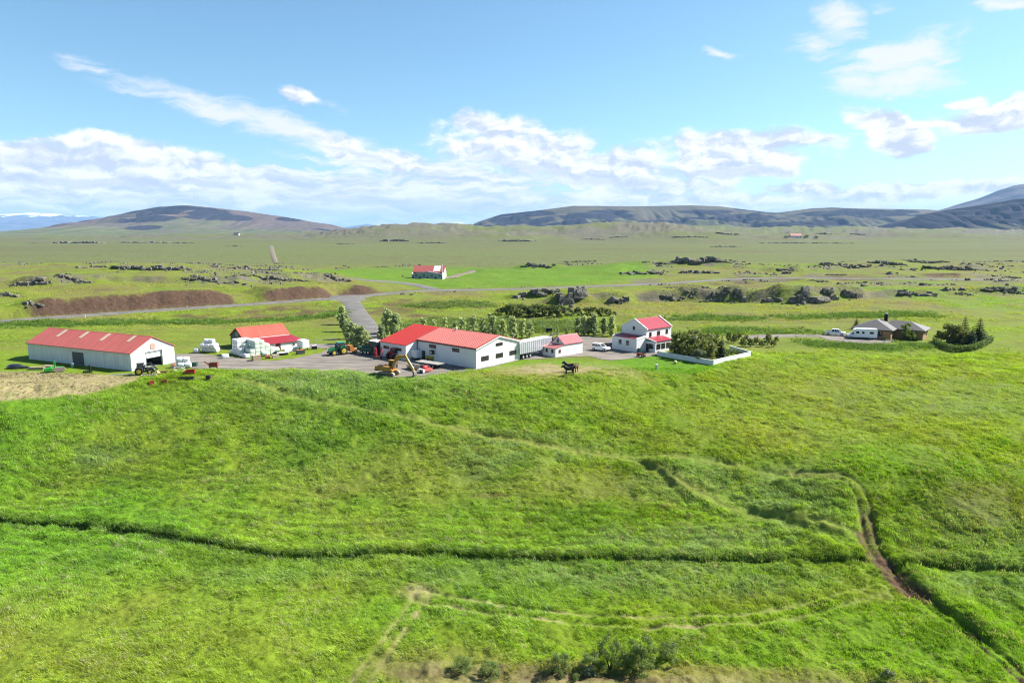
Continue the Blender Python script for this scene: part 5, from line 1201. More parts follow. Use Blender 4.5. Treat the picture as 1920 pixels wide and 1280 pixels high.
MB().box(-1.7, -1.3, -.8, .6, .15, .85).build('side_guard', WHITE, t); MB().cyl((-1.9, -.2, .3), (-1.5, -.2, .3), .3, n=12).build('skid_wheel', BLACK, t); MB().bar((.2, .5, .8), (.2, 1.5, .7), .15, .15).build('drawbar', DARKGREY, t)
t = thing('box_van_trailer', 'white box trailer in the shaded corner of the workshop', 'trailer', ypos(777, 673.5), 139)
bx_ = MB().rbox(-1.9, 1.9, -.9, .9, .55, 2.2, .06).build('box', WHITE, t); MB().box(-1.0, .4, -.7, .7, 2.2, 2.24).build('roof_hatch', WHITE, bx_)
for s in (-1, 1): wheel(t, 0, s * .85, .33, .2, RIMG)
MB().bar((1.9, 0, .55), (2.9, 0, .5), .1, .1).build('drawbar', STEEL, t); MB().box(2.6, 2.75, -.06, .06, 0, .5).build('jockey_stand', STEEL, t)
t = thing('gas_pillar', 'dark upright fuel pump against the workshop wall', 'fuel pump', ypos(794.5, 674.5), 49); MB().rbox(-.3, .3, -.3, .3, 0, 2.1, .05).build('housing', DARKGREY, t); MB().box(-.22, .22, -.32, -.301, 1.2, 1.8).build('display', GLASS, t); MB().tube([(.3, 0, 1.6), (.5, 0, 1.0), (.35, 0, .6)], [.03] * 3).build('hose', BLACK, t)
t = thing('yellow_tank', 'yellow fuel tank on a dark stand against the workshop wall', 'tank', ypos(806, 676.8), 139); MB().cyl((-1.0, 0, .75), (1.0, 0, .75), .38, n=16).build('tank', YELLOW, t); MB().box(-.8, -.6, -.35, .35, 0, .5).box(.6, .8, -.35, .35, 0, .5).build('stand', DARKGREY, t)
t = thing('orange_spreader', 'orange implement with long drawbar hitched behind the green tractor', 'spreader', ypos(666, 661.5), yaw_px(680, 661, 655, 664))
MB().prism([(.6, .6), (1.7, .6), (1.8, 2.0), (1.1, 2.1), (.7, 1.3)], 'y', -1.0, 1.0).build('hopper', ORANGE, t); MB().box(-2.4, .6, -.5, .5, .7, 1.15).build('conveyor', pm('pale_orange', (.55, .33, .13), .6, .1), t)
for s in (-1, 1): wheel(t, .2, s * .75, .42, .28, RIMG)
MB().box(-2.7, -1.8, -.4, .4, 1.152, 1.4).build('white_chute', WHITE, t); MB().box(-2.5, -2.35, -.06, .06, 0, .7).build('prop_stand', DARKGREY, t)
t = thing('green_trailer', 'dark green tipping trailer standing beside the grey container', 'trailer', ypos(688, 663.5), yaw_px(675, 664, 700, 666))
MB().box(-2.1, 2.1, -1.15, 1.15, .95, 1.05).box(-2.1, 2.1, -1.15, -1.08, 1.05, 1.75).box(-2.1, 2.1, 1.08, 1.15, 1.05, 1.75).box(-2.1, -2.03, -1.08, 1.08, 1.05, 1.75).box(2.03, 2.1, -1.08, 1.08, 1.05, 1.75).build('body', DKGREEN, t); MB().box(-2.0, 2.9, -.35, .35, .65, .948).build('frame', BLACK, t)
for x in (-.9, .2):
    for s in (-1, 1): wheel(t, x, s * .95, .48, .32, RIMG)
MB().box(2.6, 2.75, -.06, .06, 0, .65).build('prop_stand', DARKGREY, t)
t = thing('shipping_container', 'dark grey steel container standing left of the workshop wing', 'container', ypos(706.5, 664.5), 139)
bx_ = MB().box(-1.5, 1.5, -1.2, 1.2, .1, 3.3).build('box', DARKGREY, t); MB().box(-1.55, 1.55, -1.25, 1.25, 3.302, 3.42).build('roof', WHITE, bx_); MB().box(-1.4, 1.4, -1.1, 1.1, 0, .098).build('base', BLACK, t)
for k in range(9): MB().box(-1.53, -1.502, -1.1 + k * .27, -.97 + k * .27, .2, 3.2).build('corrugation', DARKGREY, bx_)
t = thing('hay_rake', 'folded red hay rake with spidery arms before the workshop wing', 'hay rake', ypos(711, 674), 128)
MB().box(-.2, 2.0, -.1, .1, .55, .75).build('frame', REDM, t)
for s in (-1, 1):
    wheel(t, .2, s * .6, .3, .2, RIMG); MB().bar((.3, s * .3, .7), (.1, s * .75, 2.9), .14, .14).build('folding_arm', REDM, t)
    for zc in (1.3, 2.2):
        m = MB(); cx, cyy = .0, s * .75
        for k in range(8):
            a = k * math.pi / 4; m.bar((cx, cyy, zc), (cx + .75 * math.cos(a), cyy + .1 * s, zc + .75 * math.sin(a)), .05, .05); m.cyl((cx + .75 * math.cos(a), cyy + .1 * s, zc + .75 * math.sin(a)), (cx + .75 * math.cos(a + .5), cyy + .35 * s, zc + .75 * math.sin(a + .5)), .025, n=4)
        m.build('rotor', REDM, t)
MB().box(1.85, 2.0, -.06, .06, 0, .55).build('prop_stand', DARKGREY, t)
# ---- things by the farmhouse
t = thing('garden_tractor', 'small old red garden tractor on the lawn edge before the farmhouse', 'tractor', (*P(1203, 669.5)[:2], .02), 150)
MB().prism([(.1, .5), (1.2, .5), (1.25, .85), (.1, .95)], 'y', -.25, .25).build('bonnet', REDM, t); MB().box(-.7, .1, -.35, .35, .45, .75).build('chassis', RUST, t); MB().rbox(-.5, -.1, -.22, .22, .78, .9, .04).box(-.58, -.48, -.22, .22, .8, 1.2).build('seat', BLACK, t); MB().cyl((.1, 0, .9), (-.05, 0, 1.2), .03).build('steering_column', BLACK, t)
for s in (-1, 1): wheel(t, -.4, s * .5, .42, .25, RIMG); wheel(t, .9, s * .42, .28, .18, RIMG)
t = thing('rubbish_bin', 'dark wheeled bin standing against the farmhouse sunroom', 'bin', ypos(1198.5, 661.5), 40); MB().loft([[(-.25, -.25, .08), (.25, -.25, .08), (.25, .25, .08), (-.25, .25, .08)], [(-.32, -.35, 1.0), (.32, -.35, 1.0), (.32, .35, 1.0), (-.32, .35, 1.0)]]).build('body', DKGREEN, t); MB().rbox(-.36, .36, -.4, .38, 1.0, 1.08, .03).build('lid', DARKGREY, t)
for s in (-1, 1): MB().cyl((s * .3, .28, .1), (s * .22, .28, .1), .1, n=10).build('wheel', BLACK, t)
tag(MB().loft([[(.42 * math.sin(p) * math.cos(a), .42 * math.sin(p) * math.sin(a), .42 - .42 * math.cos(p)) for a in np.linspace(0, 2 * math.pi, 16, endpoint=False)] for p in np.linspace(.05, math.pi - .05, 10)]).build('ball', pm('lemon_plastic', (.75, .70, .25), .4, .03), None, True, loc=(*P(1266, 682)[:2], gz(*P(1266, 682)[:2]))), 'pale yellow ball on the lawn before the garden wall', 'ball')
t = thing('white_drum', 'white drum standing alone on the grass below the lawn', 'drum', (*G(1231, 692)[:2], gz(*G(1231, 692)[:2])), 0); MB().cyl((0, 0, 0), (0, 0, 1.0), .3, n=16).build('drum', STEEL, t); MB().cyl((0, 0, 1.0), (0, 0, 1.1), .3, .27, n=16).build('lid', WHITE, t)
t = thing('feed_trough', 'black square feed box in the pasture behind the small shed', 'feed box', (*P(1029.5, 623)[:2], 0), 12); MB().box(-.8, .8, -.6, .6, .3, 1.25).build('box', BLACK, t); MB().box(-.85, .85, -.65, .65, 1.252, 1.35).build('lid', DARKGREY, t)
for x in (-.7, .7): MB().box(x - .08, x + .08, -.5, .5, -.05, .298).build('leg', WOODP, t)
t = thing('tipped_cart', 'dark trailer wheels and drum parked beside the farmhouse annex', 'cart', ypos(1143, 649.5), 30); MB().box(-1.2, 1.0, -.6, .6, .5, .9).build('body', DARKGREY, t)
for s in (-1, 1): wheel(t, -.2, s * .62, .4, .22, RIMG)
MB().bar((1.0, 0, .6), (2.1, 0, .1), .08, .08).build('drawbar', STEEL, t)

# ---- garden wall
t = thing('garden_wall', 'white garden wall round the dense trees right of the farmhouse', 'wall')
corners = [P(1232, 666.5), P(1336, 684.5), P(1408, 668), P(1368, 656)]
for k, (a, c_) in enumerate(zip(corners, corners[1:])):
    d = (c_ - a); ln = np.hypot(d[0], d[1]); o = MB().box(.1 if k else 0, ln - (.1 if k < 2 else 0), -.1, .1, -.6, 1.1).build('wall_panel', WHITE, t); o.location = a; o.rotation_euler = (0, 0, math.atan2(d[1], d[0]))
    cp = MB().box(.14 if k else 0, ln - (.14 if k < 2 else 0), -.14, .14, 1.102, 1.17).build('coping', WHITE, o)
for c_ in corners[1:3]: MB().box(-.16, .16, -.16, .16, -.6, 1.25).build('corner_post', WHITE, t).location = c_

# ---- implements and scrap by the machine barn
t = thing('disc_mower', 'bright green disc mower with a pale pink guard in the grass before the long barn', 'mower', (*P(101, 697)[:2], 0), 25)
MB().prism([(-1.6, .3), (-.2, .35), (.0, .9), (-.5, 1.05), (-1.6, .85)], 'y', -.8, .9).build('mower_deck', LIMEG, t); MB().bar((.1, .3, .4), (.25, .3, 2.3), .35, .3).build('lift_arm', LIMEG, t); MB().box(.2, 2.2, -1.15, -1.05, .25, 1.15).build('guard', pm('faded_pink_guard', (.52, .36, .34), .6, .1), t); MB().prism([(.3, .4), (1.8, .4), (1.7, .9), (.4, 1.0)], 'y', -.2, 1.0).build('gear_housing', LIMEG, t)
for x in (-1.2, .3, 1.5): MB().cyl((x, -.3, 0), (x, -.3, .35), .35, n=12).build('skid', DARKGREY, t)
t = thing('plastic_heap', 'heap of black silage plastic on the grass at the far left', 'plastic heap', (*P(28, 690.5)[:2], 0), 0)
for off, sx, sy, h in ((0, 1.9, 1.0, 1.0), (1.7, 1.6, .6, .55)):
    rr = [[(off + sx * k * math.cos(a) * (1 + .12 * math.sin(3 * a)), sy * k * math.sin(a) * (1 + .1 * math.cos(4 * a)), h * z) for a in np.linspace(0, 2 * math.pi, 18, endpoint=False)] for k, z in ((1, -.1), (1, .35), (.8, .75), (.45, .97), (.1, 1.0))]
    MB().loft(rr).build('plastic_fold', pm('black_plastic', (.02, .022, .028), .3, .2, 2, spec=.6), t)
def timber(label, u, v, yaw, n, L):
    t = thing('timber_pile', label, 'timber', (*P(u, v)[:2], 0), yaw)
    for k in range(n):
        r, c_ = divmod(k, 4); MB().box(-L / 2 + .1 * (k % 3), L / 2 - .12 * ((k + 1) % 3), -.6 + c_ * .3, -.36 + c_ * .3, .02 + r * .2, .2 + r * .2).build('beam', WOODP, t)
timber('pile of cream timber beams in the grass left of the green mower', 70, 692.5, 8, 12, 3.2); timber('low row of cream boards in the grass nearest the barn side wall', 92, 688, -12, 8, 2.8)
t = thing('black_harrow', 'black upright implement in the grass before the barn side wall', 'harrow', (*P(167, 699)[:2], 0), 10); MB().box(-1.1, .6, -.3, .3, .2, .45).box(.1, .35, -.15, .15, .45, 1.7).build('frame', BLACK, t)
for k in range(5): MB().bar((-1.0 + k * .4, 0, .2), (-1.05 + k * .4, -.3, -.05), .06, .06).build('tine', BLACK, t)
t = thing('plastic_tub', 'pale blue plastic tub leaning by the dark sliding door', 'tub', (*P(136, 689)[:2], 0), 0); MB().loft([[(.3 * k * math.cos(a) + .12 * z, .3 * k * math.sin(a), z) for a in np.linspace(0, 2 * math.pi, 14, endpoint=False)] for k, z in ((.7, 0), (1, .9))]).build('tub', BLUEP, t); MB().loft([[(.33 * k * math.cos(a) + .108, .33 * k * math.sin(a), z) for a in np.linspace(0, 2 * math.pi, 14, endpoint=False)] for k, z in ((1, .9), (1, .98))]).build('rim', BLUEP, t)
t = thing('pipe_bundle', 'long grey pipes lying in the grass before the barn corner', 'pipes', (*P(228, 702.5)[:2], 0), 22)
for k in range(3): MB().cyl((-2.2 + .3 * k, -.15 + .15 * k, .1), (2.0, -.15 + .15 * k, .1), .07, n=8).build('pipe', STEEL, t)
t = thing('pallet_frame', 'pale steel rack lying flat before the loader tractor', 'rack', (*P(279, 706.5)[:2], 0), 22); MB().box(-1.4, 1.4, -.7, -.6, .0, .5).box(-1.4, 1.4, .6, .7, 0, .5).box(-1.4, -1.3, -.6, .6, 0, .5).box(1.3, 1.4, -.6, .6, 0, .5).build('frame', WOODP, t)
for k in range(6): MB().box(-1.2 + k * .45, -1.1 + k * .45, -.6, .6, .42, .48).build('slat', STEEL, t)
t = thing('loading_flap', 'faded red steel loading flap lying open by the barn door jamb', 'flap', (*P(308, 699)[:2], 0), 10); MB().prism([(-.7, .05), (.7, .05), (.6, .5), (-.6, .55)], 'y', -.5, -.42).build('front_plate', pm('faded_red_plate', (.50, .16, .15), .6, .12), t); MB().box(-.6, .6, -.42, .5, .05, .12).build('floor_plate', RUST, t)
t = thing('cement_mixer', 'cream drum mixer on a frame beside the wrapped bales', 'mixer', (*P(322, 695)[:2], 0), 30); MB().cyl((-.3, 0, .7), (.5, 0, 1.15), .35, .55, 14).build('drum', CREAM, t); MB().cyl((.5, 0, 1.15), (.75, 0, 1.3), .5, .28, 14).build('mouth', RUST, t)
for s in (-1, 1): MB().bar((-.5, s * .45, 0), (.1, s * .35, .9), .06, .06).bar((.6, s * .45, 0), (.1, s * .35, .9), .06, .06).build('leg', STEEL, t)
t = thing('hay_feeder', 'bent pale steel hay feeder frame beside the wrapped bales', 'feeder', (*P(337, 696)[:2], 0), 15)
m = MB()
for zz in (.25, .8): m.tube([(1.1 * math.cos(a), .8 * math.sin(a), zz) for a in np.linspace(0, 2 * math.pi, 17)], [.05] * 17, 5)
m.build('ring', pm('pale_steel', (.55, .54, .50), .5, .1), t)
for k in range(10): a = k * math.pi / 5; MB().bar((1.1 * math.cos(a), .8 * math.sin(a), 0), (1.1 * math.cos(a + .2), .8 * math.sin(a + .2), 1.0), .05, .05).build('bar', STEEL, t)
def crate(name, label, cat, u, v, yaw, sx, sy, sz, mat, z=0, open_=True, legs=0.0, detail=None):
    p = G(u, v); t = thing(name, label, cat, (p[0], p[1], gz(p[0], p[1]) if z is None else z), yaw); w = .06
    MB().box(-sx, sx, -sy, sy, legs, legs + w).box(-sx, sx, -sy, -sy + w, legs + w, legs + sz).box(-sx, sx, sy - w, sy, legs + w, legs + sz).box(-sx, -sx + w, -sy + w, sy - w, legs + w, legs + sz).box(sx - w, sx, -sy + w, sy - w, legs + w, legs + sz).build('sides', mat, t)
    if not open_: MB().box(-sx - .03, sx + .03, -sy - .03, sy + .03, legs + sz + .002, legs + sz + .06).build('lid', detail or mat, t)
    else: MB().box(-sx - .02, sx + .02, -sy - .04, -sy - .002, legs + sz - .12, legs + sz).box(-sx - .02, sx + .02, sy + .002, sy + .04, legs + sz - .12, legs + sz).build('rim', detail or mat, t)
    if legs:
        for x in (-1, 1):
            for y in (-1, 1): MB().box(x * sx * .8 - .05, x * sx * .8 + .05, y * sy * .8 - .05, y * sy * .8 + .05, -.05, legs).build('leg', DARKGREY, t)
    return t
crate('red_skip', 'bright red steel skip on the grass in front of the small bale pile', 'skip', 357, 700.5, 12, .95, .6, .95, REDM, 0)
crate('green_trough', 'dark green trough beside the small bale pile by the barn', 'trough', 363, 686.5, 5, .8, .45, .7, DKGREEN, YZ)
t = crate('transport_box', 'rusty red transport box on a stand at the gravel edge', 'box', 401, 692, 8, .9, .5, .95, RUST, YZ, True, .45); MB().bar((-.9, 0, 1.0), (-1.9, 0, 1.7), .12, .3).build('tail_board', pm('faded_salmon', (.6, .25, .18), .6), t)
crate('cattle_trough', 'long dark feeding trough in the grass below the barn door', 'trough', 350, 713, 4, 1.5, .4, .7, pm('dark_rusty_steel', (.045, .035, .03), .8, .2), None)
crate('dark_crate', 'dark square crate standing alone in the grass right of the long trough', 'crate', 391.5, 713, 0, .4, .4, 1.05, pm('dark_brown_boards', (.05, .03, .025), .8, .2), None, False)
crate('red_bucket', 'small red feed bin tilted in the long grass below the barn', 'bin', 285, 721, 30, .42, .35, .8, pm('orange_red', (.55, .08, .05), .5), None)
crate('rusty_frame', 'small rusty brown frame in the long grass below the barn', 'frame', 309, 719, 10, .5, .3, .7, RUST, None)
crate('wooden_crate', 'open wooden crate full of planks before the pale green bales', 'crate', 481, 675.5, 35, .9, .8, 1.1, WOODP, YZ, False)
crate('tan_box', 'tan wooden box in the grass before the hay barn lean-to', 'box', 517, 671, 30, .75, .5, .75, CREAM, .02, False)
crate('white_chest', 'dark chest with white end and orange lid before the hay barn', 'chest', 563.5, 663.5, 38, .95, .45, 1.0, DARKGREY, .02, False, 0, ORANGE)
crate('dark_tank', 'black water tank with pale lid right of the white box trailer', 'tank', 589.5, 654.5, 30, .6, .5, .85, BLACK, .07, False, 0, GREYTRI)
t = thing('oil_drum', 'red oil drum lying on its side before the hay barn', 'drum', (*P(502, 672)[:2], .05), 30); MB().cyl((-.5, 0, .42), (.5, 0, .42), .42, n=16).build('drum', pm('dull_red_drum', (.40, .09, .09), .5, .12), t)
for x in (-.2, .2): MB().cyl((x - .03, 0, .42), (x + .03, 0, .42), .44, n=16).build('hoop', RUST, t)
t = thing('sheet_stack', 'white sheet on dark scrap in the grass before the hay barn door', 'scrap', (*P(530, 665)[:2], 0), 25); MB().box(-1.4, 1.2, -.6, .7, .05, .55).box(-1.9, -.6, .5, 1.4, .05, .8).build('scrap_base', DARKGREY, t); MB().prism([(-1.3, .56), (1.5, .62), (1.5, .68), (-1.3, .62)], 'y', -.9, .5).build('white_sheet', WHITE, t)
t = thing('cloth_heap', 'pale draped tarpaulin heap along the lean-to wall of the hay barn', 'tarpaulin', (*P(544, 658.5)[:2], 0), 42)
MB().loft([[(x, w * math.cos(a), max(-.05, h * math.sin(a))) for a in np.linspace(0, math.pi, 9)] for x, w, h in ((-2.2, .1, .1), (-1.6, .7, .8), (-.4, .9, 1.15), (.8, .8, .9), (1.8, .6, 1.0), (2.4, .1, .2))]).build('tarpaulin', pm('pale_tarpaulin', (.55, .54, .48), .7, .12), t); MB().bar((-1.5, -1.0, .0), (1.9, -.9, .5), .1, .1).build('pole', WOODP, t)
t = thing('white_box_trailer', 'plain white box trailer standing at the end of the hay barn lean-to', 'trailer', (*P(569, 656)[:2], .02), 40)
bx_ = MB().rbox(-1.0, 1.0, -1.5, 1.5, .6, 2.6, .08).build('box', WHITE, t); MB().box(-.7, .7, -1.55, -1.502, .7, 2.4).build('rear_door', WHITE, bx_)
for s in (-1, 1): MB().cyl((s * .9, -.1, .35), (s * 1.08, -.1, .35), .35, n=14).build('wheel', BLACK, t)
MB().bar((0, 1.5, .6), (0, 2.5, .4), .1, .1).build('drawbar', STEEL, t)

# ---- wrapped bales
BALEW = pm('white_wrap', (.62, .64, .64), .35, .05, 2, bump=.3, spec=.45); BALEG = pm('pale_green_wrap', (.50, .58, .47), .35, .08, 2, bump=.3, spec=.45)
def bale_mesh(r, L, name):
    n = 18; rings = []
    for x, k in ((-L / 2, .55), (-L / 2, .86), (-L / 2 + .1, .98), (-L * .2, 1.0), (L * .2, 1.0), (L / 2 - .1, .98), (L / 2, .86), (L / 2, .55)):
        rings.append([(x, r * k * math.cos(2 * math.pi * i / n) * (1 + .015 * math.sin(5 * i)), r + r * k * math.sin(2 * math.pi * i / n)) for i in range(n)])
    return MB().loft(rings).mesh(name, True)
BM_W = bale_mesh(.63, 1.3, 'round_bale'); BM_W.materials.append(BALEW); BM_G = bale_mesh(.63, 1.3, 'round_bale'); BM_G.materials.append(BALEG)
def sq_mesh(mat):
    me = MB().rbox(-.76, .76, -.6, .6, .01, .95, .13).mesh('square_bale', True); me.materials.append(mat); return me
SQ_W, SQ_G = sq_mesh(BALEW), sq_mesh(BALEG)
ORD = ['first', 'second', 'third', 'fourth', 'fifth', 'sixth', 'seventh', 'eighth', 'ninth', 'tenth', 'eleventh', 'twelfth', 'thirteenth', 'fourteenth', 'fifteenth', 'sixteenth']
def bale(me, loc, yaw, label, group, name='wrapped_bale'):
    o = link(name, me); o.location = loc; o.rotation_euler = (0, 0, R(yaw)); return tag(o, label, 'bale', group)
def roll_pile(u, v, yaw, rows, z0, where, group, me):
    p = P(u, v); a = R(yaw); ux, uy = math.cos(a), math.sin(a)
    for r, row in enumerate(rows):
        for (side, nl, off) in row:
            for k in range(nl):
                lx = off + k * 1.34; x = p[0] + ux * lx - uy * side * 1.28; y = p[1] + uy * lx + ux * side * 1.28
                bale(me, (x, y, z0 + r * 1.09), yaw + random.uniform(-2, 2), f'round bale {where}, {["bottom", "middle", "top"][r]} layer, roll {ORD[int(side * 2)]} back, {ORD[k]} along', group)
roll_pile(368, 661.5, -8, [[(0, 1, 0.2), (1, 3, 1.7), (2, 3, 1.2)], [(.5, 3, 1.5), (1.5, 3, 1.3)], [(1, 2, 2.2)]], .02, 'left of big stack', 'round bales piled left of the big stack', BM_W)
roll_pile(335, 690, 12, [[(0, 2, .6), (1, 2, 0)], [(.5, 2, .2)]], .02, 'beside machine barn', 'round bales beside the machine barn', BM_W)
# big stack: hm[i][j] layers; i steps right along the lit side, j steps back along the shaded side
sp = P(462, 670.5); sa = R(43.5); ux, uy, wx, wy = math.cos(sa), math.sin(sa), -math.sin(sa), math.cos(sa)
HM = [[1, 1, 2, 4, 4, 1], [2, 2, 3, 4, 4, 2], [4, 4, 4, 4, 4, 2], [4, 4, 4, 3, 2, 1], [3, 3, 2, 1, 1, 1], [2, 1, 1, 0, 0, 0]]
LAY = ['bottom', 'second', 'third', 'top']
for i in range(6):
    for j in range(6):
        for k in range(HM[i][j]):
            vis = i == 0 or HM[i - 1][j] <= k or j == 0 or HM[i][j - 1] <= k or k == HM[i][j] - 1
            if not vis: continue
            wht = i == 0 or j > 2
            x = sp[0] + ux * i * 1.24 + wx * (j * 1.54 + random.uniform(-.03, .03)); y = sp[1] + uy * i * 1.24 + wy * j * 1.54
            bale(SQ_W if wht else SQ_G, (x, y, .06 + k * .955), 43.5 + 90 + random.uniform(-2.5, 2.5), f'{"white" if wht else "pale green"} bale in big stack, {LAY[k]} layer, {ORD[i]} from left face, {ORD[j]} back', 'bales in the big stack before the hay barn')
bale(SQ_W, ypos(422.5, 671.5), 35, 'single white wrapped bale standing apart on the gravel before the big stack', 'bales near the hay barn')
for k, (u, v, yw_) in enumerate([(508, 661, 42), (497, 668, 20), (518, 660, 42)]): bale(BM_G, (*P(u, v)[:2], .02), yw_, f'{ORD[k]} pale green round bale lying along the lean-to wall right of the big stack', 'bales near the hay barn')
# ---- posts and signs
def post(name, label, cat, u, v, h, r, mat, head=None, group=None):
    p = G(u, v); t = thing(name, label, cat, (p[0], p[1], gz(p[0], p[1]) - .2), 0, group); MB().cyl((0, 0, 0), (0, 0, h + .2), r, n=8).build('post', mat, t)
    if head: head(t, h + .2)
    return t
def sign_head(t, h): MB().box(-.5, .5, -.06, -.02, h - .1, h + .9).build('sign_plate', YELLOW, t)
post('road_sign', 'yellow road sign left of the far barn', 'sign', 755, 524, 1.6, .05, STEEL, sign_head); post('road_sign', 'yellow road sign on the rise left of the side road', 'sign', 629, 520, 1.6, .05, STEEL, sign_head)
def lamp_head(t, h): MB().bar((0, 0, h - .05), (-.9, -.2, h + .1), .08, .08).build('arm', STEEL, t); MB().rbox(-1.3, -.8, -.33, -.08, h + .02, h + .16, .03).build('lantern', WHITE, t)
post('lamp_post', 'tall white lamp post at the right corner of the far barn', 'lamp post', 829.5, 526, 9.5, .16, WHITE, lamp_head)
def cap_head(t, h): MB().cyl((0, 0, h), (0, 0, h + .25), .075, .06, n=8).build('reflector', YELLOW, t)
for k, (u, v) in enumerate([(160, 596), (351, 578), (637, 562.5), (676, 559.5), (804, 547), (1000, 545)]): post('marker_post', f'{ORD[k]} white marker post from the left along the road edge', 'marker post', u, v, 1.1, .07, WHITE, cap_head, 'marker posts along the road')
t = thing('wire_fence', 'thin grey rail fence along the track right of the hay barn', 'fence')
fp = [P(u, v) for u, v in [(575, 642), (592, 643), (610, 642), (628, 641), (640, 640.5)]]
for a in fp: MB().cyl((a[0], a[1], -.2), (a[0], a[1], 1.25), .06, n=6).build('post', STEEL, t)
for z in (.5, .85, 1.2):
    for a, c_ in zip(fp, fp[1:]): MB().cyl((a[0], a[1], z), (c_[0], c_[1], z), .025, n=5).build('rail', STEEL, t)
# ------------------------------------------------------------------ rock outcrops
def rock_material():
    m, nt, b = principled('basalt_rock'); geo = nt.nodes.new('ShaderNodeNewGeometry'); pos = geo.outputs['Position']
    sp = nt.nodes.new('ShaderNodeSeparateXYZ'); nt.links.new(geo.outputs['Normal'], sp.inputs[0])
    n1 = nnoise(nt, pos, .9, 6, .65); n2 = nnoise(nt, pos, .25, 4)
    c = nmix(nt, nramp(nt, n1, .35, .7), (.070, .065, .058), (.24, .22, .19))
    moss = nramp(nt, nmath(nt, 'ADD', sp.outputs[2], nmath(nt, 'MULTIPLY_ADD', n2, 1.0, -.5)), .45, .85)
    c = nmix(nt, nmath(nt, 'MULTIPLY', moss, .9), c, nmix(nt, n1, (.085, .088, .030), (.16, .15, .095)))
    nt.links.new(c, b.inputs['Base Color']); b.inputs['Roughness'].default_value = .92; b.inputs['Specular IOR Level'].default_value = .15
    bp = nt.nodes.new('ShaderNodeBump'); bp.inputs['Strength'].default_value = .8; bp.inputs['Distance'].default_value = .4
    nt.links.new(nnoise(nt, pos, 1.6, 5, .7), bp.inputs['Height']); nt.links.new(bp.outputs[0], b.inputs['Normal'])
    return m
ROCKM = rock_material()
def rock_mesh(seed):
    r_ = random.Random(seed); bm = bmesh.new(); bmesh.ops.create_cube(bm, size=1); bmesh.ops.subdivide_edges(bm, edges=bm.edges, cuts=2, use_grid_fill=True)
    ox, oy, oz = [r_.uniform(0, 50) for _ in range(3)]
    for v in bm.verts:
        c = v.co; d = Vector((vn(c.x * 2.3 + ox, c.y * 2.3 + c.z), vn(c.y * 2.3 + oy, c.z * 2.3 + c.x), vn(c.z * 2.3 + oz, c.x * 2.3 - c.y)))
        l = c.length; v.co = c * (1 - .22 * max(0, l - .6)) + d * .22
        if v.co.z > .2: v.co.x *= .86; v.co.y *= .84
    bmesh.ops.recalc_face_normals(bm, faces=bm.faces)
    me = bpy.data.meshes.new('rock'); bm.to_mesh(me); bm.free(); me.materials.append(ROCKM); return me
def vn(a, b): return float(vnoise(np.array([a]), np.array([b]), 3)[0]) * 2 - 1
ROCKME = [rock_mesh(k) for k in range(9)]
_items = []
for (x, y, w, h, lab, far_) in ROCKS:
    big = any(k_ in lab for k_ in ('great dark', 'tall dark', 'long wall', 'dark cliff', 'rounded dark')); t = thing('rock_outcrop', lab, 'rock', (x, y, 0), 0)
    if not big: h *= .8
    if far_: h *= .62
    n = max(4, min(34, int(w / (h * ((1.0 if big else .62) if not far_ else 1.3))) + 2))
    _items.append((t, 0, 0, None))
    for k in range(n):
        q = (k + .5) / n * 2 - 1; env = (1 - abs(q) ** 2.6) * .55 + .45
        if 'great dark' in lab: env = .85 + .3 * (1 - abs(q))
        rh = h * env * random.uniform(.6, 1.0) * (.70 if big else .52); rw = w / n * random.uniform(.9, 2.1); rd = max(rw * .7, rh * random.uniform(.6, 1.1))
        lx = q * w / 2 + random.uniform(-.3, .3) * w / n; ly = random.uniform(-.2, .35) * h
        _items.append((t, lx, ly, (rw, rd, rh * 1.15, rh * (.30 if far_ else .12), random.uniform(-.12, .12), random.uniform(-.12, .12), random.uniform(-.5, .5))))
    for k in range(0 if far_ else max(2, n // 3)):
        s_ = h * random.uniform(.12, .3)
        _items.append((t, random.uniform(-.55, .55) * w, -random.uniform(.2, 1.6) * h, (s_ * 1.4, s_ * 1.2, s_, s_ * .25, 0, 0, random.uniform(0, 3))))
_gz = gzs([it[0].location.x + it[1] for it in _items], [it[0].location.y + it[2] for it in _items])
for (t, lx, ly, sp_), zz in zip(_items, _gz):
    if sp_ is None: t.location.z = zz; continue
    o = link('rock', random.choice(ROCKME), t); o.location = (lx, ly, zz - t.location.z + sp_[3]); o.scale = sp_[:3]; o.rotation_euler = sp_[4:]

# ------------------------------------------------------------------ trees and shrubs
def leaf_cloud(centres, radii, per, size, seed, droop=0.0, up=.0, aspect=.55):
    """leaf faces spread through clumps; returns vertices and quads"""
    g = np.random.default_rng(seed); C = np.repeat(np.asarray(centres, float), per, 0); Rr = np.repeat(np.asarray(radii, float).reshape(len(centres), -1), per, 0); n = len(C)
    d = g.normal(size=(n, 3)); d /= np.linalg.norm(d, axis=1, keepdims=True); rr = g.uniform(.25, 1, (n, 1)) ** .5
    p = C + d * rr * Rr
    nrm = d * .7 + g.normal(size=(n, 3)) * .6 + np.array([0, 0, .35 + up]); nrm /= np.linalg.norm(nrm, axis=1, keepdims=True)
    a = np.cross(nrm, g.normal(size=(n, 3))); a /= np.linalg.norm(a, axis=1, keepdims=True) + 1e-9; b = np.cross(nrm, a)
    s = size * g.uniform(.6, 1.35, (n, 1)); a, b = a * s, b * s * aspect
    v = np.stack([p - a, p - b, p + a, p + b], 1).reshape(-1, 3); v[:, 2] = np.maximum(v[:, 2], .05)
    return v, np.arange(n * 4).reshape(n, 4)
BARK = pm('bark', (.10, .085, .065), .9, .2, 4, bump=.5); BARKP = pm('pale_bark', (.22, .21, .17), .85, .2, 4, bump=.4)
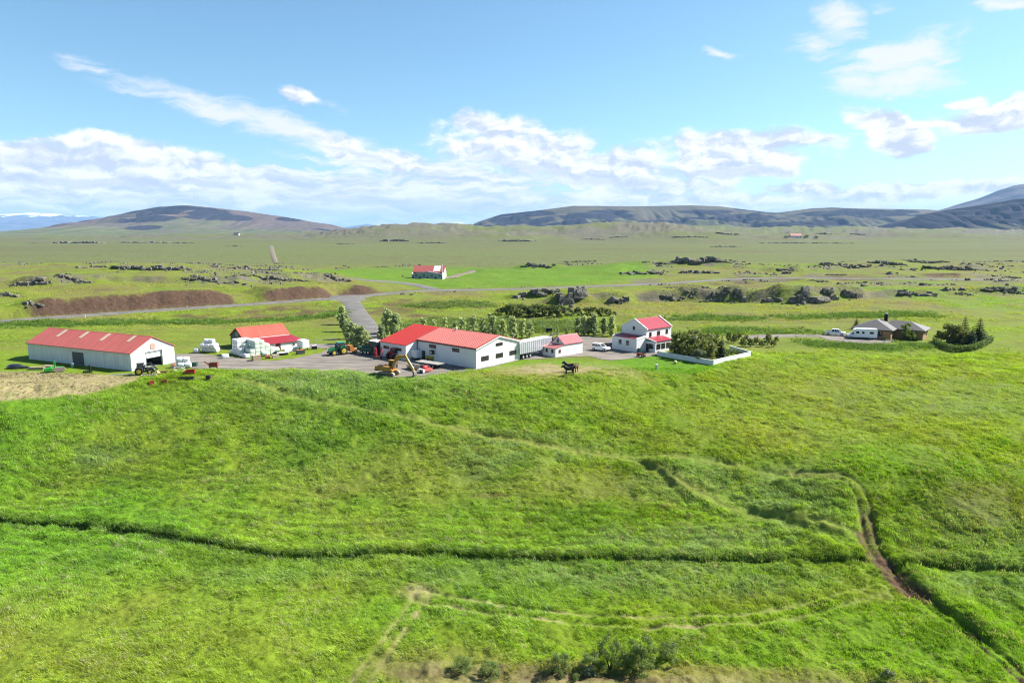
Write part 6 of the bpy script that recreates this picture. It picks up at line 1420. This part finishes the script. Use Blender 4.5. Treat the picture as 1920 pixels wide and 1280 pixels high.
POPLAR = leaf_mat('poplar_leaves', (.33, .41, .19), .55, .30); WILLOW = leaf_mat('willow_leaves', (.135, .168, .045), .5, .28); SHRUB = leaf_mat('dark_shrub_leaves', (.11, .155, .045), .5, .24); SPRUCE = leaf_mat('spruce_needles', (.045, .080, .034), .3, .2)
BUSHG = leaf_mat('bush_leaves', (.15, .215, .055), .5, .25); HEDGE = leaf_mat('hedge_leaves', (.095, .155, .032), .45, .2); GREYW = leaf_mat('grey_willow_leaves', (.15, .19, .12), .45, .2)
def make_tree(kind, seed, H):
    """trunk mesh and crown mesh of one tree of height H"""
    r_ = random.Random(seed); tm = MB(); cents, rads = [], []
    if kind in ('poplar', 'sapling'):
        tm.tube([(0, 0, -.2), (r_.uniform(-.1, .1), 0, H * .4), (r_.uniform(-.15, .15), .1, H * .95)], [H * .022, H * .014, H * .004])
        wid = .24 if kind == 'poplar' else .20
        for k in range(26 if kind == 'poplar' else 16):
            q = (k + r_.random()) / (26 if kind == 'poplar' else 16); zz = H * (.12 + .86 * q); prof = math.sin(min(1, q * 1.25 + .18) * math.pi * .86) ** .8
            rr = H * wid * prof * r_.uniform(.35, 1.0) * r_.uniform(.75, 1.2); a = k * 2.4 + r_.uniform(-.5, .5); c = (rr * math.cos(a), rr * math.sin(a), zz); cents.append(c); s = H * (.085 if kind == 'poplar' else .06) * r_.uniform(.7, 1.3); rads.append((s, s, s * 1.15))
            tm.tube([(0, 0, zz - rr * .9), c], [H * .006, H * .002], 4)
        per, size, mat, bark = (70, H * .042, POPLAR, BARKP) if kind == 'poplar' else (34, H * .048, POPLAR, BARKP)
    elif kind in ('willow', 'shrub', 'bush', 'round', 'greywillow', 'nearbush'):
        nst = 5 if kind != 'round' else 3; wid = {'willow': .55, 'shrub': .6, 'bush': .62, 'round': .58, 'greywillow': .75, 'nearbush': .55}[kind]
        for k in range(nst):
            a = k * 6.283 / nst + r_.random(); tm.tube([(0, 0, -.2), (H * .15 * math.cos(a), H * .15 * math.sin(a), H * .35), (H * wid * .55 * math.cos(a), H * wid * .55 * math.sin(a), H * .72)], [H * .022, H * .015, H * .005], 5)
        for k in range(34):
            a = r_.uniform(0, 6.283); q = r_.uniform(.08, .95) if kind != 'round' else r_.uniform(.2, .93)
            rr = H * wid * math.sqrt(max(0, 1 - (q * 1.02 - .35) ** 2 / .45)) * r_.uniform(.35, 1.0) * .92
            cents.append((rr * math.cos(a), rr * math.sin(a), H * q)); s = H * r_.uniform(.09, .17); rads.append((s, s, s * .9))
        per, size = (64, H * .045) if kind != 'nearbush' else (260, H * .017); mat, bark = {'willow': WILLOW, 'shrub': SHRUB, 'bush': BUSHG, 'round': WILLOW, 'greywillow': GREYW, 'nearbush': BUSHG}[kind], BARK
    else:   # spruce
        tm.tube([(0, 0, -.2), (0, 0, H * .98)], [H * .022, H * .004]); g = np.random.default_rng(seed); V, Fq = [], []
        tiers = 15
        for k in range(tiers):
            q = k / (tiers - 1); zz = H * (.05 + .9 * q); rad = H * .29 * (1 - q) ** .95 + H * .008; nb = int(13 - 6 * q)
            for j in range(nb):
                a = j * 6.283 / nb + k * .7 + r_.uniform(-.2, .2); L = rad * r_.uniform(.75, 1.12); tip = np.array([L * math.cos(a), L * math.sin(a), zz - L * .28 + H * .012]); base = np.array([0, 0, zz])
                for m in range(20):
                    f = (m + r_.random()) / 20; c = base * (1 - f) + tip * f; w = H * .070 * (1.15 - f * .6) * (1.15 - .75 * q); side = np.array([-math.sin(a), math.cos(a), 0]) * w * r_.choice((-1, 1)) * r_.uniform(.5, 1.3); fw = np.array([math.cos(a), math.sin(a), -.15]) * w * 1.2
                    n0 = len(V); dn = np.array([0, 0, -w * r_.uniform(.1, .7)]); V += [c, c + fw * .5 + side * .5, c + fw + side + dn, c + fw * .4 + dn * .6 - side * .1]; Fq.append((n0, n0 + 1, n0 + 2, n0 + 3))
        v, f = np.array(V), np.array(Fq)
        cm = np_mesh('crown', v, f); cm.materials.append(SPRUCE); tmm = tm.mesh('trunk'); tmm.materials.append(BARK); return tmm, cm
    v, f = leaf_cloud(cents, rads, per, size, seed)
    cm = np_mesh('crown', v, f); cm.materials.append(mat); tmm = tm.mesh('trunk'); tmm.materials.append(bark)
    return tmm, cm
TREES = {}
def tree(kind, loc, h, label, cat='tree', name=None, group=None, wide=1.0):
    v = random.randrange(3); key = (kind, v)
    if key not in TREES: TREES[key] = make_tree(kind, 50 + v * 7 + len(kind), 5.0)
    tm, cm = TREES[key]; s = h / 5.0
    t = thing(name or {'poplar': 'poplar_tree', 'sapling': 'sapling', 'willow': 'willow_tree', 'shrub': 'shrub', 'bush': 'bush', 'round': 'round_tree', 'spruce': 'spruce_tree', 'greywillow': 'willow_bush', 'nearbush': 'bush'}[kind], label, cat, loc, random.uniform(0, 360), group)
    t.scale = (s * wide, s * wide, s)
    link('trunk', tm, t); link('crown', cm, t)
    return t
def tree_px(kind, u, vb, vt, label, **kw):
    p = G(u, vb); mpp = math.hypot(p[1], CH - p[2]) / F
    return tree(kind, (p[0], p[1], gz(p[0], p[1])), max(.6, (vb - vt) * mpp * 1.04), label, **kw)
for k, (u, vb, vt) in enumerate([(642, 609, 576), (646, 622, 588), (651, 636, 600), (658, 645, 606), (668, 651, 611), (679, 651, 614), (689, 650, 622)]):
    tree_px('poplar', u, vb, vt, f'{ORD[k]} poplar from the road end, left side of the driveway', group='poplars along the driveway', wide=1.25)
tree_px('bush', 696, 650, 632, 'low light green bush at the yard end of the driveway poplars', cat='bush')
for u, vb, vt, lab in [(728, 626, 583, 'tall poplar right of the driveway, left of a twin'), (742, 632, 590, 'poplar right of the driveway, half hidden by the red wing roof'), (716, 640, 611, 'short poplar right of the driveway beside the workshop wing')]: tree_px('poplar', u, vb, vt, lab, group='poplars right of the driveway', wide=1.35)
for k, (u, vb, vt) in enumerate([(795, 622, 596), (815, 626, 600), (834, 624, 596), (853, 626, 603), (868, 630, 595), (887, 632, 592), (904, 633, 597), (923, 634, 590), (943, 633, 598), (961, 636, 593), (979, 634, 599), (993, 633, 604)]):
    tree_px('sapling', u, vb, vt, f'{ORD[k]} young poplar from the left in the row behind the workshop', cat='sapling', group='row of young poplars behind the workshop', wide=random.uniform(1.2, 1.8))
for k, (u, vb, vt) in enumerate([(1046, 632, 613), (1062, 630, 614)]): tree_px('sapling', u, vb, vt, f'{"left" if k == 0 else "right"} of two lone saplings behind the small shed', cat='sapling')
for k, (u, vb, vt) in enumerate([(1084, 626, 596), (1094, 629, 594), (1104, 628, 596), (1113, 629, 591)]): tree_px('poplar', u, vb, vt, f'{ORD[k]} poplar from the left in the clump behind the parked off-road car', group='poplar clump behind the off-road car', wide=1.1)
for k, (u, vb, vt) in enumerate([(1133, 627, 597), (1147, 630, 594)]): tree_px('poplar', u, vb, vt, f'{"left" if k == 0 else "right"} poplar of the pair just left of the farmhouse', wide=1.0)
for k, (u, vb, vt) in enumerate([(936, 589, 578), (950, 591, 572), (961, 595, 571), (975, 593, 571), (990, 595, 574), (1005, 593, 571), (1020, 592, 572), (1035, 592, 573), (1050, 594, 573), (1066, 592, 577), (1083, 592, 576), (1100, 592, 577), (1113, 592, 576), (1128, 592, 577), (1140, 592, 579)]):
    tree_px('shrub', u, vb, vt, f'{ORD[k]} dark shrub from the left in the row below the rock cliffs', cat='shrub', group='dark shrub row below the cliffs', wide=random.uniform(1.0, 1.5))
tree_px('shrub', 1152, 592, 584, 'smallest dark shrub standing apart at the right end of the shrub row', cat='shrub')
# walled garden
for k, (kind, u, vb, vt, lab) in enumerate([('willow', 1275, 664, 624, 'dark willow at the left end of the walled garden beside the sunroom'), ('willow', 1290, 671, 628, 'big dark willow behind the garden wall, second from the house'), ('willow', 1306, 668, 630, 'dark willow in the middle of the walled garden'), ('willow', 1324, 676, 640, 'brownish willow close to the near wall of the garden'), ('willow', 1318, 664, 626, 'willow at the back of the walled garden, left of the spruce'), ('spruce', 1352, 674, 629, 'dark spruce in the walled garden near its right corner'), ('willow', 1338, 664, 628, 'willow behind the spruce of the walled garden'),
        ('bush', 1372, 664, 652, 'low bush at the right corner of the walled garden'), ('bush', 1384, 664, 655, 'lowest bush inside the far right wall of the garden'), ('greywillow', 1312, 679, 655, 'grey green bush by the near wall, left of the spruce'), ('bush', 1362, 670, 654, 'leafy bush right of the spruce inside the wall'), ('willow', 1298, 660, 621, 'willow at the back left of the garden, tallest crown')]):
    tree_px(kind, u, vb, vt, lab, cat='bush' if kind in ('bush', 'greywillow') else 'tree', wide=1.15 if kind == 'willow' else 1.0)
for k, (u, vb, vt) in enumerate([(1366, 640, 622), (1376, 643, 626), (1385, 637, 621), (1393, 650, 634), (1399, 642, 627), (1407, 650, 634), (1418, 646, 631), (1428, 650, 637), (1439, 646, 626), (1450, 650, 636), (1456, 641, 630)]):
    tree_px('round', u, vb, vt, f'{ORD[k]} small garden tree from the left on the grass right of the walled garden', group='young trees right of the walled garden', wide=.72)
# round the bungalow
tree_px('spruce', 1605, 617, 595, 'dark spruce rising behind the left end of the bungalow roof', wide=1.3)
tree_px('bush', 1702, 637, 606, 'round green tree standing before the bungalow window', name='round_tree', wide=.8)
tree_px('willow', 1778, 641, 608, 'big round dark bush right of the bungalow, left half', wide=1.3); tree_px('willow', 1795, 643, 609, 'big round dark bush right of the bungalow, right half', wide=1.3)
tree_px('spruce', 1806, 640, 594, 'slender spruce behind the big round bush', wide=1.25); tree_px('spruce', 1834, 643, 597, 'dense spruce at the right end of the bungalow garden', wide=1.5); tree_px('spruce', 1821, 646, 612, 'short spruce between the two taller ones', wide=1.2)
def hedge(label, pts, h, w, seed):
    t = thing('hedge', label, 'hedge', (pts[0][0], pts[0][1], 0)); cents, rads = [], []; tm = MB(); o0 = np.array([pts[0][0], pts[0][1], 0])
    for a, c_ in zip(pts, pts[1:]):
        ln = np.hypot(*(c_ - a)[:2])
        for s in np.arange(0, ln, .55):
            p = a + (c_ - a) * s / ln; z = p[2]
            for zz in (.3, .7): cents.append((p[0] - o0[0], p[1] - o0[1], z + h * zz)); rads.append((w * .6, w * .6, h * .34))
            tm.cyl((p[0] - o0[0], p[1] - o0[1], z - .1), (p[0] - o0[0], p[1] - o0[1], z + h * .7), .03, n=4)
    v, f = leaf_cloud(cents, rads, 46, .17, seed); v[:, 2] += 0
    link('foliage', np_mesh('foliage', v, f), t, HEDGE); tm.build('stems', BARK, t)
hedge('clipped green hedge curving round the bungalow garden', smooth([G(u, v) for u, v in [(1752, 644), (1765, 653), (1790, 660), (1815, 659), (1840, 652), (1858, 640)]], 2), 1.7, 1.3, 5)
# tiny trees round the far farm and foreground bushes
for k, (u, vb, vt) in enumerate([(1512, 446, 441), (1530, 447, 442.5), (1474, 446, 442)]): tree_px('shrub', u, vb, vt, f'{["nearest right hand", "outer right hand", "left hand"][k]} tree clump beside the distant white farm', wide=1.7)
for kind, u, vb, vt, lab, wd in [('nearbush', 918, 1267, 1240, 'low spreading bush, leftmost of the foreground bushes', 1.3), ('nearbush', 1048, 1258, 1222, 'round leafy bush on the near edge, left of the pair', 1.0), ('nearbush', 1108, 1256, 1222, 'dark broad bush at the foot of the leaning one', 1.2), ('nearbush', 1144, 1256, 1193, 'tall leaning bush near the bottom edge', .75), ('nearbush', 1203, 1258, 1197, 'tallest full bush near the bottom edge', .85), ('nearbush', 1180, 1256, 1222, 'dark bush pressed against the left of the tallest one', 1.0), ('nearbush', 1250, 1238, 1204, 'loose bush right of the tallest one', 1.0),
        ('greywillow', 1105, 1264, 1250, 'small silvery bush in front of the dark broad bush', 1.2), ('nearbush', 1040 + 40, 1275, 1262, 'tiny round shrub on the bare ground at the bottom', 1.0), ('greywillow', 1665, 1270, 1256, 'small silvery shrub at the bottom right', 1.2), ('nearbush', 868, 1258, 1232, 'flat green bush left of the low spreading one', 1.5), ('greywillow', 1262, 1216, 1206, 'small grey shrub above the loose bush', 1.3)]:
    tree_px(kind, u, vb, vt, lab, cat='bush', wide=wd)

# ------------------------------------------------------------------ horses
def horse(label, loc, yaw, coat, mane, s=1.0, head_up=0.0):
    t = thing('horse', label, 'horse', loc, yaw)
    V = [(-.62, 0, 1.18), (-.25, 0, 1.14), (.25, 0, 1.12), (.58, 0, 1.20), (.86, 0, 1.40 + head_up * .5), (1.04, 0, 1.58 + head_up), (1.24, 0, 1.48 + head_up), (1.44, 0, 1.26 + head_up),
         (-.58, .17, .95), (-.50, .19, .72), (-.66, .18, .42), (-.62, .18, .10), (-.56, .18, .02), (-.58, -.17, .95), (-.42, -.19, .72), (-.56, -.18, .42), (-.50, -.18, .10), (-.44, -.18, .02),
         (.56, .16, .92), (.56, .17, .62), (.58, .17, .36), (.56, .17, .10), (.61, .17, .02), (.56, -.16, .92), (.62, -.17, .62), (.64, -.17, .36), (.60, -.17, .10), (.66, -.17, .02), (1.02, .07, 1.74 + head_up), (1.02, -.07, 1.74 + head_up)]
    Eg = [(0, 1), (1, 2), (2, 3), (3, 4), (4, 5), (5, 6), (6, 7), (0, 8), (8, 9), (9, 10), (10, 11), (11, 12), (0, 13), (13, 14), (14, 15), (15, 16), (16, 17), (3, 18), (18, 19), (19, 20), (20, 21), (21, 22), (3, 23), (23, 24), (24, 25), (25, 26), (26, 27), (5, 28), (5, 29)]
    Rd = [.28, .31, .32, .29, .25, .18, .14, .10, .17, .11, .065, .05, .06, .17, .11, .065, .05, .06, .13, .08, .055, .045, .06, .13, .08, .055, .045, .06, .03, .03]
    me = bpy.data.meshes.new('body'); me.from_pydata(V, Eg, []); o = link('body', me, t, coat)
    md = o.modifiers.new('skin', 'SKIN'); sv = me.skin_vertices[0].data if me.skin_vertices else None
    if sv is None:
        bm = bmesh.new(); bm.from_mesh(me); bm.verts.layers.skin.verify(); bm.to_mesh(me); bm.free(); sv = me.skin_vertices[0].data
    for i, r in enumerate(Rd): sv[i].radius = (r * 1.18, r * 1.18); sv[i].use_root = (i == 1)
    ss = o.modifiers.new('smooth', 'SUBSURF'); ss.levels = 1; ss.render_levels = 2
    m = MB(); 
    for k in range(7):
        f = k / 6; x = .55 + .5 * f; z = 1.42 + (.34 + head_up) * f; m.bar((x, 0, z - .02), (x - .06, .09 * (-1) ** k, z - .22), .12, .05, .05, .02)
    m.build('mane', mane, t); MB().tube([(-.86, 0, 1.25), (-1.0, 0, .95), (-.98, 0, .45)], [.05, .10, .03], 7).build('tail', mane, t)
    t.scale = (s,) * 3; return t
COATB = pm('black_coat', (.012, .010, .010), .5, .2, 3); COATD = pm('dark_brown_coat', (.035, .018, .012), .5, .2, 3); MANEL = pm('light_mane', (.26, .16, .09), .7, .15, 4); COATR = pm('bay_coat', (.09, .04, .022), .5, .2, 3)
hp = G(1068, 703); horse('black horse standing nearest the camera on the dry paddock', (hp[0], hp[1], gz(hp[0], hp[1])), 178, COATB, COATB, 1.22)
hp = G(1069, 697); horse('dark brown horse with raised head just behind the black one', (hp[0], hp[1], gz(hp[0], hp[1])), 172, COATD, COATD, 1.25, .12)
hp = G(1075, 699); horse('bay horse with light mane standing at the right behind the other two', (hp[0] + .5, hp[1] + .6, gz(hp[0], hp[1])), 248, COATR, MANEL, 1.2)
# ------------------------------------------------------------------ grass, scattered as real tufts
def tuft_mesh(seed, blades, L, spread, wide, lean):
    g = np.random.default_rng(seed); V, Fq = [], []
    for k in range(blades):
        bx, by = g.normal(0, spread, 2); a = g.uniform(0, 6.283); ln = L * g.uniform(.6, 1.25); d = np.array([math.cos(a), math.sin(a)]) * .28 + np.array([1.0, 0]) * lean * g.uniform(.5, 1.3)
        w = wide * g.uniform(.7, 1.3); sd = np.array([-math.sin(a), math.cos(a), 0]) * w
        p0 = np.array([bx, by, -.06]); p1 = p0 + np.array([d[0] * ln * .30, d[1] * ln * .30, ln * .55]); p2 = p0 + np.array([d[0] * ln * .95, d[1] * ln * .95, ln * .78])
        n = len(V); V += [p0 - sd, p0 + sd, p1 + sd * .9, p1 - sd * .9, p2 + sd * .25, p2 - sd * .25]; Fq += [(n, n + 1, n + 2, n + 3), (n + 3, n + 2, n + 4, n + 5)]
    return np_mesh('tuft', np.array(V), np.array(Fq))
GRASSM = leaf_mat('grass_blades', (1, 1, 1), .45, .13, attr='tint')
def scatter(name, x, y, z, scale, yaw, tint, meshes, label):
    src = bpy.data.collections.new(name + '_source')
    for k, me in enumerate(meshes):
        if not me.materials: me.materials.append(GRASSM)
        src.objects.link(bpy.data.objects.new('grass_tuft', me))
    n = len(x); me = bpy.data.meshes.new(name); me.vertices.add(n); me.vertices.foreach_set('co', np.stack([x, y, z], -1).astype(np.float32).ravel())
    g = np.random.default_rng(n)
    a = me.attributes.new('tint', 'FLOAT_COLOR', 'POINT'); a.data.foreach_set('color', np.concatenate([tint, np.ones((n, 1))], 1).astype(np.float32).ravel())
    a = me.attributes.new('size', 'FLOAT', 'POINT'); a.data.foreach_set('value', scale.astype(np.float32))
    rot = np.stack([g.normal(0, .12, n), g.normal(0, .12, n), yaw], -1); a = me.attributes.new('turn', 'FLOAT_VECTOR', 'POINT'); a.data.foreach_set('vector', rot.astype(np.float32).ravel())
    a = me.attributes.new('pick', 'INT', 'POINT'); a.data.foreach_set('value', g.integers(0, len(meshes), n).astype(np.int32))
    o = link(name, me); o['kind'] = 'stuff'; o['label'] = label
    ng = bpy.data.node_groups.new(name + '_nodes', 'GeometryNodeTree'); ng.interface.new_socket('Geometry', in_out='INPUT', socket_type='NodeSocketGeometry'); ng.interface.new_socket('Geometry', in_out='OUTPUT', socket_type='NodeSocketGeometry')
    N = ng.nodes; gi, go = N.new('NodeGroupInput'), N.new('NodeGroupOutput'); ip = N.new('GeometryNodeInstanceOnPoints'); ci = N.new('GeometryNodeCollectionInfo')
    ci.inputs['Collection'].default_value = src; ci.inputs['Separate Children'].default_value = True; ci.inputs['Reset Children'].default_value = True
    def named(nm, ty): q = N.new('GeometryNodeInputNamedAttribute'); q.data_type = ty; q.inputs['Name'].default_value = nm; return q.outputs[0]
    l = ng.links.new
    e2r = N.new('FunctionNodeEulerToRotation'); l(named('turn', 'FLOAT_VECTOR'), e2r.inputs[0])
    l(gi.outputs[0], ip.inputs['Points']); l(ci.outputs[0], ip.inputs['Instance']); ip.inputs['Pick Instance'].default_value = True
    l(named('pick', 'INT'), ip.inputs['Instance Index']); l(e2r.outputs[0], ip.inputs['Rotation']); l(named('size', 'FLOAT'), ip.inputs['Scale']); l(ip.outputs[0], go.inputs[0])
    md = o.modifiers.new('scatter', 'NODES'); md.node_group = ng
    return o
def tints(a, b, x, y, g):
    c = np.tile(np.array(GRASS), (len(x), 1)); n2 = fbm(x, y, 5, 3, 51)[:, None]; n4 = fbm(x, y, 22, 3, 52)[:, None]
    c = c * (1 + .34 * n2 + .30 * fbm(x, y, 1.5, 2, 56)[:, None]) ; c = c + np.clip(n4, 0, 1) * np.array([.035, .01, .006])
    for k, col in ((a[:, 1], LUSH), (a[:, 0], (DRY[0] * 1.1, DRY[1] * 1.15, DRY[2])), (b[:, 3], DARK), (b[:, 1], WIND), (b[:, 0], HAY), (a[:, 2], (DIRT[0] * 1.2, DIRT[1] * 1.4, DIRT[2]))):
        c = c * (1 - k[:, None]) + np.array(col) * k[:, None]
    dd, _, _ = seg_dist(x, y, DITCH, False, 26); mow = np.where((dd > 2) & (y > 83), .22 * np.sin(dd * 3.1 + .8 * fbm(x, y, 9, 2, 60)) * (1 - sstep(14, 26, dd)), 0)[:, None]
    c = c * (1 + mow); u_ = g.random((len(x), 1)); gate = np.clip(.5 + 1.5 * fbm(x, y, 8, 3, 75), 0, 1)[:, None]
    c = np.where(u_ < .10 * gate, np.array([.155, .150, .075]), np.where(u_ > 1 - .09 * (1 - gate), np.array([.030, .062, .012]), c))
    return np.clip(c * g.uniform(.78, 1.28, (len(x), 1)) * TUFT_GAIN, 0, .75)
TUFT_GAIN = 2.25
WINDYAW = R(200)
TUFTS = [tuft_mesh(k, 16, .50, .22, .020, .55 + .15 * (k % 3)) for k in range(6)]
def grass_field():
    g = np.random.default_rng(5); n = 420000
    y = np.sqrt(g.uniform(42 ** 2, 168 ** 2, n)); x = (y + 12) * g.uniform(-.86, .86, n)
    keep = g.random(n) < np.interp(y, [42, 70, 110, 168], [1, 1, .75, .45]); x, y = x[keep], y[keep]
    a, b = cover_masks(x, y)
    d1, _, _ = seg_dist(x, y, FLAT[0], True); yard = inside(x, y, FLAT[0])
    ok = (~yard | (d1 < 1.5)) & (g.random(len(x)) > a[:, 2] * .95) & (g.random(len(x)) > b[:, 0] * .85)
    # nothing grows on the gravel
    x, y, a, b = x[ok], y[ok], a[ok], b[ok]
    z = gzs(x, y); n2 = fbm(x, y, 6, 3, 53); n3 = fbm(x, y, 1.8, 2, 54)
    sc = np.clip(.64 + .42 * n2 + .48 * n3 + .35 * b[:, 1] + .55 * b[:, 3] - .30 * a[:, 0] - .65 * b[:, 0], .2, 1.8) * g.uniform(.75, 1.25, len(x)) * np.interp(y, [60, 150], [.95, 1.15])
    dp, _, _ = seg_dist(x, y, PATH, False, 5); dq, _, _ = seg_dist(x, y, PATH2, False, 5); sc = sc * (1 - .72 * np.exp(-(np.minimum(dp, dq) / .95) ** 2))
    for ln_, off_ in ((TRACK, .95), (TRACKB, .85), (MUD, .6), (TRACK2, .8)):
        dr, _, _ = seg_dist(x, y, ln_, False, 5); sc = sc * (1 - .8 * np.exp(-((dr - off_) / .36) ** 2))
    yaw = WINDYAW + 1.5 * fbm(x, y, 18, 3, 55) + g.normal(0, .45, len(x))
    return scatter('meadow_grass', x, y, z, sc, yaw, tints(a, b, x, y, g), TUFTS, 'windblown green grass of the slope and lower meadow')
grass_field()
def rough_strip(name, lines, n, width, h, label, col, seed):
    g = np.random.default_rng(seed); X, Y = [], []
    for pts in lines:
        pts = np.array([p[:2] for p in pts]); L = np.cumsum([0] + list(np.hypot(*np.diff(pts, axis=0).T))); m = int(n * L[-1] / sum(np.sum(np.hypot(*np.diff(np.array([p[:2] for p in q]), axis=0).T)) for q in lines))
        s = g.uniform(0, L[-1], m); X.append(np.interp(s, L, pts[:, 0]) + g.normal(0, width, m)); Y.append(np.interp(s, L, pts[:, 1]) + g.normal(0, width, m))
    x, y = np.concatenate(X), np.concatenate(Y); k_ = fbm(x, y, 6, 3, 73) + .5 * fbm(x, y, 20, 2, 74) > g.uniform(-.7, .25, len(x)); x, y = x[k_], y[k_]; z = gzs(x, y)
    t = np.tile(np.array(col), (len(x), 1)) * g.uniform(.65, 1.4, (len(x), 1)); sc = h * g.uniform(.45, 1.3, len(x)) * (1 + .6 * fbm(x, y, 4, 3, 57))
    return scatter(name, x, y, z, sc, g.uniform(0, 6.28, len(x)), t, TUFTS, label)
rough_strip('ditch_herbs', [[p + np.array([0, .9, 0]) for p in DITCH], [p + np.array([0, .9, 0]) for p in DITCH2], [p + np.array([0, -1.1, 0]) for p in DITCH]], 8000, .35, .75, 'dark tall herbs lining the field ditches', (.075, .14, .02), 61)
rough_strip('field_margin', [[P(u, v) for u, v in [(-80, 612), (60, 606), (250, 601), (450, 597), (600, 590), (632, 586)]], [P(u, v) for u, v in [(1245, 598), (1400, 597), (1560, 594), (1650, 594), (1760, 594)]], [P(u, v) for u, v in [(1330, 622), (1400, 621), (1480, 623), (1540, 622)]]], 15000, 3.2, 1.6, 'strip of rough tall green growth between the hay fields', (.105, .19, .025), 63)
rough_strip('bank_growth', [[G(u, v) for u, v in [(1508, 641), (1540, 646), (1580, 649), (1640, 651), (1680, 649)]], [G(u, v) for u, v in [(1690, 644), (1720, 648), (1750, 650)]]], 3600, 1.9, 1.3, 'lush growth on the bank below the bungalow', (.105, .19, .028), 64)
rough_strip('planting_herbs', [[P(u, v) for u, v in [(770, 612), (860, 616), (960, 620), (1060, 616), (1140, 618)]], [P(u, v) for u, v in [(800, 600), (900, 604), (1000, 607), (1100, 608)]], [G(u, v) for u, v in [(780, 572), (830, 574), (870, 568), (900, 575)]]], 18000, 3.4, 2.1, 'rough herbs between the young poplars', (.135, .20, .045), 65)
def far_pasture():
    g = np.random.default_rng(9); n = 90000; y = np.sqrt(g.uniform(168 ** 2, 330 ** 2, n)); x = y * g.uniform(-.84, .84, n)
    a, b = cover_masks(x, y); d, _, _ = seg_dist(x, y, ROAD); dd, _, _ = seg_dist(x, y, DRIVE)
    ok = (d > 4.2) & (dd > 4.5) & ~inside(x, y, FLAT[0]) & ~inside(x, y, FLAT[1]) & (g.random(n) > a[:, 2]) & (fbm(x, y, 12, 3, 58) > -.05); x, y, a, b = x[ok], y[ok], a[ok], b[ok]
    z = gzs(x, y); sc = np.clip(.7 + .6 * fbm(x, y, 9, 3, 59), .35, 1.5) * g.uniform(.7, 1.2, len(x))
    return scatter('pasture_grass', x, y, z, sc, WINDYAW + g.normal(0, .7, len(x)), tints(a, b, x, y, g), TUFTS, 'rough pasture grass between the farm and the ridges')
far_pasture()
def stubble():
    g = np.random.default_rng(14); a_, b_ = P(-40, 770, -1.5), P(250, 700)
    x = g.uniform(-150, -76, 60000); y = g.uniform(112, 148, 60000); ca, cb = cover_masks(x, y)
    n_ = fbm(x, y, 5, 3, 71); ok = (cb[:, 0] > .5) & (n_ > g.uniform(-.3, .6, len(x))); x, y = x[ok], y[ok]; k = g.random(len(x)) < .22; x, y = x[k], y[k]
    t = np.tile(np.array([.14, .13, .05]), (len(x), 1)) * g.uniform(.45, 1.3, (len(x), 1))
    return scatter('stubble', x, y, gzs(x, y), g.uniform(.25, .6, len(x)), g.uniform(0, 6.28, len(x)), t, TUFTS, 'dark stubble clumps on the mown tan field')
stubble()
def loose_stones():
    g = np.random.default_rng(21); n = 60000; y = np.sqrt(g.uniform(300 ** 2, 640 ** 2, n)); x = y * g.uniform(-.82, .82, n)
    f_ = fbm(x, y, 30, 4, 30) + .5 * fbm(x, y, 9, 3, 22); d, _, _ = seg_dist(x, y, ROAD); ca, cb = cover_masks(x, y)
    ok = (f_ > .20) & (d > 8) & (ca[:, 3] > .12) & (g.random(n) < .55); x, y = x[ok], y[ok]
    sc = np.exp(g.normal(-.35, .5, len(x))) * .9; z = gzs(x, y) + sc * .05
    o = scatter('loose_stones', x, y, z, sc, g.uniform(0, 6.28, len(x)), np.ones((len(x), 3)), ROCKME, 'loose grey stones strewn over the rough ridges beyond the road'); return o
loose_stones()
